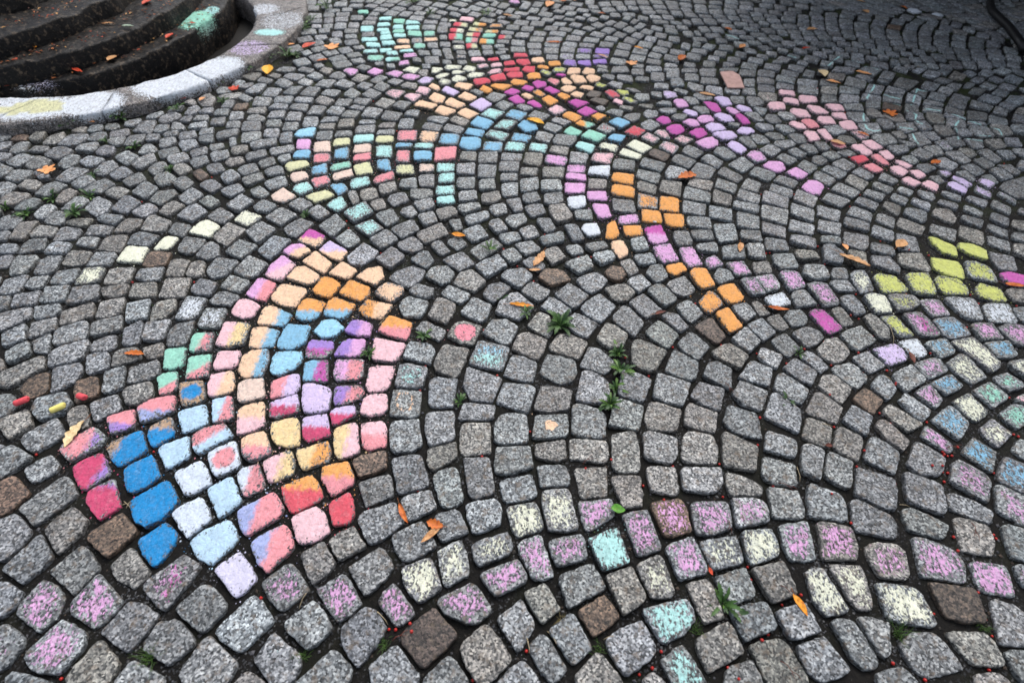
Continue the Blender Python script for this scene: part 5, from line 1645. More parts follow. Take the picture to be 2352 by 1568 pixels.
g 1535 4813 1543 4740 1617 4725 1644 4727 1637 4798
g 1643 4810 1675 4804 1730 4793 1732 4858 1733 4898 1647 4915
g 1635 4931 1725 4914 1735 5035 1644 5052
g 1666 5062 1771 5048 1782 5147 1676 5161
g 1660 4755 1663 4679 1764 4670 1763 4745
g 1708 4659 1716 4584 1826 4579 1822 4654 1814 4654
g 1745 4836 1746 4761 1830 4754 1831 4825
g 1776 4745 1781 4669 1859 4664 1855 4739
g 1745 4853 1830 4839 1833 4922 1747 4935
g 1744 4949 1833 4935 1839 5022 1748 5036
g 1787 5044 1892 5029 1902 5129 1797 5145
g 1817 5155 1830 5153 1926 5139 1938 5239 1827 5255
g 1694 5172 1801 5158 1814 5258 1706 5272
g 1742 4566 1754 4480 1862 4480 1851 4565
g 1843 4646 1871 4543 1954 4558 1927 4661
g 1867 4800 1869 4727 1869 4716 1937 4711 1936 4756 1935 4795
g 1845 4820 1932 4808 1936 4861 1938 4885 1850 4898
g 1846 4912 1912 4902 1938 4898 1947 4988 1869 5000 1854 5003
g 1902 5008 2005 4992 2019 5098 1915 5115
g 1977 5126 2083 5110 2098 5212 1991 5228
g 2025 5236 2134 5219 2150 5318 2039 5336
g 1951 4886 2047 4869 2057 4943 1996 4954 1959 4961 1951 4892
g 1948 4818 1949 4770 2046 4758 2057 4855 1953 4867
g 2014 4964 2109 4947 2126 5055 2029 5071
g 2093 5093 2187 5079 2188 5085 2207 5193 2113 5208
g 1949 4741 1950 4639 2041 4637 2041 4738
g 1967 4538 2038 4534 2045 4622 1973 4626 1967 4626
g 1874 4527 1882 4445 1883 4438 1972 4437 1964 4525 1956 4526
g 1772 4467 1783 4394 1877 4392 1866 4465 1781 4467
g 1837 4379 1847 4305 1927 4298 1917 4375
g 1728 4308 1756 4230 1835 4234 1807 4312
g 1936 4327 2024 4310 2034 4407 1945 4423
g 1764 4149 1831 4126 1842 4195 1774 4218
g 1862 4224 1926 4198 1937 4211 1952 4260 1881 4289
g 1681 4094 1755 4074 1761 4137 1687 4157
g 1589 4013 1689 3983 1718 4069 1617 4101
g 1513 3914 1614 3883 1655 3979 1553 4011
g 1759 4021 1801 3996 1819 3992 1849 4031 1792 4065
g 1806 4076 1872 4030 1926 4095 1860 4141
g 1898 4132 1968 4089 2007 4148 1937 4191
g 1939 4028 1992 3986 2031 4037 1978 4079
g 2004 4091 2093 4037 2146 4130 2056 4184
g 1986 4216 2076 4192 2089 4277 1999 4302
g 2100 4350 2102 4271 2181 4259 2179 4337 2171 4339
g 2111 4166 2198 4140 2216 4226 2128 4253
g 2044 4374 2130 4358 2138 4439 2050 4455
g 2044 4470 2128 4459 2139 4556 2056 4566
g 2054 4579 2148 4570 2155 4624 2157 4656 2065 4667
g 2141 4452 2237 4438 2247 4521 2150 4535 2143 4478
g 2165 4353 2251 4338 2255 4418 2168 4433
g 2209 4241 2276 4224 2288 4303 2220 4321
g 2054 4684 2153 4676 2167 4784 2066 4792
g 2070 4838 2177 4819 2205 4916 2097 4935
g 2123 4943 2135 4941 2220 4929 2245 5025 2147 5040
g 2193 5047 2300 5032 2323 5131 2215 5147
g 2283 5150 2386 5135 2410 5238 2306 5253
g 2181 5226 2283 5211 2287 5228 2305 5315 2201 5331
g 2231 4918 2244 4916 2317 4911 2338 4992 2251 4998 2247 4981
g 2206 4840 2294 4833 2313 4897 2226 4905
g 2176 4749 2269 4740 2289 4818 2195 4827
g 2168 4666 2170 4653 2253 4645 2264 4696 2269 4725 2182 4734
g 2160 4547 2240 4538 2253 4631 2191 4638 2172 4640
g 2397 5095 2496 5081 2499 5092 2523 5187 2423 5201
g 2354 4995 2445 4985 2469 5071 2377 5081
g 2338 4899 2429 4888 2453 4971 2361 4982
g 2300 4791 2397 4779 2423 4874 2325 4886
g 2273 4676 2367 4665 2388 4767 2293 4778
g 2260 4571 2352 4562 2364 4653 2271 4662
g 2255 4474 2347 4463 2359 4548 2305 4554 2266 4558
g 2268 4376 2350 4361 2362 4441 2279 4456
g 2299 4290 2375 4272 2387 4335 2308 4354 2303 4325
g 2482 4984 2577 4972 2605 5067 2509 5079
g 2441 4878 2536 4866 2562 4960 2467 4971
g 2408 4766 2499 4755 2525 4855 2490 4859 2434 4866 2432 4860
g 2381 4660 2473 4648 2493 4742 2400 4754
g 2366 4569 2454 4557 2470 4634 2382 4646
g 2363 4481 2451 4466 2459 4501 2459 4542 2417 4549 2397 4552 2379 4554
g 2367 4390 2459 4371 2478 4445 2385 4464
g 2283 4195 2374 4171 2396 4253 2306 4276
g 2202 4105 2291 4074 2322 4168 2233 4199
g 2112 4027 2187 3993 2226 4078 2150 4113
g 2292 4031 2385 4002 2412 4085 2319 4114
g 2368 4112 2453 4088 2479 4170 2394 4194
g 2583 4946 2691 4931 2719 5019 2611 5037
g 2638 5047 2751 5027 2781 5120 2667 5140
g 2539 4830 2642 4818 2646 4830 2674 4920 2667 4921 2570 4932
g 2502 4720 2601 4706 2631 4802 2530 4816
g 2484 4629 2544 4619 2574 4614 2597 4691 2506 4706
g 2472 4536 2552 4523 2575 4601 2490 4614 2472 4553
g 2473 4367 2549 4352 2579 4459 2502 4475
g 2393 4290 2474 4272 2495 4349 2423 4365 2414 4367
g 2729 4933 2824 4909 2866 5015 2770 5040
g 2645 4787 2746 4765 2782 4866 2680 4889
g 2609 4680 2709 4660 2738 4752 2637 4772
g 2583 4575 2677 4558 2703 4647 2608 4664
g 2560 4476 2671 4453 2697 4537 2593 4560 2585 4561
g 2568 4370 2639 4355 2666 4439 2594 4455
g 2577 4271 2662 4249 2689 4327 2603 4349
g 2487 4268 2557 4251 2582 4330 2511 4346
g 2407 4204 2484 4185 2505 4250 2434 4268 2426 4269
g 2482 4136 2555 4118 2581 4197 2507 4216 2502 4199
g 2883 4971 2979 4936 3027 5034 2930 5070
g 2815 4860 2910 4824 2916 4835 2958 4920 2861 4957
g 2758 4761 2855 4728 2896 4814 2798 4847
g 2722 4653 2818 4628 2851 4715 2754 4740
g 2691 4555 2790 4529 2819 4612 2719 4639
g 2681 4442 2769 4420 2800 4514 2777 4520 2712 4536
g 2657 4353 2753 4327 2781 4402 2701 4424 2683 4428
g 2675 4247 2765 4223 2793 4303 2782 4306 2703 4327
g 2588 4176 2654 4160 2680 4231 2612 4248
g 2476 4020 2580 3991 2611 4088 2508 4117
g 2639 4070 2696 4056 2724 4158 2671 4171
g 2725 4112 2788 4096 2805 4169 2812 4198 2754 4213
g 2985 4901 3073 4868 3133 4971 3044 5005
g 3102 5019 3182 4981 3260 5081 3179 5120
g 2844 4653 2898 4637 2939 4626 2972 4716 2877 4744
g 2814 4551 2847 4543 2912 4525 2940 4612 2841 4640
g 2792 4442 2808 4438 2879 4419 2911 4512 2823 4536
g 2778 4355 2813 4346 2857 4335 2883 4405 2804 4426
g 2795 4264 2870 4245 2890 4305 2892 4313 2817 4332
g 2900 4294 2975 4275 2981 4273 3006 4360 2925 4382
g 3149 4926 3218 4890 3308 4985 3239 5021
g 3047 4791 3130 4759 3197 4867 3113 4899
g 2977 4656 3074 4631 3117 4732 3020 4757
g 2931 4542 3025 4517 3068 4617 2972 4644
g 2891 4415 2903 4412 2975 4392 3017 4503 2933 4527
g 2814 4151 2886 4133 2908 4222 2835 4240
g 2911 4154 2992 4135 3011 4253 2929 4273
g 3015 4190 3088 4173 3105 4296 3031 4314
g 2991 4378 3095 4349 3122 4431 3017 4462
g 3022 4474 3100 4452 3138 4538 3058 4561 3037 4512
g 3064 4573 3151 4548 3195 4636 3107 4662
g 3111 4681 3191 4651 3253 4755 3170 4786
g 3185 4808 3261 4767 3332 4868 3255 4910
g 3276 4915 3347 4875 3415 4978 3346 5015
g 3253 4702 3347 4672 3399 4772 3304 4803
g 3192 4585 3296 4561 3298 4566 3337 4657 3232 4682
g 3132 4462 3232 4434 3274 4533 3172 4561
g 3113 4344 3210 4317 3237 4418 3139 4446
g 3110 4239 3185 4218 3204 4304 3128 4326
g 3409 4943 3466 4918 3536 5021 3478 5047
g 3336 4813 3424 4777 3485 4877 3396 4914
g 3345 4616 3432 4578 3489 4677 3400 4717
g 3266 4467 3357 4434 3406 4534 3314 4568
g 3232 4343 3325 4310 3365 4413 3271 4447
g 3203 4234 3283 4205 3319 4297 3255 4321 3238 4327
g 3177 4097 3257 4070 3300 4185 3219 4213
g 3087 4086 3152 4066 3189 4180 3118 4203 3102 4150
g 3520 4794 3599 4763 3654 4861 3576 4892 3562 4870
g 3472 4900 3548 4871 3608 4970 3536 4999 3492 4933
g 3463 4582 3558 4545 3609 4639 3513 4678
g 3404 4469 3496 4435 3545 4535 3451 4569
g 3353 4341 3373 4334 3444 4310 3490 4416 3398 4447
g 3305 4225 3395 4194 3439 4298 3347 4329
g 3280 4095 3359 4070 3403 4178 3323 4204
g 3565 4671 3645 4641 3698 4738 3617 4769 3611 4759
g 3560 4509 3649 4481 3701 4585 3610 4614
g 3481 4362 3577 4333 3625 4432 3528 4462
g 3436 4256 3537 4224 3582 4317 3501 4343 3480 4349
g 3402 4139 3485 4114 3531 4212 3446 4238
g 3657 4624 3745 4594 3799 4701 3710 4731
g 3635 4398 3724 4371 3778 4479 3687 4507
g 3570 4251 3661 4222 3712 4327 3620 4357
g 3506 4129 3585 4105 3624 4186 3544 4210 3540 4200
g 2721 4024 2755 4015 2802 4054 2807 4071 2739 4093
g 2817 4062 2886 4045 2890 4066 2898 4116 2831 4133
g 2901 4054 2957 4040 2969 4051 2979 4109 2912 4126
g 2989 4051 3061 4032 3079 4108 3008 4133
"""
LEAVES = [
('maple',-2.400,2.280,-2.366,2.365,0.9,'peach',0,'peach maple leaf lying on grey cobbles near the left edge'),
('oak',-1.414,0.895,-1.425,0.795,0.5,'cream',0,'cream oak leaf with stalk lying on a coral chalked cobble'),
('oak',-1.426,1.180,-1.353,1.187,0.45,'orange',0,'rusty orange leaf on a grey cobble left of the mint chalked cobbles'),
('ovate',-1.659,3.478,-1.680,3.611,0.55,'yellow',0,'small bright yellow leaf just outside the fountain rim'),
('maple',-1.814,3.241,-1.762,3.296,0.8,'red',0,'red orange leaf on the cobbles nearest the white part of the fountain rim'),
('ovate',0.034,3.046,0.132,2.991,0.45,'yellow',0,'golden leaf on a sky blue chalked cobble near the top middle'),
('ovate',-0.299,1.953,-0.233,1.940,0.45,'amber',0,'small amber leaf between plain grey cobbles in the middle of the photo'),
('oak',0.122,1.859,0.083,1.754,0.45,'tan',0,'tan oak leaf lying on a grey cobble above the brown and white one'),
('oak',0.060,1.735,0.112,1.733,0.45,'tan',0,'torn tan leaf scrap just below the tan oak leaf'),
('oak',-0.017,1.518,0.083,1.519,0.3,'amber',0,'long golden oak leaf left of the largest rosette weed'),
('ovate',0.573,1.501,0.625,1.517,0.3,'maroon',0,'dark maroon curled leaf below the orange chalked cobbles'),
('ovate',1.056,1.570,1.141,1.560,0.24,'orange',0,'narrow orange leaf curled under the white chalked cobble'),
('oak',0.837,2.488,0.939,2.528,0.75,'orange',0,'bright orange curled leaf right of the orange chalked cobbles'),
('ovate',1.143,3.489,1.235,3.446,0.32,'tan',0,'tan leaf just below the flat pink shard'),
('ovate',1.039,1.982,1.026,1.914,0.4,'tan',0,'little tan leaf standing out on a grey cobble beside red berries'),
('oak',1.488,1.935,1.588,1.847,0.36,'tan',0,'long tan oak leaf left of the yellow green chalked cobbles'),
('ovate',1.773,1.993,1.833,2.053,0.6,'tan',0,'short tan leaf on a grey cobble above the long tan oak leaf'),
('ovate',1.525,2.004,1.532,1.962,0.6,'peach',0,'tiny peach leaf just above the long tan oak leaf'),
('ovate',1.799,2.951,1.870,2.907,0.5,'tan',0,'tan leaf over the coral cobble in the pink chalk trail'),
('oak',1.997,3.058,2.053,3.023,0.5,'orange',0,'orange leaf on a pink cobble at the upper end of the pink trail'),
('maple',2.272,3.302,2.351,3.350,0.9,'orange',0,'orange leaf in the bend of the thin aqua chalk lines'),
('ovate',2.290,2.745,2.356,2.780,0.5,'orange',0,'orange leaf scrap right of the pink chalk trail'),
('ovate',2.051,3.752,2.133,3.709,0.38,'peach',0,'peach leaf above the pink chalk trail'),
('ovate',2.317,3.919,2.407,3.869,0.34,'peach',0,'long pale peach leaf in the upper right beside the aqua lines'),
('ovate',2.054,3.901,2.064,3.802,0.7,'cream',0,'small cream leaf left of the long pale peach leaf'),
('ovate',2.157,1.781,2.239,1.761,0.3,'orange',0,'orange leaf at the right edge below the magenta chalked cobble'),
('ovate',1.548,1.356,1.548,1.302,0.4,'maroon',0,'maroon leaf between the lavender and lilac cobbles on the right'),
('ovate',1.072,0.926,1.098,0.923,0.6,'maroon',0,'small dark maroon leaf in a joint of the plain grey cobbles'),
('ovate',-0.323,0.658,-0.285,0.597,0.24,'orange',0,'narrow orange leaf beside the grey cobbles right of the coral cobble'),
('oak',-0.180,0.595,-0.232,0.604,0.75,'orange',0,'largest crumpled orange brown leaf in the lower middle'),
('ovate',-0.188,0.585,-0.242,0.544,0.3,'tan',0,'folded pale tan leaf under the largest crumpled orange brown leaf'),
('ovate',0.326,0.671,0.370,0.669,0.65,'green',0,'single fresh green leaf beside a lilac chalked cobble'),
('ovate',0.819,0.447,0.836,0.388,0.34,'amber',0,'amber leaf in the lower right near the rosette weed'),
('ovate',0.594,0.508,0.601,0.487,0.5,'red',0,'small red leaf in a joint between two lilac and cream cobbles'),
('maple',-1.389,3.902,-1.302,3.984,0.8,'peach',0,'peach leaf on cobbles between the rim and the aqua cobbles'),
('ovate',-1.397,3.710,-1.328,3.738,0.3,'orange',0,'thin orange leaf right of the fountain rim'),
('ovate',-1.541,3.899,-1.485,3.997,0.5,'red',0,'red leaf touching the right end of the fountain rim'),
('ovate',0.162,4.897,0.223,5.014,0.6,'peach',0,'pink tan leaf at the top middle edge'),
('maple',0.280,5.077,0.330,5.040,0.9,'orange',0,'orange leaf cut by the top edge in the middle'),
('ovate',0.389,5.065,0.486,5.128,0.3,'peach',0,'long peach leaf cut by the top edge'),
('ovate',-0.181,4.698,-0.107,4.656,0.32,'tan',0,'tan leaf above the red and yellow chalked cobbles'),
('ovate',0.579,4.805,0.637,4.806,0.4,'orange',0,'tiny orange leaf on plain cobbles at the top'),
('ovate',0.154,4.187,0.269,4.180,0.24,'orange',0,'long orange leaf left of the purple chalked cobbles'),
('ovate',0.793,4.169,0.860,4.143,0.36,'amber',0,'amber leaf right of the purple chalked cobbles'),
('ovate',1.087,3.972,1.154,4.055,0.5,'orange',0,'orange leaf above the magenta chalk trail'),
('maple',0.711,3.869,0.790,3.911,0.8,'peach',0,'peach leaf scrap below the amber leaf at the top'),
('ovate',0.517,4.011,0.592,3.956,0.2,'tan',0,'slender tan leaf on a purple chalked cobble'),
('ovate',1.556,4.616,1.600,4.562,0.5,'orange',0,'orange leaf on plain cobbles above the flat pink shard'),
('ovate',2.216,4.647,2.304,4.683,0.5,'tan',0,'tan leaf where the cobble rows run straight at the top'),
('ovate',2.838,5.137,2.860,5.073,0.85,'tan',0,'round tan leaf near the top right'),
('ovate',2.882,5.384,2.942,5.352,0.4,'tan',0,'tan leaf cut by the top edge on the right'),
('ovate',2.051,4.264,2.121,4.296,0.3,'red',0,'red leaf sliver right of the flat pink shard'),
('ovate',1.577,4.233,1.636,4.297,0.5,'peach',0,'small peach leaf above the flat pink shard'),
('ovate',3.229,5.284,3.258,5.225,0.4,'orange',0,'orange leaf beside the white flecked cobble at the top right'),
('ovate',-2.826,2.681,-2.788,2.693,0.6,'orange',0,'orange leaf at the foot of the rim by the left edge'),
('ovate',-2.755,2.704,-2.712,2.725,0.6,'red',0,'red leaf at the foot of the rim right of the orange one'),
('ovate',-2.442,2.799,-2.402,2.799,0.4,'peach',0,'peach leaf at the foot of the yellow chalked rim'),
('maple',-2.063,3.110,-2.023,3.144,0.8,'red',0,'red leaf under the grey part of the fountain rim'),
('ovate',-2.213,2.997,-2.193,3.025,0.5,'orange',0,'orange scrap of leaf under the rim beside weeds'),
('ovate',-1.895,3.364,-1.855,3.421,0.4,'red',0,'red sliver of leaf against the rim below the yellow leaf'),
('ovate',-1.950,3.274,-1.935,3.312,0.5,'red',0,'tiny red leaf against the white chalked rim'),
('ovate',-1.934,3.095,-1.915,3.137,0.6,'peach',0,'peach leaf on the first cobbles off the rim'),
('ovate',-1.742,3.725,-1.703,3.755,0.6,'peach',0,'peach leaf in the weeds along the right of the rim'),
('ovate',-1.662,3.936,-1.621,3.968,0.5,'peach',0,'pale leaf in weeds by the rim near the red leaf'),
('maple',-2.698,3.696,-2.652,3.780,0.9,'red',0.06,'bright red maple leaf on the lowest step of the fountain'),
('maple',-2.583,3.865,-2.552,3.952,0.9,'red',0.06,'red leaf on the lowest step beside the weed'),
('oak',-2.752,3.367,-2.700,3.439,0.5,'cream',0.06,'cream oak leaf on the lowest fountain step'),
('ovate',-2.597,3.398,-2.587,3.474,0.7,'tan',0.06,'tan leaf on the lowest fountain step right of the cream oak leaf'),
('maple',-2.951,3.407,-2.925,3.462,0.9,'peach',0.16,'peach leaf on the second fountain step'),
('maple',-2.897,3.515,-2.874,3.551,0.8,'orange',0.16,'orange leaf on the second fountain step'),
('ovate',-2.975,3.325,-2.919,3.307,0.5,'amber',0.16,'amber leaf on the second fountain step at the left'),
('ovate',-2.745,3.701,-2.669,3.714,0.22,'tan',0.16,'thin tan leaf on the second fountain step'),
('ovate',-2.598,3.673,-2.522,3.681,0.38,'sage',0.16,'pale sage green leaf on the second fountain step'),
('ovate',-2.647,4.055,-2.621,4.146,0.45,'red',0.16,'red leaf high on the second fountain step'),
('ovate',-2.749,3.281,-2.663,3.227,0.3,'red',0.06,'red sliver of leaf at the front of the lowest step'),
('ovate',-2.804,3.335,-2.783,3.399,0.45,'orange',0.06,'orange leaf left of the cream oak leaf on the lowest step'),
('ovate',-2.763,3.629,-2.704,3.572,0.6,'red',0.06,'small red leaf below the bright red maple leaf'),
('ovate',-2.400,3.772,-2.397,3.853,0.5,'red',0.06,'red leaf on the lowest step right of the weed'),
('ovate',-2.374,4.040,-2.312,4.037,0.3,'red',0.06,'red leaf beside the aqua chalk on the fountain step')]
BERRIES = [(-1.085,0.174), (-1.514,0.774), (-1.146,0.800), (-1.340,1.580), (-1.576,1.550), (-0.650,0.375), (-0.294,0.316), (-0.276,0.316), (-0.238,0.329), (0.073,0.279), (-0.231,0.310), (-0.275,0.707), (-0.062,0.210), (0.439,0.758), (0.498,0.712), (0.689,0.732), (0.864,0.779), (0.935,0.763), (0.717,0.521), (0.717,0.485), (0.821,0.591), (0.697,0.326), (0.727,0.345), (0.429,0.292), (0.366,0.239), (0.401,0.254), (0.597,0.262), (0.614,0.235), (0.788,0.422), (0.800,0.414), (0.846,0.448), (1.033,0.751), (1.067,0.663), (1.268,0.804), (1.431,0.817), (1.368,0.633), (1.349,0.587), (1.496,0.645), (1.498,0.634), (1.206,0.414), (1.360,0.475), (1.342,0.364), (1.105,0.253), (1.346,0.406), (1.290,0.283), (1.038,0.288), (-0.318,1.196), (-0.323,1.087), (-0.114,1.388), (-0.049,1.167), (0.341,0.836), (0.082,1.681), (0.255,0.801), (0.075,0.940), (-0.082,0.834), (0.760,1.583), (0.824,1.367), (0.955,1.332), (0.436,1.279), (0.517,1.201), (0.626,1.338), (1.053,1.283), (1.145,1.358), (1.133,1.274), (1.147,1.257), (0.877,1.023), (0.885,1.033), (0.546,0.830), (0.702,0.846), (0.850,0.924), (1.480,1.692), (1.685,1.690), (1.698,1.698), (1.987,1.716), (1.992,1.661), (2.135,1.748), (2.150,1.655), (1.403,1.556), (1.430,1.539), (1.451,1.446), (1.239,1.402), (1.226,1.285), (1.343,1.340), (1.650,1.371), (1.864,1.515), (1.434,1.271), (1.429,1.201), (1.440,1.206), (1.336,1.253), (1.161,1.135), (1.325,1.075), (1.346,1.034), (1.137,1.007), (1.478,1.043), (1.844,1.169), (1.767,1.009), (1.780,1.002), (1.541,0.948), (1.480,0.929), (1.481,0.919), (1.490,0.913), (1.504,0.914), (1.473,0.912), (1.406,0.866), (1.440,0.867), (1.444,0.852), (1.458,0.849), (1.614,0.857), (1.198,0.911), (1.162,0.859), (-0.057,1.880), (0.131,1.996), (0.284,1.850), (0.341,1.854), (0.009,1.770), (-0.412,2.228), (-0.809,2.035), (-0.786,1.980), (-0.604,1.816), (-0.918,3.215), (-1.551,2.314), (-0.714,2.873), (1.258,2.406), (1.036,1.986), (1.157,1.937), (1.175,1.942), (1.433,2.417), (1.419,2.004), (1.729,2.052), (1.826,1.982), (1.916,1.963), (1.406,1.876), (1.693,2.334), (1.778,2.431), (1.859,2.798), (1.947,3.621), (2.037,3.339), (2.835,3.070), (2.750,2.814), (-1.819,2.115), (-2.123,2.210)]
WEEDS = [
(0.188,1.428,0.066,13,0,'largest dark green rosette weed growing between grey cobbles in the middle'),
(0.620,0.418,0.060,9,0,'open rosette weed with long toothed leaves in the lower right'),
(0.408,1.298,0.049,10,0,'topmost weed of the upright green cluster right of the middle'),
(0.412,1.213,0.050,11,0,'second weed of the upright green cluster'),
(0.387,1.133,0.045,10,0,'third weed of the upright green cluster'),
(0.359,1.060,0.048,10,0,'lowest weed of the upright green cluster'),
(-0.176,1.041,0.032,6,0,'small weed between plain cobbles right of the pink ones'),
(1.115,1.335,0.038,5,0,'little weed beside berries above the lone pale cobbles'),
(1.003,1.101,0.039,5,0,'sparse weed on a grey cobble left of the brown one'),
(-0.541,1.240,0.032,8,0,'weed growing against the light pink chalked cobble'),
(-0.344,1.336,0.045,9,0,'flat weed above the pink specked cobble'),
(-0.054,1.557,0.038,6,0,'small weed just above the golden oak leaf'),
(0.052,1.478,0.035,9,0,'feathery weed directly below the golden oak leaf'),
(-0.120,1.852,0.048,5,0,'sparse weed among plain grey cobbles above the tan oak leaf'),
(-2.294,1.980,0.072,10,0,'broad weed among grey cobbles at the left edge'),
(-2.065,1.988,0.067,10,0,'bushy weed right of the broad one at the left'),
(-2.251,2.114,0.057,9,0,'weed above the broad one at the left'),
(-2.156,2.308,0.047,8,0,'weed right of the peach maple leaf'),
(-2.081,2.587,0.058,9,0,'weed among cobbles below the white chalked rim'),
(-2.259,2.633,0.050,8,0,'weed at the second row of cobbles below the rim'),
(-1.802,2.389,0.040,8,0,'weed left of the blue and pink chalked cobbles'),
(-1.008,2.058,0.042,7,0,'weed above the magenta tipped cobble'),
(-2.418,2.025,0.043,8,0,'weed cut by the left edge'),
(-2.085,2.139,0.055,8,0,'weed beside two berries at the left'),
(-1.726,3.731,0.077,9,0,'weed at the foot of the rim around the peach leaf'),
(-1.625,3.802,0.082,9,0,'weed spreading from the rim over the first cobbles'),
(-1.803,3.534,0.068,9,0,'weed at the rim left of the yellow leaf'),
(-1.626,4.388,0.079,9,0,'weed at the right end of the rim'),
(-1.634,4.212,0.065,8,0,'weed below the right end of the rim'),
(-1.916,3.336,0.059,8,0,'weed at the foot of the white chalked rim'),
(-2.006,3.191,0.044,7,0,'small weed under the grey part of the rim'),
(-1.812,3.123,0.053,8,0,'weed on the third row of cobbles from the rim'),
(-2.303,2.878,0.074,10,0,'dark weed clump at the rim above the first cobbles'),
(-2.524,2.768,0.063,9,0,'weed at the foot of the yellow chalked rim'),
(-2.020,2.982,0.067,9,0,'weed right of the dark clump at the rim'),
(-1.572,4.665,0.091,9,0,'weed in the joints top right of the rim'),
(-1.629,4.294,0.058,8,0,'tiny weed hugging the right end of the rim'),
(-1.573,3.812,0.054,8,0,'tiny weed right of the red leaf at the rim'),
(-0.928,4.861,0.073,7,0,'weed at the top edge above the aqua cobbles'),
(-0.756,4.648,0.071,7,0,'weed above the cream and red chalked cobbles'),
(-0.308,4.678,0.072,7,0,'weed at the top right of the red chalked cobbles'),
(-2.617,4.233,0.063,10,0.06,'green weed growing on the fountain step')]
TUFTS = [(-0.886,0.226,'thin grass tuft between cobbles at the bottom left'),
(1.083,0.359,'grass tuft beside a grey cobble at the bottom right'),
(0.533,0.348,'mossy tuft touching the aqua chalked cobble'),
(-0.501,0.249,'tiny grass tuft at the bottom left of the middle'),
(-0.296,0.280,'small green tuft beside the dark brown cobble'),
(0.171,0.351,'dry tuft above the rust brown cobble'),
(0.263,0.291,'green tuft right of the rust brown cobble'),
(1.329,0.383,'short green tuft right of the brown cobble')]
STRAWS = [(-0.546,0.357,-0.532,0.396), (-0.331,0.355,-0.297,0.326), (1.532,1.495,1.519,1.407), (1.249,0.732,1.279,0.727), (0.961,0.850,0.954,0.797), (0.129,0.330,0.154,0.293), (1.414,1.256,1.435,1.225), (0.279,0.316,0.312,0.324), (-0.531,1.392,-0.501,1.440), (-0.648,1.428,-0.628,1.422), (-1.164,0.635,-1.132,0.612), (-1.148,0.615,-1.143,0.638), (-1.165,0.623,-1.144,0.628), (0.251,1.409,0.263,1.389), (0.073,0.308,0.080,0.272), (1.091,1.011,1.137,1.007)]
TWIGS = [(0.789,1.171,0.811,1.122,'dark red twig in the joint right of the middle weeds'),
(1.486,0.935,1.545,0.949,'red twig on the cluster of berries at the right'),
(0.873,0.781,0.927,0.761,'red twig with berries above the grey cobbles at the right'),
(0.734,0.280,0.777,0.237,'long red twig on the wide brownish cobble at the bottom right'),
(-0.278,0.287,-0.240,0.314,'red twig left of the dark brown cobble at the bottom'),
(0.248,0.816,0.282,0.854,'fine red twig on a grey cobble in the lower middle'),
(0.681,0.651,0.683,0.609,'red twig on the edge of a lilac chalked cobble'),
(0.788,0.467,0.826,0.443,'red twig leading to the amber leaf'),
(1.438,0.677,1.431,0.619,'dark twig on a grey cobble at the right edge')]
CHALKS = [(-1.676,0.943,-1.642,0.967,'red','short red chalk stick lying on a grey cobble at the left'),
(-1.541,0.922,-1.507,0.949,'yellow','yellow chalk stick beside the red one'),
(-1.485,0.988,-1.454,0.979,'red','broken red chalk stub right of the yellow chalk stick')]
SHARD = [(1.327,3.762), (1.413,3.780), (1.453,3.729), (1.451,3.572), (1.339,3.562)]
HOSE = [(3.750,4.377), (3.812,4.573), (3.886,4.832), (3.917,5.024), (3.947,5.190), (4.024,5.356), (4.190,5.644), (4.442,6.041)]
LINES = [('aq',[(2.402,3.780), (2.351,3.686), (2.275,3.574), (2.206,3.467), (2.159,3.356), (2.120,3.268), (2.091,3.183), (2.082,3.118), (2.110,3.089), (2.167,3.110)]),
('aq',[(2.384,3.594), (2.474,3.528)]),
('aq',[(2.508,3.741), (2.575,3.688)]),
('aq',[(2.345,3.479), (2.419,3.432)]),
('aq',[(2.650,3.695), (2.586,3.594), (2.542,3.516), (2.499,3.458)]),
('aq',[(2.439,3.382), (2.473,3.324), (2.429,3.245), (2.448,3.198)]),
('aq',[(2.567,3.419), (2.674,3.394), (2.727,3.347), (2.766,3.283), (2.808,3.262), (2.863,3.209), (2.908,3.173), (2.887,3.078), (2.868,3.016)]),
('aq',[(2.713,3.270), (2.653,3.199), (2.624,3.117), (2.592,3.038)]),
('aq',[(2.644,3.314), (2.597,3.211)]),
('aq',[(2.344,3.094), (2.326,3.001), (2.329,2.956)]),
('aq',[(2.629,3.056), (2.737,3.035)]),
('aq',[(2.712,3.109), (2.834,3.096)]),
('aq',[(2.618,3.682), (2.702,3.671)]),
('aq',[(2.285,3.200), (2.288,3.168), (2.374,3.143)]),
('aq',[(2.320,4.192), (2.235,4.099), (2.147,3.995)]),
('aq',[(2.089,4.011), (2.147,3.995)]),
('aq',[(2.363,4.150), (2.382,4.100), (2.411,4.065)]),
('aq',[(2.394,3.998), (2.449,4.025), (2.487,3.964)]),
('aq',[(1.526,4.500), (1.576,4.462), (1.625,4.400)]),
('aq',[(1.657,4.378), (1.692,4.333)]),
('aq',[(1.880,4.154), (1.959,4.116)]),
('aq',[(-0.403,1.154), (-0.396,1.172), (-0.373,1.183), (-0.346,1.178), (-0.329,1.161), (-0.330,1.139), (-0.358,1.133), (-0.377,1.143), (-0.387,1.127), (-0.375,1.113), (-0.350,1.112)]),
('pc',[(-0.399,1.043), (-0.390,1.060), (-0.367,1.067), (-0.346,1.054), (-0.337,1.023), (-0.342,0.998), (-0.364,0.989), (-0.386,0.999), (-0.397,1.020), (-0.399,1.043)])]


# ---------------------------------------------------------------- helpers
def lin(rgb):
    return tuple((c / 12.92 if c <= 0.04045 else ((c + 0.055) / 1.055) ** 2.4) for c in (x / 255 for x in rgb))

def link(o, parent=None):
    col.objects.link(o)
    if parent is not None:
        o.parent = parent
    return o

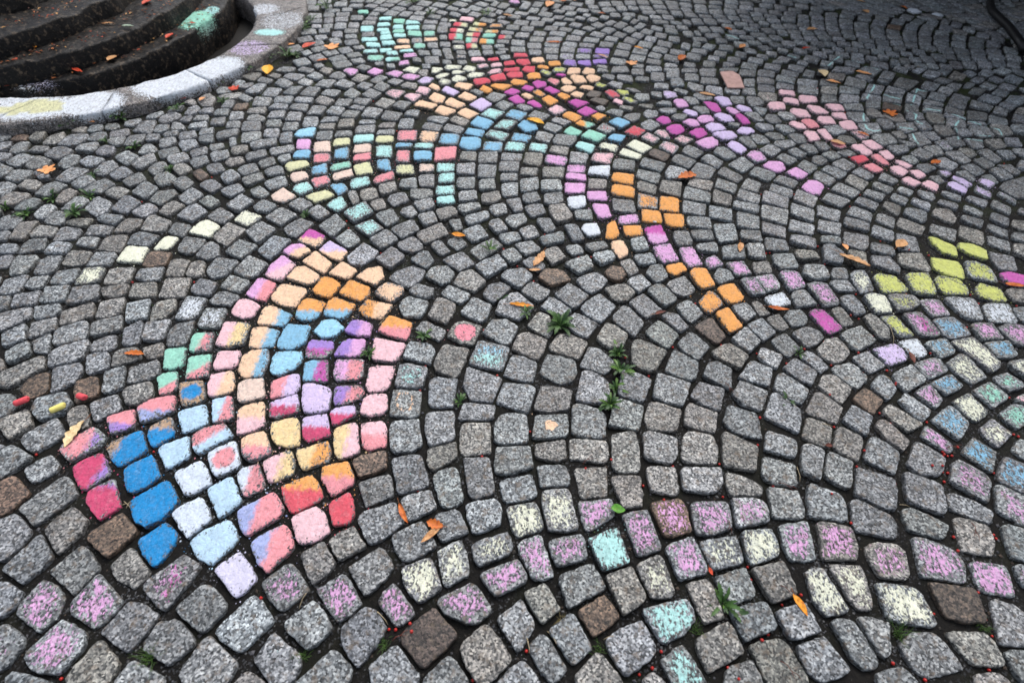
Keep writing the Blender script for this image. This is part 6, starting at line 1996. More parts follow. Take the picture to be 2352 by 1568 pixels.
def mesh(name, V, F, mat=None, smooth=True):
    m = bpy.data.meshes.new(name)
    m.from_pydata([tuple(v) for v in V], [], F)
    if smooth:
        m.polygons.foreach_set('use_smooth', [True] * len(m.polygons))
    if mat:
        m.materials.append(mat)
    m.update()
    return m

def obj(name, V, F, mat=None, parent=None, smooth=True):
    return link(bpy.data.objects.new(name, mesh(name, V, F, mat, smooth)), parent)

def empty(name, loc, rz=0.0):
    o = bpy.data.objects.new(name, None)
    o.empty_display_size = 0.02
    o.location = loc
    o.rotation_euler = (0, 0, rz)
    return link(o)

def tag(o, label=None, cat=None, group=None, kind=None):
    if label: o['label'] = label
    if cat: o['category'] = cat
    if group: o['group'] = group
    if kind: o['kind'] = kind
    return o

class NT:
    def __init__(s, name):
        s.m = bpy.data.materials.new(name); s.m.use_nodes = True
        s.t = s.m.node_tree; s.b = s.t.nodes['Principled BSDF']
    def n(s, typ, **kw):
        x = s.t.nodes.new('ShaderNode' + typ)
        for k, v in kw.items(): setattr(x, k, v)
        return x
    def l(s, a, b): s.t.links.new(a, b)
    def inp(s, sock, v):
        if hasattr(v, 'is_output') or isinstance(v, bpy.types.NodeSocket): s.l(v, sock)
        else: sock.default_value = v
    def math(s, op, a, b=None, c=None, clamp=False):
        x = s.n('Math', operation=op, use_clamp=clamp)
        s.inp(x.inputs[0], a)
        if b is not None: s.inp(x.inputs[1], b)
        if c is not None: s.inp(x.inputs[2], c)
        return x.outputs[0]
    def mix(s, f, a, b, mode='MIX'):
        x = s.n('Mix', data_type='RGBA', blend_type=mode)
        s.inp(x.inputs[0], f); s.inp(x.inputs[6], a); s.inp(x.inputs[7], b)
        return x.outputs[2]
    def mixf(s, f, a, b):
        x = s.n('Mix', data_type='FLOAT')
        s.inp(x.inputs[0], f); s.inp(x.inputs[2], a); s.inp(x.inputs[3], b)
        return x.outputs[0]
    def noise(s, vec, scale, detail=2.0, rough=0.5):
        x = s.n('TexNoise'); s.l(vec, x.inputs['Vector'])
        x.inputs['Scale'].default_value = scale; x.inputs['Detail'].default_value = detail; x.inputs['Roughness'].default_value = rough
        return x.outputs['Fac']
    def ramp(s, f, stops, interp='LINEAR'):
        x = s.n('ValToRGB'); s.l(f, x.inputs[0]); e = x.color_ramp.elements
        x.color_ramp.interpolation = interp
        while len(e) < len(stops): e.new(0.5)
        for k, (p, c) in enumerate(stops):
            e[k].position = p; e[k].color = c if len(c) == 4 else (*c, 1)
        return x.outputs[0]
    def sstep(s, v, a, b):
        x = s.n('MapRange', interpolation_type='SMOOTHSTEP')
        s.inp(x.inputs[0], v); s.inp(x.inputs[1], a); s.inp(x.inputs[2], b)
        return x.outputs[0]
    def pos(s): return s.n('NewGeometry').outputs['Position']
    def attr(s, name): return s.n('Attribute', attribute_name=name)
    def bump(s, h, strength, dist):
        x = s.n('Bump'); s.l(h, x.inputs['Height']); x.inputs['Strength'].default_value = strength; x.inputs['Distance'].default_value = dist
        s.l(x.outputs[0], s.b.inputs['Normal'])

def granite(name, wet=False):
    s = NT(name); p = s.pos()
    v = s.n('TexVoronoi'); s.l(p, v.inputs['Vector']); v.inputs['Scale'].default_value = 185.0
    sep = s.n('SeparateColor'); s.l(v.outputs['Color'], sep.inputs[0])
    g1 = s.noise(p, 210, 4.0, 0.7)
    grain = s.math('ADD', s.math('MULTIPLY', sep.outputs[0], 0.62), s.math('MULTIPLY', g1, 0.42))
    base = s.ramp(grain, [(0.22, (0.018, 0.020, 0.022)), (0.36, (0.075, 0.079, 0.083)), (0.52, (0.165, 0.170, 0.175)), (0.68, (0.29, 0.294, 0.296)), (0.86, (0.50, 0.50, 0.49))])
    low = s.noise(p, 24, 5.0, 0.65)
    base = s.mix(1.0, base, s.ramp(low, [(0.3, (0.5,) * 3), (0.7, (1.42,) * 3)]), 'MULTIPLY')
    tint = s.attr('tint')
    base = s.mix(1.0, base, tint.outputs['Color'], 'MULTIPLY')
    # lichen / rust flecks on some faces
    fl = s.noise(p, 38, 5.0, 0.7)
    base = s.mix(s.math('MULTIPLY', s.sstep(fl, 0.52, 0.66), 0.6), base, (0.15, 0.112, 0.078, 1))
    edge = s.attr('edge').outputs['Fac']
    grime = s.sstep(s.math('ADD', edge, s.math('MULTIPLY', s.math('SUBTRACT', low, 0.5), 0.9)), 0.92, 1.25)
    base = s.mix(s.math('MULTIPLY', grime, 0.35), base, (0.05, 0.042, 0.03, 1))
    # chalk
    mp = s.n('Mapping'); s.l(p, mp.inputs[0]); mp.inputs['Rotation'].default_value = (0, 0, 0.7); mp.inputs['Scale'].default_value = (1.0, 0.55, 1.0)
    ca, cb = s.attr('ca'), s.attr('cb')
    ct = s.attr('ct').outputs['Fac']
    wob = s.noise(mp.outputs[0], 75, 4.0, 0.65)
    m = s.sstep(s.math('ADD', ct, s.math('MULTIPLY', s.math('SUBTRACT', wob, 0.5), 0.55)), 0.40, 0.60)
    chc = s.mix(m, ca.outputs['Color'], cb.outputs['Color'])
    cov = s.mixf(m, ca.outputs['Alpha'], cb.outputs['Alpha'])
    cn = s.noise(mp.outputs[0], 150, 3.0, 0.62)
    big = s.noise(p, 40, 2.0, 0.5)
    cn = s.math('ADD', s.math('MULTIPLY', cn, 0.8), s.math('MULTIPLY', big, 0.2))
    cn = s.math('ADD', cn, s.math('MULTIPLY', s.math('SUBTRACT', sep.outputs[0], 0.5), 0.07))
    edg = s.math('POWER', edge, 3.0)
    cn = s.math('SUBTRACT', cn, s.math('MULTIPLY', edg, 0.19))
    th = s.ramp(cov, [(0.0, (.74,) * 3), (0.5, (.512,) * 3), (0.6, (.478,) * 3), (0.7, (.435,) * 3), (0.8, (.37,) * 3), (0.9, (.285,) * 3), (1.0, (.2,) * 3)])
    mask = s.sstep(cn, s.math('SUBTRACT', th, 0.035), s.math('ADD', th, 0.045))
    mask = s.math('MULTIPLY', mask, s.sstep(cov, 0.02, 0.06))
    worn = s.ramp(s.noise(mp.outputs[0], 60, 5.0, 0.7), [(0.36, (0.62,) * 3), (0.56, (0.97,) * 3)])
    mask = s.math('MULTIPLY', mask, s.mixf(s.sstep(cov, 0.8, 0.92), worn, s.math('ADD', 0.45, s.math('MULTIPLY', worn, 0.52))))
    cvar = s.ramp(s.noise(p, 95, 4.0, 0.65), [(0.3, (0.80,) * 3), (0.7, (1.12,) * 3)])
    chc = s.mix(1.0, chc, cvar, 'MULTIPLY')
    out = s.mix(mask, base, chc)
    s.l(out, s.b.inputs['Base Color'])
    r0 = s.ramp(low, [(0.3, (0.4 if wet else 0.42,) * 3), (0.7, (0.65 if wet else 0.66,) * 3)])
    s.l(s.mixf(mask, r0, 0.95), s.b.inputs['Roughness'])
    s.l(s.mixf(mask, 0.26 if wet else 0.5, 0.1), s.b.inputs['Specular IOR Level'])
    h = s.math('ADD', s.math('MULTIPLY', g1, 0.35), s.math('ADD', s.math('MULTIPLY', s.noise(p, 85, 5.0, 0.65), 0.8), s.math('MULTIPLY', s.noise(p, 30, 4.0, 0.6), 1.3)))
    h = s.math('ADD', h, s.math('MULTIPLY', mask, s.math('ADD', 0.12, s.math('MULTIPLY', s.noise(p, 260, 3.0, 0.7), 0.5))))
    s.bump(h, 0.85, 0.0050)
    return s.m

def plain(name, c, rough=0.7, scale=60.0, var=0.35, spec=0.3, bump=0.0, rim=None):
    s = NT(name); p = s.pos()
    n = s.noise(p, scale, 4.0, 0.6)
    f = s.ramp(n, [(0.25, (1 - var,) * 3), (0.75, (1 + var,) * 3)])
    cc = s.mix(1.0, (*c, 1), f, 'MULTIPLY')
    if rim:
        cc = s.mix(s.sstep(s.noise(p, scale * 0.45, 3.0, 0.6), 0.48, 0.66), cc, (*rim, 1))
    s.l(cc, s.b.inputs['Base Color'])
    s.b.inputs['Roughness'].default_value = rough
    s.b.inputs['Specular IOR Level'].default_value = spec
    if bump: s.bump(n, bump, 0.003)
    return s.m

def soil_mat():
    s = NT('joint_soil'); p = s.pos()
    n = s.noise(p, 70, 6.0, 0.7); lo = s.noise(p, 5, 3.0, 0.5)
    c = s.ramp(n, [(0.3, (0.0022, 0.0020, 0.0018)), (0.55, (0.0062, 0.0054, 0.0046)), (0.8, (0.018, 0.015, 0.012))])
    v = s.n('TexVoronoi'); s.l(p, v.inputs['Vector']); v.inputs['Scale'].default_value = 210.0
    sep = s.n('SeparateColor'); s.l(v.outputs['Color'], sep.inputs[0])
    grav = s.math('MULTIPLY', s.sstep(sep.outputs[0], 0.80, 0.84), s.sstep(lo, 0.42, 0.62))
    gc = s.ramp(sep.outputs[1], [(0.0, (0.03, 0.032, 0.036)), (0.7, (0.08, 0.085, 0.095)), (1.0, (0.2, 0.2, 0.2))])
    c = s.mix(s.math('MULTIPLY', grav, 0.8), c, gc)
    xyz = s.n('SeparateXYZ'); s.l(p, xyz.inputs[0])
    far = s.sstep(xyz.outputs[1], 1.3, 4.2)
    mo = s.math('MULTIPLY', s.sstep(s.noise(p, 6.5, 4.0, 0.6), 0.46, 0.66), s.math('ADD', 0.1, s.math('MULTIPLY', far, 0.75)))
    mc = s.ramp(s.noise(p, 160, 3.0, 0.6), [(0.3, (0.012, 0.018, 0.006)), (0.7, (0.045, 0.06, 0.016))])
    c = s.mix(mo, c, mc)
    s.l(c, s.b.inputs['Base Color'])
    s.b.inputs['Roughness'].default_value = 0.85
    s.b.inputs['Specular IOR Level'].default_value = 0.25
    s.bump(s.math('ADD', n, s.math('MULTIPLY', grav, 0.35)), 0.9, 0.006)
    return s.m

M_GRAN = granite('granite')
M_WET = granite('wet_granite', wet=True)
M_SOIL = soil_mat()

PAL = {k: lin(v) for k, v in dict(
    pk=(241, 197, 205), ps=(240, 150, 165), co=(235, 154, 162), rd=(218, 92, 106), cr=(206, 80, 118), pc=(243, 205, 172), pl=(232, 208, 194),
    ye=(240, 212, 160), yc=(218, 218, 176), lb=(188, 218, 240), sk=(160, 212, 237), sb=(138, 190, 220), bl=(38, 140, 204), pb=(164, 176, 222),
    wb=(214, 226, 241), lw=(214, 211, 236), li=(224, 172, 217), lv=(215, 197, 234), mg=(200, 96, 174), pu=(168, 138, 212), mi=(156, 216, 196),
    aq=(182, 231, 228), cm=(234, 236, 214), yg=(206, 212, 122), wh=(220, 227, 235), ta=(192, 160, 130)).items()}
PAL['or'] = lin((236, 168, 98))
CNAME = dict(pk='light pink', ps='rose pink', co='coral', rd='red', cr='crimson', pc='peach', pl='pale peach', ye='pale yellow', yc='pale lemon',
             lb='light blue', sk='sky blue', sb='mid blue', bl='strong blue', pb='periwinkle', wb='icy white', lw='lilac white', li='lilac',
             lv='lavender', mg='magenta', pu='purple', mi='mint', aq='aqua', cm='cream', yg='yellow green', wh='white', ta='tan')
CNAME['or'] = 'orange'
DIRS = dict(r=(1, 0), l=(-1, 0), d=(0, -1), u=(0, 1), v=(0.7, -0.7))

def parse_chalk(code):
    base, _, ch = code.partition(':')
    if not ch: return base, None
    a, _, b = ch.partition('>')
    A = (a[:2], int(a[2]) / 10)
    if b: return base, (A, (b[:2], int(b[2]) / 10), b[3:] or 'r5')
    return base, (A, A, 'r5')

# ---------------------------------------------------------------- cobbles: outlines
stones = []
for ln in STONES.split('\n'):
    t = ln.split()
    if len(t) < 7: continue
    P = np.array(list(map(float, t[1:]))).reshape(-1, 2) / 1000
    stones.append([t[0], P])

# occupancy raster of the paved area, 1 cm
X0, X1, Y0, Y1, RS = -6.6, 7.4, -1.0, 7.8, 0.01
NX, NY = int((X1 - X0) / RS), int((Y1 - Y0) / RS)
occ = np.zeros((NY, NX), bool)
gx, gy = np.meshgrid(X0 + (np.arange(NX) + 0.5) * RS, Y0 + (np.arange(NY) + 0.5) * RS)
RIM_C, RIM_R = (-3.21, 4.16), 1.57
RIN_C, RIN_R = (-2.96, 3.97), 1.02
def in_rim(x, y, pad=0.0):
    d = np.hypot(x - RIM_C[0], y - RIM_C[1]) < RIM_R + pad
    return d | ((x < RIM_C[0] - 0.1) & (y > 2.585 - pad + (x - RIM_C[0]) * -0.087))
occ |= in_rim(gx, gy, 0.0)

def mark(P, pad=0.0):
    c = P.mean(0); Q = c + (P - c) * (1 + pad)
    i0, j0 = ((Q.min(0) - (X0, Y0)) / RS).astype(int); i1, j1 = ((Q.max(0) - (X0, Y0)) / RS).astype(int) + 1
    i0, j0, i1, j1 = max(i0, 0), max(j0, 0), min(i1, NX), min(j1, NY)
    if i1 <= i0 or j1 <= j0: return
    xx, yy = gx[j0:j1, i0:i1], gy[j0:j1, i0:i1]
    k = np.ones(xx.shape, bool)
    for a, b in zip(Q, np.roll(Q, -1, 0)):
        k &= (b[0] - a[0]) * (yy - a[1]) - (b[1] - a[1]) * (xx - a[0]) >= 0
    occ[j0:j1, i0:i1] |= k
def occupied(x, y):
    i = ((np.asarray(x) - X0) / RS).astype(int); j = ((np.asarray(y) - Y0) / RS).astype(int)
    ok = (i >= 0) & (i < NX) & (j >= 0) & (j < NY)
    return np.where(ok, occ[np.clip(j, 0, NY - 1), np.clip(i, 0, NX - 1)], True)
for c, P in stones: mark(P)

# the paving goes on outside the traced view: rows bent in the same kind of arcs
def warp(u, v):
    return np.array([u + 0.21 * math.cos(v * 3.9 + 0.6) + 0.05 * math.sin(v * 1.3), v + 0.04 * math.sin(u * 2.3 + 1.0)])
S = 0.0965
sub = np.stack(np.meshgrid(np.linspace(-1, 1, 6), np.linspace(-1, 1, 6)), -1).reshape(-1, 2)
def left_edge(y): return -2.7 - (y - 0.16) * 0.66
def right_edge(y): return 2.9 + (y - 0.25) * 0.58
fill = []
for j in range(-6, 84):
    for i in range(-72, 74):
        u, v = i * S, j * S + (0.5 * S if i % 2 else 0) + random.uniform(-.01, .01)
        c = warp(u, v)
        if not (-0.55 < c[1] < 6.9 and left_edge(c[1]) < c[0] < right_edge(c[1])): continue
        du = (warp(u + .02, v) - warp(u - .02, v)) / .04; dv = (warp(u, v + .02) - warp(u, v - .02)) / .04
        for sz in (0.043, 0.036, 0.029):
            pts = c + sub[:, :1] * du * sz + sub[:, 1:] * dv * sz
            if occupied(pts[:, 0], pts[:, 1]).sum() <= (1 if sz > .04 else 0):
                q = np.array([(-1, -1), (1, -1), (1, 1), (-1, 1)], float) * (sz + np.array([[random.uniform(-.004, .003)] for _ in range(4)]))
                P = c + q[:, :1] * du + q[:, 1:] * dv
                fill.append(['g' if random.random() < .8 else 'w', P]); mark(P)
                break
for _ in range(5000):
    y = random.uniform(-0.5, 6.8); x = random.uniform(left_edge(y), right_edge(y)); a = random.choice((0.0, .3, -.3, .6))
    fx, fy = 1920 + 2000 * (x * rt.x + y * rt.y - CAM_H * rt.z) / (x * fw.x + y * fw.y - CAM_H * fw.z), 1280 - 2000 * (x * up.x + y * up.y - CAM_H * up.z) / (x * fw.x + y * fw.y - CAM_H * fw.z)
    if -20 < fx < 3860 and -20 < fy < 2580 and y > 0: continue
    if occupied(x, y): continue
    c = np.array([x, y]); du, dv = np.array([math.cos(a), math.sin(a)]), np.array([-math.sin(a), math.cos(a)])
    for sz in (0.04, 0.033, 0.026, 0.02):
        pts = c + sub[:, :1] * du * sz + sub[:, 1:] * dv * sz
        if not occupied(pts[:, 0], pts[:, 1]).any():
            q = np.array([(-1, -1), (1, -1), (1, 1), (-1, 1)], float) * sz
            P = c + q[:, :1] * du + q[:, 1:] * dv
            fill.append(['g', P]); mark(P)
            break
n_traced = len(stones)
stones += fill

# ---------------------------------------------------------------- cobbles: one mesh each
def px(x, y, z=0.0):
    d = Vector((x, y, z - CAM_H)); zz = d.dot(fw)
    return 1920 + 2000 * d.dot(rt) / zz, 1280 - 2000 * d.dot(up) / zz, zz

def outline(P, n):
    # round the corners a little, then resample evenly
    Q = []
    k = len(P)
    for i in range(k):
        a, b, c = P[i - 1], P[i], P[(i + 1) % k]
        la, lc = np.hypot(*(a - b)), np.hypot(*(c - b))
        r = min(0.0075 * random.uniform(.4, 1.7), 0.42 * la, 0.42 * lc)
        pa, pc = b + (a - b) / la * r, b + (c - b) / lc * r
        Q += [pa, 0.25 * pa + 0.5 * b + 0.25 * pc, pc]
    Q = np.array(Q)
    E = np.roll(Q, -1, 0) - Q; L = np.hypot(E[:, 0], E[:, 1]); cum = np.concatenate([[0], np.cumsum(L)])
    s = np.arange(n) / n * cum[-1]
    idx = np.clip(np.searchsorted(cum, s, side='right') - 1, 0, len(Q) - 1)
    f = ((s - cum[idx]) / np.maximum(L[idx], 1e-9))[:, None]
    return Q[idx] + E[idx] * f

TINT = dict(g=(0.95, 1.0, 1.03), w=(1.0, 0.965, 0.90), b=(0.62, 0.42, 0.30), d=(0.36, 0.27, 0.22))
LINE_SEG = [(np.array(a), np.array(b), k) for k, q in LINES for a, b in zip(q[:-1], q[1:])]
def line_dist(pts):
    best = np.full(len(pts), 9.0); kk = np.zeros(len(pts), int)
    for i, (a, b, k) in enumerate(LINE_SEG):
        e = b - a; t = np.clip(((pts - a) @ e) / (e @ e), 0, 1)
        d = np.hypot(*(pts - a - t[:, None] * e).T)
        m = d < best; best[m] = d[m]; kk[m] = i
    return best, kk
def stone_mesh(code, P, near):
    lined = line_dist(P.mean(0)[None])[0][0] < 0.075
    n = 60 if lined else 36 if near else 18
    O = outline(P, n)
    c = O.mean(0)
    D = O - c
    R = np.hypot(D[:, 0], D[:, 1]); ar = R.mean()
    sd = random.uniform(-50, 50)
    jit = np.array([mnoise.noise((o[0] * 70, o[1] * 70, sd)) * 0.0032 + mnoise.noise((o[0] * 190, o[1] * 190, sd)) * 0.0019 for o in O])
    D = D * (1 + jit / R)[:, None]
    dz = min(max(random.gauss(0, 0.0024), -0.0035), 0.005)
    tx, ty = (min(max(random.gauss(0, 0.022), -0.045), 0.045) for _ in range(2))
    bul = random.uniform(-0.002, 0.003)
    if near: rings = [(0.003, -0.052), (0.0, -0.014), (0.0003, -0.0052), (0.0013, -0.0015), (0.0038, -0.0002), (0.22 * ar, bul * .3), (0.48 * ar, bul * .7), (0.76 * ar, bul)]
    else: rings = [(0.003, -0.045), (0.0, -0.012), (0.0008, -0.0024), (0.0034, -0.0002), (0.5 * ar, bul * .8)]
    if lined: rings = rings[:4] + [(0.0055, -0.0003)] + [(f * ar, bul * f) for f in np.linspace(.14, .95, 15)]
    V, edge = [], []
    for ri, (d, z) in enumerate(rings):
        f = 1 - d / ar
        for k in range(n):
            p = D[k] * f
            zz = z
            if ri > 0:
                wx, wy = c + p
                zz += dz + tx * p[0] + ty * p[1]
                a = 0.0026 if ri > 2 else 0.0032
                zz += a * mnoise.noise((wx * 32, wy * 32, sd)) + 0.55 * a * mnoise.noise((wx * 90, wy * 90, sd)) + 0.25 * a * mnoise.noise((wx * 210, wy * 210, sd))
            V.append((p[0], p[1], zz))
            edge.append(min(1.0, f) if ri > 1 else 1.15)
    V.append((0, 0, bul + dz)); edge.append(0.0)
    F = []
    m = len(rings)
    for r in range(m - 1):
        for k in range(n):
            a, b = r * n + k, r * n + (k + 1) % n
            F.append((a, b, b + n, a + n))
    for k in range(n):
        F.append(((m - 1) * n + k, (m - 1) * n + (k + 1) % n, m * n))
    base, ch = parse_chalk(code)
    t = np.array(TINT[base]) * random.uniform(0.72, 1.22) * (1 + np.array([random.gauss(0, .02), 0, random.gauss(0, .02)]))
    if base == 'g' and random.random() < 0.10: t *= 1.25
    V = np.array(V)
    tint = np.tile(np.append(t, 1.0), (len(V), 1))
    if ch:
        (a, va), (b, vb), dr = ch
        bias = 0.5 - (int(dr[1]) / 10 if len(dr) > 1 else 0.5); dr = dr[0]
        A = (*PAL[a], va); B = (*PAL[b], vb)
        if dr == 'x': ctv = np.hypot(V[:, 0], V[:, 1]) / ar * 0.78
        else:
            d = np.array(DIRS[dr]); q = V[:, :2] @ d; ctv = 0.5 + q / (2.0 * np.abs(q).max())
        ctv = ctv + bias
        if a == b and va == vb: ctv = np.zeros(len(V))
    else:
        A = B = (0.5, 0.5, 0.5, 0.0); ctv = np.zeros(len(V))
    CA, CB = np.tile(A, (len(V), 1)), np.tile(B, (len(V), 1))
    if lined:
        d, kk = line_dist(V[:, :2] + c)
        f = (0.82 if c[1] > 2 else 0.60) * np.clip((0.010 - d) / 0.006, 0, 1)
        k_ = (f > CA[:, 3]) & (V[:, 2] > -0.012)
        for i_ in np.where(k_)[0]: CA[i_] = (*PAL[LINE_SEG[kk[i_]][2]], f[i_]); CB[i_] = CA[i_]
    return V, F, dict(tint=tint, ca=CA, cb=CB, ct=ctv, edge=np.array(edge)), c

def set_attrs(me, at):
    for k in ('tint', 'ca', 'cb'):
        a = me.attributes.new(k, 'FLOAT_COLOR', 'POINT'); a.data.foreach_set('color', np.asarray(at[k], np.float32).ravel())
    for k in ('ct', 'edge'):
        a = me.attributes.new(k, 'FLOAT', 'POINT'); a.data.foreach_set('value', np.asarray(at[k], np.float32).ravel())

score = []
for i, (c, P) in enumerate(stones):
    q = [px(x, y) for x, y in P]
    ins = sum(1 for a in q if 0 <= a[0] <= 3840 and 0 <= a[1] <= 2560 and a[2] > 0) / len(q)
    ar = abs(sum(q[k][0] * q[(k + 1) % len(q)][1] - q[k][1] * q[(k + 1) % len(q)][0] for k in range(len(q)))) / 2
    score.append(ar * ins if i < n_traced else 0)
top300 = set(np.argsort(score)[::-1][:300].tolist())

# ---------------------------------------------------------------- the pavement bed (joints) and the ground under it
def smooth_noise(h, w_, cell, seed):
    r = np.random.default_rng(seed)
    gh, gw = int(h / cell) + 3, int(w_ / cell) + 3
    g = r.standard_normal((gh, gw))
    yy, xx = np.arange(h) / cell, np.arange(w_) / cell
    yi, xi = yy.astype(int), xx.astype(int); fy, fx = (yy - yi)[:, None], (xx - xi)[None]
    fy, fx = fy * fy * (3 - 2 * fy), fx * fx * (3 - 2 * fx)
    a, b = g[yi][:, xi], g[yi][:, xi + 1]; c, d = g[yi + 1][:, xi], g[yi + 1][:, xi + 1]
    return (a * (1 - fx) + b * fx) * (1 - fy) + (c * (1 - fx) + d * fx) * fy
ST = 0.022
bx, by = np.arange(X0, X1, ST), np.arange(Y0, Y1, ST)
hN, wN = len(by), len(bx)
Z = -0.0165 + 0.0028 * smooth_noise(hN, wN, 2.2, 1) + 0.0035 * smooth_noise(hN, wN, 9, 2)
Z = np.minimum(Z, -0.0125)
def bed_z(x, y):
    i = np.clip(((np.asarray(x) - X0) / ST).round().astype(int), 0, wN - 1); j = np.clip(((np.asarray(y) - Y0) / ST).round().astype(int), 0, hN - 1)
    return Z[j, i]
BX, BY = np.meshgrid(bx, by)
V = np.stack([BX.ravel(), BY.ravel(), Z.ravel()], 1)
ii, jj = np.meshgrid(np.arange(wN - 1), np.arange(hN - 1))
cxm, cym = bx[ii] + ST / 2, by[jj] + ST / 2
okc = ~in_rim(cxm, cym, -0.06)
a = (jj * wN + ii)[okc]
F = np.stack([a, a + 1, a + 1 + wN, a + wN], 1)
me = bpy.data.meshes.new('pavement')
me.vertices.add(len(V)); me.vertices.foreach_set('co', V.astype(np.float32).ravel())
me.loops.add(F.size); me.loops.foreach_set('vertex_index', F.astype(np.int32).ravel())
me.polygons.add(len(F)); me.polygons.foreach_set('loop_start', np.arange(0, F.size, 4, dtype=np.int32))
me.update(calc_edges=True); me.validate()
me.polygons.foreach_set('use_smooth', [True] * len(me.polygons))
me.materials.append(M_SOIL)
pavement = link(bpy.data.objects.new('pavement', me))
tag(pavement, 'grey granite cobble pavement laid in arcs with dark earth joints', None, None, 'structure')

g = obj('ground', [(-60, -60, -0.3), (60, -60, -0.3), (60, 60, -0.3), (-60, 60, -0.3)], [(0, 1, 2, 3)], plain('earth', (0.03, 0.025, 0.02), 0.9, 3))
tag(g, 'dark earth under and around the pavement', None, None, 'structure')

rest_V, rest_F, rest_A = [], [], {k: [] for k in ('tint', 'ca', 'cb', 'ct', 'edge')}
off = 0
for i, (code, P) in enumerate(stones):
    pc = P.mean(0)
    near = i in top300
    V, F, at, c = stone_mesh(code, P, near or (i < n_traced and score[i] > 3500))
    if near:
        me = mesh('cobblestone', V, F, M_GRAN)
        set_attrs(me, at)
        o = link(bpy.data.objects.new('cobblestone', me), pavement)
        o.location = (c[0], c[1], 0)
        base, ch = parse_chalk(code)
        if ch and max(ch[0][1], ch[1][1]) >= 0.4:
            (ka, va), (kb, vb), _ = ch
            if ka == kb: o['label'] = 'cobble %s %s chalk' % ('covered in' if va > .7 else 'scribbled with', CNAME[ka])
            else: o['label'] = 'cobble chalked half %s half %s' % (CNAME[ka], CNAME[kb])
        elif base in 'bd': o['label'] = 'bare brown cobble'
    else:
        V = V + np.array([c[0], c[1], 0])
        rest_V.append(V); rest_F += [tuple(x + off for x in f) for f in F]; off += len(V)
        for k in rest_A: rest_A[k].append(at[k])
me = mesh('cobblestones', np.concatenate(rest_V), rest_F, M_GRAN)
set_attrs(me, {k: np.concatenate(v) for k, v in rest_A.items()})
o = link(bpy.data.objects.new('cobblestones', me), pavement)
tag(o, 'smaller and farther grey cobbles, some chalked in pastel colours', None, None, 'stuff')

# ---------------------------------------------------------------- the round fountain base: kerb ring, channel, steps
def arc_pts(c, r, a0, a1, n, ext):
    A = np.radians(np.linspace(a0, a1, n))
    P = np.stack([c[0] + r * np.cos(A), c[1] + r * np.sin(A)], 1)
    e0 = P[0] + ext * np.array([math.sin(A[0]), -math.cos(A[0])]); e1 = P[-1] + ext * np.array([-math.sin(A[-1]), math.cos(A[-1])])
    return P, e0, e1
fountain = empty('stone_fountain', (RIM_C[0], RIM_C[1], 0))
tag(fountain, 'round stone fountain base with chalked kerb ring and dark wet steps', 'fountain')
FO = Vector((RIM_C[0], RIM_C[1], 0))

def chalked(V, base, spots, zmin=-9):
    # spots: (x, y, rx, ry, colour, cover); strongest spot wins
    n = len(V)
    ca = np.tile((0.5, 0.5, 0.5, 0.0), (n, 1))
    for (x, y, rx, ry, k, cv) in spots:
        d = np.hypot((V[:, 0] - x) / rx, (V[:, 1] - y) / ry)
        f = cv * np.clip((1.25 - d) / 0.5, 0, 1)
        m = (f > ca[:, 3]) & (V[:, 2] > zmin)
        ca[m, :3] = PAL[k]; ca[m, 3] = f[m]
    return dict(tint=np.tile((*base, 1), (n, 1)), ca=ca, cb=ca, ct=np.zeros(n), edge=np.zeros(n))

RIM_SPOTS = [(-3.35, 2.80, .5, .22, 'wh', .76), (-2.82, 2.85, .34, .17, 'wh', .76), (-2.72, 2.86, .2, .1, 'yc', .78), (-2.85, 2.80, .12, .06, 'yc', .8), (-2.46, 2.92, .19, .16, 'wh', .8),
             (-2.13, 3.2, .24, .2, 'wh', .82), (-1.93, 3.46, .15, .15, 'wh', .8), (-2.04, 3.33, .17, .17, 'wh', .8),
             (-1.80, 4.02, .11, .06, 'aq', .92), (-1.84, 4.03, .06, .03, 'pk', .7), (-1.98, 4.45, .12, .12, 'wh', .62), (-1.85, 3.75, .14, .14, 'lv', .52), (-1.78, 4.25, .17, .2, 'wh', .5)]
RH = 0.052
def ring_point(f, t):
    # f: 0 inner edge .. 1 outer edge, t: angle (deg); below -95 the kerb runs straight to the left
    if t < -95:
        d = math.radians(-95 - t) * RIM_R
        a = math.radians(-95); k = np.array([math.sin(a), -math.cos(a)]) * d
        t0 = math.radians(-95)
    else:
        k = 0; t0 = math.radians(t)
    po = np.array([RIM_C[0] + RIM_R * math.cos(t0), RIM_C[1] + RIM_R * math.sin(t0)]) + k
    pi = np.array([RIN_C[0] + RIN_R * math.cos(t0), RIN_C[1] + RIN_R * math.sin(t0)]) + k
    return pi * (1 - f) + po * f
kerb = bpy.data.objects.new('kerb', None); link(kerb, fountain)
cuts = [-150, -108, -79, -57.5, -35, -12, 14, 45, 80]
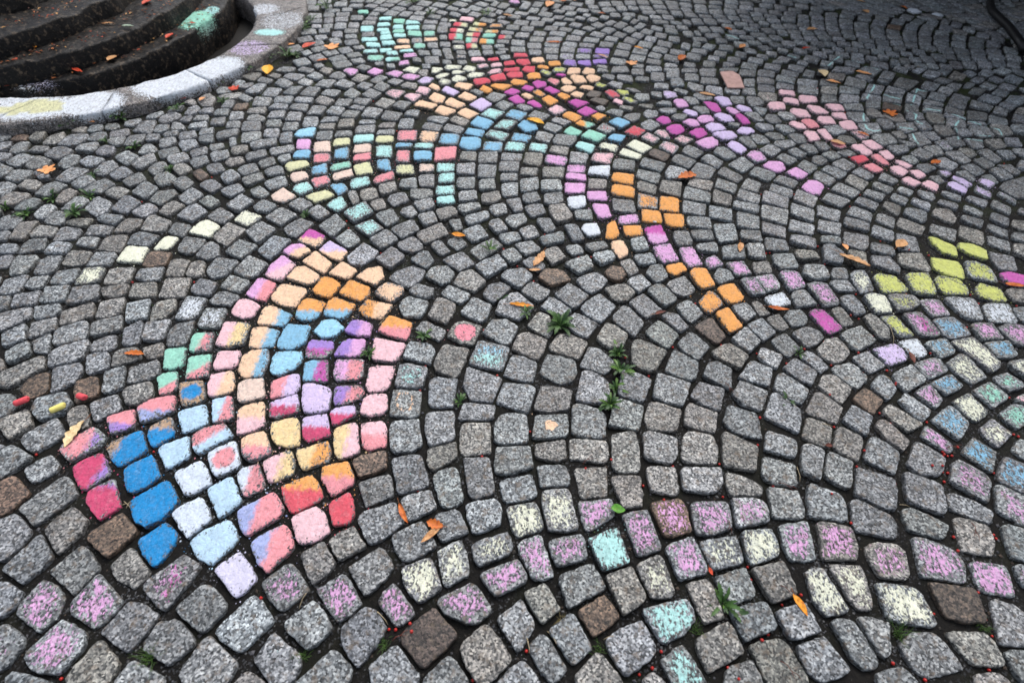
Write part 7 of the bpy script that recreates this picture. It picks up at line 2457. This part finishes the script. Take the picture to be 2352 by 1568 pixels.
for k in range(len(cuts) - 1):
    t0, t1 = cuts[k] + 0.25, cuts[k + 1] - 0.25
    nt_ = max(12, int((t1 - t0) * 1.3)); prof = [(0.0, -0.16), (0.0, RH - 0.012), (0.02, RH - 0.002)] + [(f, RH) for f in np.linspace(0.06, 0.94, 12)] + [(0.985, RH - 0.004), (1.0, RH - 0.016), (1.0, -0.05)]
    V, F = [], []
    np_ = len(prof)
    for a in range(nt_ + 1):
        t = t0 + (t1 - t0) * a / nt_
        for f, z in prof:
            p = ring_point(f, t)
            rgh = 0.006 * mnoise.noise((p[0] * 9, p[1] * 9, 1.0)) + 0.004 * mnoise.noise((p[0] * 40, p[1] * 40, 2.0))
            out = 0.012 * mnoise.noise((t * 0.21, f * 3, 5)) + 0.006 * mnoise.noise((t * 0.9, f * 3, 7))
            dirv = np.array([math.cos(math.radians(max(t, -95))), math.sin(math.radians(max(t, -95)))])
            if f in (0.0, 1.0): p = p + dirv * out
            V.append((p[0], p[1], z + (rgh if z > 0 else 0)))
    for a in range(nt_):
        for b in range(np_ - 1):
            i = a * np_ + b
            F.append((i, i + 1, i + np_ + 1, i + np_))
    F.append(tuple(range(np_ - 1, -1, -1))); F.append(tuple(nt_ * np_ + b for b in range(np_)))
    V = np.array(V); tn = np.array((0.80, 0.72, 0.68)) * random.uniform(.85, 1.05)
    at = chalked(V, tn, RIM_SPOTS, RH - 0.022)
    me = mesh('kerb_stone', V - np.array(FO), F, M_GRAN); set_attrs(me, at)
    link(bpy.data.objects.new('kerb_stone', me), kerb)

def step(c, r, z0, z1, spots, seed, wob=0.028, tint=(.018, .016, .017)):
    P, e0, e1 = arc_pts(c, r, -98, 62, 150, 0.0)
    D = P - np.array(c)
    out = np.array([wob * mnoise.noise((p[0] * 5, p[1] * 5, seed)) + 0.4 * wob * mnoise.noise((p[0] * 22, p[1] * 22, seed)) for p in P])
    D = D * (1 + out / r)[:, None]
    back = np.array([c[0] - 2.2, c[1] + 1.2])
    prof = [(1.0, z0), (1.004, z0 + .3 * (z1 - z0)), (1.0, z1 - .012), (0.997, z1 - .003), (0.99, z1), (0.975, z1)] + [(f, z1) for f in np.linspace(.95, .62, 18)]
    V, F = [], []
    n = len(P)
    for f, z in prof:
        for k in range(n):
            p = np.array(c) + D[k] * f
            cell = math.floor(math.atan2(D[k][1], D[k][0]) * r / 0.52 + seed * .37)
            zz = z + 0.012 * math.sin(cell * 12.9 + seed) + 0.012 * mnoise.noise((p[0] * 7, p[1] * 7, seed + 3)) + 0.010 * mnoise.noise((p[0] * 24, p[1] * 24, seed)) + 0.006 * mnoise.noise((p[0] * 60, p[1] * 60, seed))
            V.append((p[0], max(p[1], 2.985 + 0.02 * seed) if p[0] < -2.9 else p[1], zz))
    for a in range(len(prof) - 1):
        for k in range(n - 1):
            i = a * n + k
            F.append((i, i + 1, i + 1 + n, i + n))
    V = np.array(V)
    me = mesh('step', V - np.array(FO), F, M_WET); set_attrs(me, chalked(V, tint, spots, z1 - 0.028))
    return link(bpy.data.objects.new('step', me), fountain)
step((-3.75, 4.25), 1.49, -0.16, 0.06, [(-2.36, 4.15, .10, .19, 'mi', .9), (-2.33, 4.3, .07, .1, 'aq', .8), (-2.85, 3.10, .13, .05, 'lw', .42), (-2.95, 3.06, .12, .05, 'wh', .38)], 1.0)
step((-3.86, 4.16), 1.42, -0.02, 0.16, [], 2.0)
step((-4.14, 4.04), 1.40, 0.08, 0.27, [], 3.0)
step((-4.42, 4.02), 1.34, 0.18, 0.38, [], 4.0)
P, e0, e1 = arc_pts(RIN_C, RIN_R + 0.05, -120, 90, 60, 0)
V = [(p[0] - FO.x, p[1] - FO.y, -0.13) for p in P] + [(-2.2, 0.4, -0.13), (-2.2, -1.3, -0.13)]
obj('channel_floor', V, [tuple(range(len(V)))], plain('channel_mud', (0.008, 0.007, 0.006), 0.5, 30), fountain)

# ---------------------------------------------------------------- unseen slabs added past the top right corner to shade it
wa, wb_ = Vector((2.5, 8.1, -.02)), Vector((7.6, 4.15, -.02))
ud = (wb_ - wa).normalized(); nd = Vector((ud.y, -ud.x, 0)); nd = nd if nd.dot(Vector((0, 0, 0)) - wa) > 0 else -nd
light_blocker = empty('light_blocker', wa)
tag(light_blocker, 'unseen dark slabs with overhang added to shade the top right corner', 'light_blocker')
def slab(p0, du, dn, dz):
    q = []
    for z in (0, dz):
        for u, n_ in ((0, 0), (1, 0), (1, 1), (0, 1)): q.append(Vector(p0) + ud * (du * u) + nd * (dn * n_) + Vector((0, 0, z)))
    return [tuple(v) for v in q], [(3, 2, 1, 0), (4, 5, 6, 7), (0, 1, 5, 4), (1, 2, 6, 5), (2, 3, 7, 6), (3, 0, 4, 7)]
LW = (wb_ - wa).length
M_BLOCKER = plain('blocker_dark', (.07, .065, .06), .9, 6, .25, .2, .4)
obj('blocker_upright', *slab((0, 0, 0), LW, -.4, 2.7), M_BLOCKER, light_blocker, smooth=False)
obj('blocker_base', *slab((0, 0, 0), LW, .05, .35), plain('blocker_base_dark', (.05, .05, .05), .9, 14), light_blocker, smooth=False)
obj('blocker_overhang', *slab((-.5 * ud.x, -.5 * ud.y, 2.7), LW + 1.0, 2.3, .16), plain('blocker_overhang_dark', (.05, .04, .035), .9, 12), light_blocker, smooth=False)

# ---------------------------------------------------------------- joint gravel, chalk crumbs, moss
def scatter(n, fn):
    out = []
    while len(out) < n:
        x = rng.uniform(-4.5, 5, 4000); y = rng.uniform(0.0, 5.9, 4000)
        k = fn(x, y)
        out += list(zip(x[k], y[k]))
    return out[:n]
def in_view(x, y): return (x > left_edge(y) + 1.1) & (x < right_edge(y) - 1.1)
def free(x, y): return ~occupied(x, y)
OCT = np.array([(1, 0, 0), (0, 1, 0), (-1, 0, 0), (0, -1, 0), (0, 0, 1), (0, 0, -1)], float)
OCF = [(0, 1, 4), (1, 2, 4), (2, 3, 4), (3, 0, 4), (1, 0, 5), (2, 1, 5), (3, 2, 5), (0, 3, 5)]
def bits(name, pts, rad, colours, mat, parent=None, zoff=0.0, on_top=False):
    V, F, C = [], [], []
    for (x, y) in pts:
        r = rad[0] + (rad[1] - rad[0]) * random.random() ** 3
        q = OCT * np.array([r * random.uniform(.7, 1.3), r * random.uniform(.7, 1.3), r * random.uniform(.5, .9)]) * rng.uniform(.75, 1.25, (6, 1))
        a = random.uniform(0, 6.28); ca, sa = math.cos(a), math.sin(a)
        q = q @ np.array([(ca, -sa, 0), (sa, ca, 0), (0, 0, 1)])
        z = (0.001 if on_top else float(bed_z(x, y))) + r * 0.35 + zoff
        o0 = len(V); V += [(x + v[0], y + v[1], z + v[2]) for v in q]; F += [tuple(i + o0 for i in f) for f in OCF]
        c = random.choice(colours); k = random.uniform(.7, 1.25)
        C += [(c[0] * k, c[1] * k, c[2] * k, 1)] * 6
    me = mesh(name, V, F, mat, smooth=False)
    at = me.attributes.new('col', 'FLOAT_COLOR', 'POINT'); at.data.foreach_set('color', np.asarray(C, np.float32).ravel())
    return link(bpy.data.objects.new(name, me), parent)
s = NT('grit'); s.l(s.attr('col').outputs['Color'], s.b.inputs['Base Color']); s.b.inputs['Roughness'].default_value = 0.8
M_GRIT = s.m
gp = scatter(9000, lambda x, y: in_view(x, y) & free(x, y) & (rng.random(len(x)) < np.exp(-np.maximum(y - 1.2, 0) * 0.5)))
o = bits('joint_gravel', gp, (0.0012, 0.0062), [(.05, .05, .055), (.09, .09, .1), (.03, .026, .022), (.14, .14, .14), (.05, .035, .025)], M_GRIT, pavement)
tag(o, 'loose grit and tiny stones lying in the dark joints', None, None, 'stuff')
chalk_pts = []
for code, P in stones[:n_traced]:
    b_, ch = parse_chalk(code)
    if ch and P[:, 1].mean() < 3.2 and max(ch[0][1], ch[1][1]) > .7: chalk_pts.append((P.mean(0), np.hypot(*(P - P.mean(0)).T).max(), PAL[ch[0][0]]))
V, F, C = [], [], []
for c, R, colr in chalk_pts:
    for _ in range(26):
        a = random.uniform(0, 6.28); rr = R * random.uniform(.75, 1.22)
        x, y = c[0] + rr * math.cos(a), c[1] + rr * math.sin(a)
        if occupied(x, y): continue
        r = 0.0009 + 0.003 * random.random() ** 3
        z = float(bed_z(x, y)) + .002
        q = OCT * r * rng.uniform(.6, 1.3, (6, 1)); o0 = len(V)
        V += [(x + v[0], y + v[1], z + v[2]) for v in q]; F += [tuple(i + o0 for i in f) for f in OCF]; C += [(*colr, 1)] * 6
me = mesh('chalk_crumbs', V, F, M_GRIT, smooth=False)
at = me.attributes.new('col', 'FLOAT_COLOR', 'POINT'); at.data.foreach_set('color', np.asarray(C, np.float32).ravel())
tag(link(bpy.data.objects.new('chalk_crumbs', me), pavement), 'pastel chalk crumbs fallen into the joints', None, None, 'stuff')

LC_ = [(.30, .09, .02), (.16, .05, .02), (.4, .22, .08), (.08, .03, .02), (.34, .05, .015)]
V, F, C = [], [], []
for _ in range(700):
    k = random.randrange(3); cc, rr, zt = (((-3.75, 4.25), 1.49, .06), ((-3.86, 4.16), 1.42, .16), ((-4.14, 4.04), 1.40, .27))[k]
    a = math.radians(random.uniform(-75, 30)); q = rr - .03 - abs(random.gauss(0.09, .07))
    x, y = cc[0] + q * math.cos(a), cc[1] + q * math.sin(a)
    L = random.uniform(.006, .032); d = random.uniform(0, 6.28); o0 = len(V); wv = L * random.uniform(.25, .6)
    for u, v_, h in ((-.5, 0, 0), (0, -.5, .15), (.5, 0, .05), (0, .5, .2)):
        V.append((x + u * L * math.cos(d) - v_ * wv * math.sin(d), y + u * L * math.sin(d) + v_ * wv * math.cos(d), zt + .016 + h * L))
    F.append((o0, o0 + 1, o0 + 2, o0 + 3)); C += [(*random.choice(LC_), 1)] * 4
me = mesh('leaf_litter', V, F, M_GRIT, smooth=False)
at = me.attributes.new('col', 'FLOAT_COLOR', 'POINT'); at.data.foreach_set('color', np.asarray(C, np.float32).ravel())
tag(link(bpy.data.objects.new('leaf_litter', me)), 'crumbled brown leaf litter on the fountain steps', 'leaf litter', None, 'stuff')

# moss: small upright leaflets in the joints, thicker far off and along the kerb
def moss_ok(x, y):
    n = np.array([mnoise.noise((a * 1.9, b * 1.9, 4.0)) + 0.5 * mnoise.noise((a * 7, b * 7, 9.0)) for a, b in zip(x, y)])
    rimd = np.abs(np.hypot(x - RIM_C[0], y - RIM_C[1]) - RIM_R)
    dens = np.clip((y - 1.2) / 3.2, 0.02, 1) * 0.6 + 0.7 * (rimd < .16)
    return in_view(x, y) & free(x, y) & (n + rng.normal(0, .15, len(x)) > 0.62 - dens)
mp_ = scatter(7000, moss_ok)
V, F, C = [], [], []
for (x, y) in mp_:
    z = float(bed_z(x, y)) - .001
    a = random.uniform(0, 6.28); L = random.uniform(.004, .011); wd = L * .35; ln = random.uniform(.2, .9)
    d = np.array([math.cos(a), math.sin(a)]); t = np.array([-d[1], d[0]])
    o0 = len(V)
    for u, v_, h in ((0, -.5, 0), (0, .5, 0), (.55, .6, .75), (1, 0, 1), (.55, -.6, .75)):
        V.append((x + d[0] * u * L * ln + t[0] * v_ * wd, y + d[1] * u * L * ln + t[1] * v_ * wd, z + h * L * .8))
    F.append(tuple(range(o0, o0 + 5)))
    k = random.uniform(.6, 1.3); C += [(.035 * k, .065 * k, .014 * k, 1)] * 5
me = mesh('joint_moss', V, F, M_GRIT, smooth=False)
at = me.attributes.new('col', 'FLOAT_COLOR', 'POINT'); at.data.foreach_set('color', np.asarray(C, np.float32).ravel())
tag(link(bpy.data.objects.new('joint_moss', me)), 'low green moss growing in the cobble joints', 'moss', None, 'stuff')

# ---------------------------------------------------------------- fallen leaves
LC = dict(peach=((.78, .36, .14), (.62, .22, .06)), cream=((.72, .56, .32), (.55, .38, .18)), orange=((.56, .15, .025), (.36, .07, .015)), yellow=((.80, .42, .03), (.7, .3, .02)),
          red=((.55, .06, .02), (.35, .03, .015)), amber=((.72, .28, .02), (.5, .13, .015)), tan=((.60, .33, .15), (.42, .19, .07)), maroon=((.13, .03, .018), (.07, .02, .015)),
          green=((.10, .30, .03), (.07, .22, .02)), sage=((.36, .44, .33), (.28, .36, .25)))
M_LEAF = {k: plain('leaf_' + k, c, 0.55, 130, .25, .35, .3, r) for k, (c, r) in LC.items()}
M_STALK = plain('leaf_stalk', (.22, .08, .03), .6)

def tube(pts, r, seg=6, r1=None):
    V, F = [], []
    pts = [Vector(p) for p in pts]
    for i, p in enumerate(pts):
        d = (pts[min(i + 1, len(pts) - 1)] - pts[max(i - 1, 0)]).normalized()
        a = d.cross(Vector((0, 0, 1)))
        a = a.normalized() if a.length > 1e-4 else Vector((1, 0, 0))
        b = d.cross(a)
        rr = r if r1 is None else r + (r1 - r) * i / (len(pts) - 1)
        for k in range(seg):
            t = 2 * math.pi * k / seg
            V.append(tuple(p + a * math.cos(t) * rr + b * math.sin(t) * rr))
    for i in range(len(pts) - 1):
        for k in range(seg):
            F.append((i * seg + k, i * seg + (k + 1) % seg, (i + 1) * seg + (k + 1) % seg, (i + 1) * seg + k))
    F.append(tuple(range(seg))[::-1]); F.append(tuple((len(pts) - 1) * seg + k for k in range(seg)))
    return V, F

def blade(kind, L, wr, curl, sd):
    """one leaf blade, base at the origin, tip along +X, a real sheet with a keel, curled edges and 0.5 mm of body"""
    V, F = [], []
    if kind == 'maple':
        n = 60; ring = []
        for k in range(n):
            a = -math.pi + 2 * math.pi * k / n
            lobe = max(0.0, max(math.cos((a - c) * 2.9) if abs(a - c) < .6 else 0 for c in (0, .95, -.95, 1.9, -1.9)))
            r = L * (.20 + .42 * lobe ** .8 * (1 - .16 * abs(a)) + .03 * math.sin(a * 23))
            ring.append((r * math.cos(a) * 1.0 + .33 * L, r * math.sin(a) * wr))
        nr = 4
        for j in range(1, nr + 1):
            f = j / nr
            for x, y in ring:
                px_, py_ = .33 * L + (x - .33 * L) * f, y * f
                d = math.hypot(px_ - .33 * L, py_) / L
                z = curl * L * d * d * 1.6 + .05 * L * mnoise.noise((px_ / L * 4, py_ / L * 4, sd))
                V.append((px_, py_, z))
        V.append((.33 * L, 0, 0)); c = len(V) - 1
        for k in range(n):
            F.append((c, k, (k + 1) % n))
            for j in range(nr - 1):
                F.append((j * n + k, (j + 1) * n + k, (j + 1) * n + (k + 1) % n, j * n + (k + 1) % n))
    else:
        n, m = 26, 7
        for i in range(n + 1):
            t = i / n
            if kind == 'oak':
                h = math.sin(math.pi * min(1, t ** .8)) ** .7 * (.62 + .38 * abs(math.sin(t * math.pi * 4.2 + .5))) * (.55 + .6 * t if t < .75 else 1.0)
            else:
                h = math.sin(math.pi * t ** .85) ** .85 * (1 + .05 * math.sin(t * 60))
            h = max(h, .02) * L * wr * .5
            for j in range(m):
                v = -1 + 2 * j / (m - 1)
                y = v * h * (1 - .25 * abs(curl) * abs(v))
                z = abs(v) * h * (.25 + curl) + curl * L * .55 * (t - .4) ** 2 + .03 * L * mnoise.noise((t * 3.5, v * 1.2, sd)) + .02 * L * mnoise.noise((t * 9, v * 3, sd))
                V.append((t * L, y + .05 * L * math.sin(t * 3 + sd), z))
        for i in range(n):
            for j in range(m - 1):
                a = i * m + j
                F.append((a, a + 1, a + m + 1, a + m))
    V = np.array(V); zmin = V[:, 2].min()
    V[:, 2] -= zmin
    nv = len(V)
    B = V.copy(); B[:, 2] += 0.0005
    F2 = [tuple(i + nv for i in f) for f in F]
    F1 = [f[::-1] for f in F]
    return np.concatenate([V, B]), F1 + F2, -zmin

for k, (kind, x1, y1, x2, y2, wr, colr, z, label) in enumerate(LEAVES):
    L = math.hypot(x2 - x1, y2 - y1); ang = math.atan2(y2 - y1, x2 - x1)
    curl = random.uniform(.03, .17) if colr not in ('green', 'yellow') else .08
    e = empty('fallen_leaf', (x1, y1, z + (0.022 if z else 0.0045)), ang)
    tag(e, label, 'leaf', 'leaves fallen on the cobbles' if z == 0 else 'leaves fallen on the fountain steps')
    V, F, lift = blade(kind, L, wr, curl, k * 3.7)
    obj('blade', V, F, M_LEAF[colr], e)
    z0 = lift + .0006
    tv, tf = tube([(-.26 * L, .03 * L, .0015), (-.1 * L, .01 * L, z0 * .6), (.02 * L, 0, z0), ((.33 if kind == 'maple' else .5) * L, 0, z0 + .0004)], .0011 if L > .04 else .0008, 5, .0005)
    obj('stalk', tv, tf, M_STALK, e)

# ---------------------------------------------------------------- weeds
GREENS = [plain('weed_green', (.045, .105, .022), .5, 90, .35, .4), plain('weed_dark', (.028, .07, .018), .5, 90, .35, .4), plain('weed_light', (.085, .17, .03), .5, 90, .3, .4)]
def weed_leaf(L, wr, teeth, arch):
    V, F = [], []
    n, m = 12, 3
    for i in range(n + 1):
        t = i / n
        h = L * wr * .5 * (max(math.sin(math.pi * t ** 1.5), 0) ** .8 + .08) * (1 - teeth * .5 * (i % 2))
        if i == n: h = L * .006
        z = arch * L * (math.sin(t * math.pi * .8)) - .05 * L * t
        for j in range(m):
            v = j - 1
            V.append((t * L, v * h, z + abs(v) * h * .3))
    for i in range(n):
        for j in range(m - 1):
            a = i * m + j
            F.append((a, a + 1, a + m + 1, a + m))
    return V, F
WL = [[mesh('leaf', *weed_leaf(1.0, .24, .85, .2), GREENS[g_]) for g_ in range(3)], [mesh('leaf', *weed_leaf(1.0, .30, .7, .35), GREENS[g_]) for g_ in range(3)]]
for k, (x, y, R, n, z, label) in enumerate(WEEDS):
    zb = z + .006 if z else float(bed_z(x, y))
    on = bool(occupied(x, y)) and not z
    e = empty('weed', (x, y, 0.0 if on else zb))
    tag(e, label, 'weed', 'weeds growing in the joints')
    big = R > .03
    n = int(n * (2.1 if R > .03 else 1.6))
    for q in range(n):
        a = 2 * math.pi * (q + random.uniform(-.3, .3)) / n
        o = bpy.data.objects.new('leaf', WL[0 if k in (1,) or random.random() < .6 else 1][random.choice((0, 0, 1, 1, 2))])
        f = R * random.uniform(.3, 1.15) * (1.1 if k < 14 else 0.85)
        o.scale = (f, f * random.uniform(.8, 1.15), f)
        o.rotation_euler = (random.uniform(-.3, .3), -random.uniform(.02, .55) if q % 4 else -random.uniform(.5, 1.0), a)
        o.location = (R * .05 * math.cos(a), R * .05 * math.sin(a), 0.002)
        link(o, e)

def tuft(x, y, n, h):
    V, F = [], []
    for _ in range(n):
        a = random.uniform(0, 6.28); r = random.uniform(0, .018); bx_, by_ = x + r * math.cos(a), y + r * math.sin(a)
        d = random.uniform(0, 6.28); L = h * random.uniform(.4, 1.1); lean = random.uniform(.2, 1.0)
        wv = .0009; tx, ty = -math.sin(d) * wv, math.cos(d) * wv
        o0 = len(V)
        for t in (0, .35, .7, 1.0):
            cx, cy, cz = bx_ + math.cos(d) * lean * L * t * t, by_ + math.sin(d) * lean * L * t * t, -.018 + L * (t - .3 * lean * t * t)
            k = 1 - t * .85
            V += [(cx - tx * k, cy - ty * k, cz), (cx + tx * k, cy + ty * k, cz)]
        for q in range(3):
            F.append((o0 + 2 * q, o0 + 2 * q + 1, o0 + 2 * q + 3, o0 + 2 * q + 2))
    return V, F
M_GRASS = [plain('grass_green', (.06, .12, .025), .55, 60, .4), plain('grass_dry', (.20, .16, .07), .7, 60, .4)]
for k, (x, y, label) in enumerate(TUFTS):
    V, F = tuft(0, 0, 46 if k < 2 else 30, .055 if k < 2 else .032)
    o = obj('grass_tuft', V, F, M_GRASS[1 if 'dry' in label else 0])
    o.location = (x, y, 0)
    tag(o, label, 'grass', 'grass tufts in the joints')

# ---------------------------------------------------------------- berries, straws, chalk sticks, shard, cigarette end, hose
def berry_mesh():
    V, F = [], []
    nu, nv = 10, 7
    for j in range(nv + 1):
        t = math.pi * j / nv
        for i in range(nu):
            a = 2 * math.pi * i / nu
            r = math.sin(t) * (1 + .04 * math.cos(2 * a)); z = math.cos(t) * 1.06
            if j == 0: z -= .22                       # the dimple left by the flower
            V.append((r * math.cos(a), r * math.sin(a), z))
    for j in range(nv):
        for i in range(nu):
            F.append((j * nu + i, (j + 1) * nu + i, (j + 1) * nu + (i + 1) % nu, j * nu + (i + 1) % nu))
    return V, F
M_BERRY = plain('berry_red', (.42, .015, .01), .28, 200, .25, .5)
bm = mesh('berry', *berry_mesh(), M_BERRY)
def place(x, y):
    a, b, _ = px(x, y)
    c = 'left' if a < 960 else 'centre left' if a < 1920 else 'centre right' if a < 2880 else 'right'
    r = 'top' if b < 512 else 'upper' if b < 1024 else 'middle' if b < 1536 else 'lower' if b < 2048 else 'bottom'
    return r, c, a
S_C = np.array([P.mean(0) for _, P in stones[:n_traced]])
blab = {}
for k, (x, y) in enumerate(BERRIES):
    near_ = int(np.argmin(np.hypot(*(S_C - (x, y)).T)))
    base, ch = parse_chalk(stones[near_][0])
    what = (CNAME[ch[0][0]] + ' chalked') if ch and ch[0][1] > .3 else 'brown' if base in 'bd' else 'plain grey'
    how = 'on' if bool(occupied(x, y)) else 'beside'
    r, c, a = place(x, y)
    blab.setdefault('red berry %s a %s cobble, %s %s' % (how, what, r, c), []).append((a, k))
B_LABEL = {}
for s_, v in blab.items():
    v.sort()
    pos_ = {1: [''], 2: [', left of two', ', right of two'], 3: [', leftmost of three', ', middle of three', ', rightmost of three']}.get(len(v), [''] * len(v))
    for (a, k), q in zip(v, pos_): B_LABEL[k] = s_ + q
for k, (x, y) in enumerate(BERRIES):
    o = bpy.data.objects.new('berry', bm); r = random.uniform(.0034, .0046)
    o.scale = (r, r, r); o.rotation_euler = (random.uniform(.2, 1.2), 0, random.uniform(0, 6.28))
    z = (.0022 if bool(occupied(x, y)) else float(bed_z(x, y)) + .001) + r
    o.location = (x, y, z)
    tag(link(o), B_LABEL[k], 'berry', 'red berries scattered over the pavement')

M_STRAW = plain('dry_straw', (.42, .34, .22), .7, 90, .3)
SL = ['dry straw below the lilac cobbles at the lower left', 'dry straw left of the two berries at the bottom', 'dry straw pointing down from the yellow green cobble on the right', 'short pale straw in a joint of grey cobbles at the right',
      'dry straw in a joint right of the middle', 'dry straw beside the slim grey cobble at the bottom', 'pale straw just below the lavender cobble', 'pale straw right of the rust brown cobble',
      'straw between the peach and orange chalked cobbles', 'short straw left of the straw by the orange cobble', 'topmost of the straws beside the big blue cobble', 'middle straw beside the big blue cobble',
      'lowest straw beside the big blue cobble', 'straw beside the largest rosette weed', 'straw in the joint left of the bottom grey cobbles', 'straw under the orange flecked cobble']
for k, (x1, y1, x2, y2) in enumerate(STRAWS):
    L = math.hypot(x2 - x1, y2 - y1)
    V, F = tube([(0, 0, 0), (.3 * L, .03 * L, .002), (.65 * L, .05 * L, .0035), (L, 0, .001)], .0012, 6, .0007)
    o = obj('straw', V, F, M_STRAW)
    zz = [0.0035 if bool(occupied(a, b)) else float(bed_z(a, b)) + .002 for a, b in ((x1, y1), (x2, y2))]
    o.location = (x1, y1, zz[0]); o.rotation_euler = (0, -math.atan2(zz[1] - zz[0], L), math.atan2(y2 - y1, x2 - x1))
    tag(o, SL[k], 'straw', 'dry straws lying about')

M_TWIG = plain('red_twig', (.11, .025, .015), .6, 90, .3)
for k, (x1, y1, x2, y2, label) in enumerate(TWIGS):
    L = math.hypot(x2 - x1, y2 - y1)
    tw = empty('twig', (x1, y1, 0.004), math.atan2(y2 - y1, x2 - x1))
    tag(tw, label, 'twig', 'fallen red twigs')
    V, F = tube([(0, 0, 0), (.25 * L, .05 * L, .004), (.5 * L, -.02 * L, .003), (.75 * L, .04 * L, .004), (L, 0, .001)], .0012, 6, .0006)
    obj('stem', V, F, M_TWIG, tw)
    V, F = tube([(.5 * L, -.02 * L, .003), (.66 * L, -.14 * L, .004), (.8 * L, -.2 * L, .002)], .0008, 5, .0004)
    obj('side_stem', V, F, M_TWIG, tw)

MC = dict(red=plain('chalk_red', (.72, .10, .12), .95, 90, .2, .1), yellow=plain('chalk_yellow', (.82, .72, .22), .95, 90, .15, .1))
for (x1, y1, x2, y2, c, label) in CHALKS:
    L = math.hypot(x2 - x1, y2 - y1); r = .0105
    V, F = [], []
    prof = [(0, .0), (0, .72), (.05, .92), (.14, 1.0), (.5, 1.0), (.86, 1.03), (.95, .9), (1.0, .62), (1.0, 0)]
    ns = 16
    for t, f in prof:
        for k in range(ns):
            a = 2 * math.pi * k / ns
            V.append((t * L + (.0025 * math.cos(a) if t > .8 else 0), r * f * math.cos(a), r * f * math.sin(a) + r))
    for i in range(len(prof) - 1):
        for k in range(ns):
            F.append((i * ns + k, (i + 1) * ns + k, (i + 1) * ns + (k + 1) % ns, i * ns + (k + 1) % ns))
    o = obj('chalk_stick', V, F, MC[c])
    o.location = (x1, y1, .0025); o.rotation_euler = (0, 0, math.atan2(y2 - y1, x2 - x1))
    tag(o, label, 'chalk', 'chalk sticks left on the cobbles')

cx = sum(p[0] for p in SHARD) / len(SHARD); cy = sum(p[1] for p in SHARD) / len(SHARD)
n = len(SHARD); V = []
for zf, ins in ((0, .96), (.002, 1.0), (.008, 1.0), (.010, .97)):
    for (x, y) in SHARD: V.append(((x - cx) * ins, (y - cy) * ins, zf + .14 * (y - cy) * .5 + .012))
F = [tuple(range(n)), tuple(3 * n + k for k in range(n - 1, -1, -1))]
for j in range(3):
    for k in range(n): F.append((j * n + k, (j + 1) * n + k, (j + 1) * n + (k + 1) % n, j * n + (k + 1) % n))
o = obj('flat_shard', V, F, plain('pink_shard', (.52, .33, .29), .8, 25, .25, .2), smooth=False)
o.location = (cx, cy, 0)
tag(o, 'flat pale pink shard lying on the cobbles above the magenta chalk', 'shard')

cg = empty('cigarette_end', (0.667, 2.105, .004), -.08)
tag(cg, 'cigarette end lying beside the orange chalked cobbles', 'cigarette')
V, F = tube([(0, 0, .004), (.012, 0, .004), (.024, 0, .004)], .0038, 12); obj('filter', V, F, plain('filter_amber', (.75, .42, .08), .8), cg)
V, F = tube([(-.016, 0, .004), (-.008, 0, .004), (0, 0, .004)], .0037, 12); obj('paper', V, F, plain('cigarette_paper', (.75, .74, .7), .9, 60, .1), cg)

V, F = tube([(x, y, .028) for x, y in HOSE], .028, 14)
o = obj('hose', V, F, plain('black_rubber', (.008, .008, .009), .45, 40, .3, .4))
tag(o, 'thick black hose lying across the cobbles in the top right corner', 'hose')
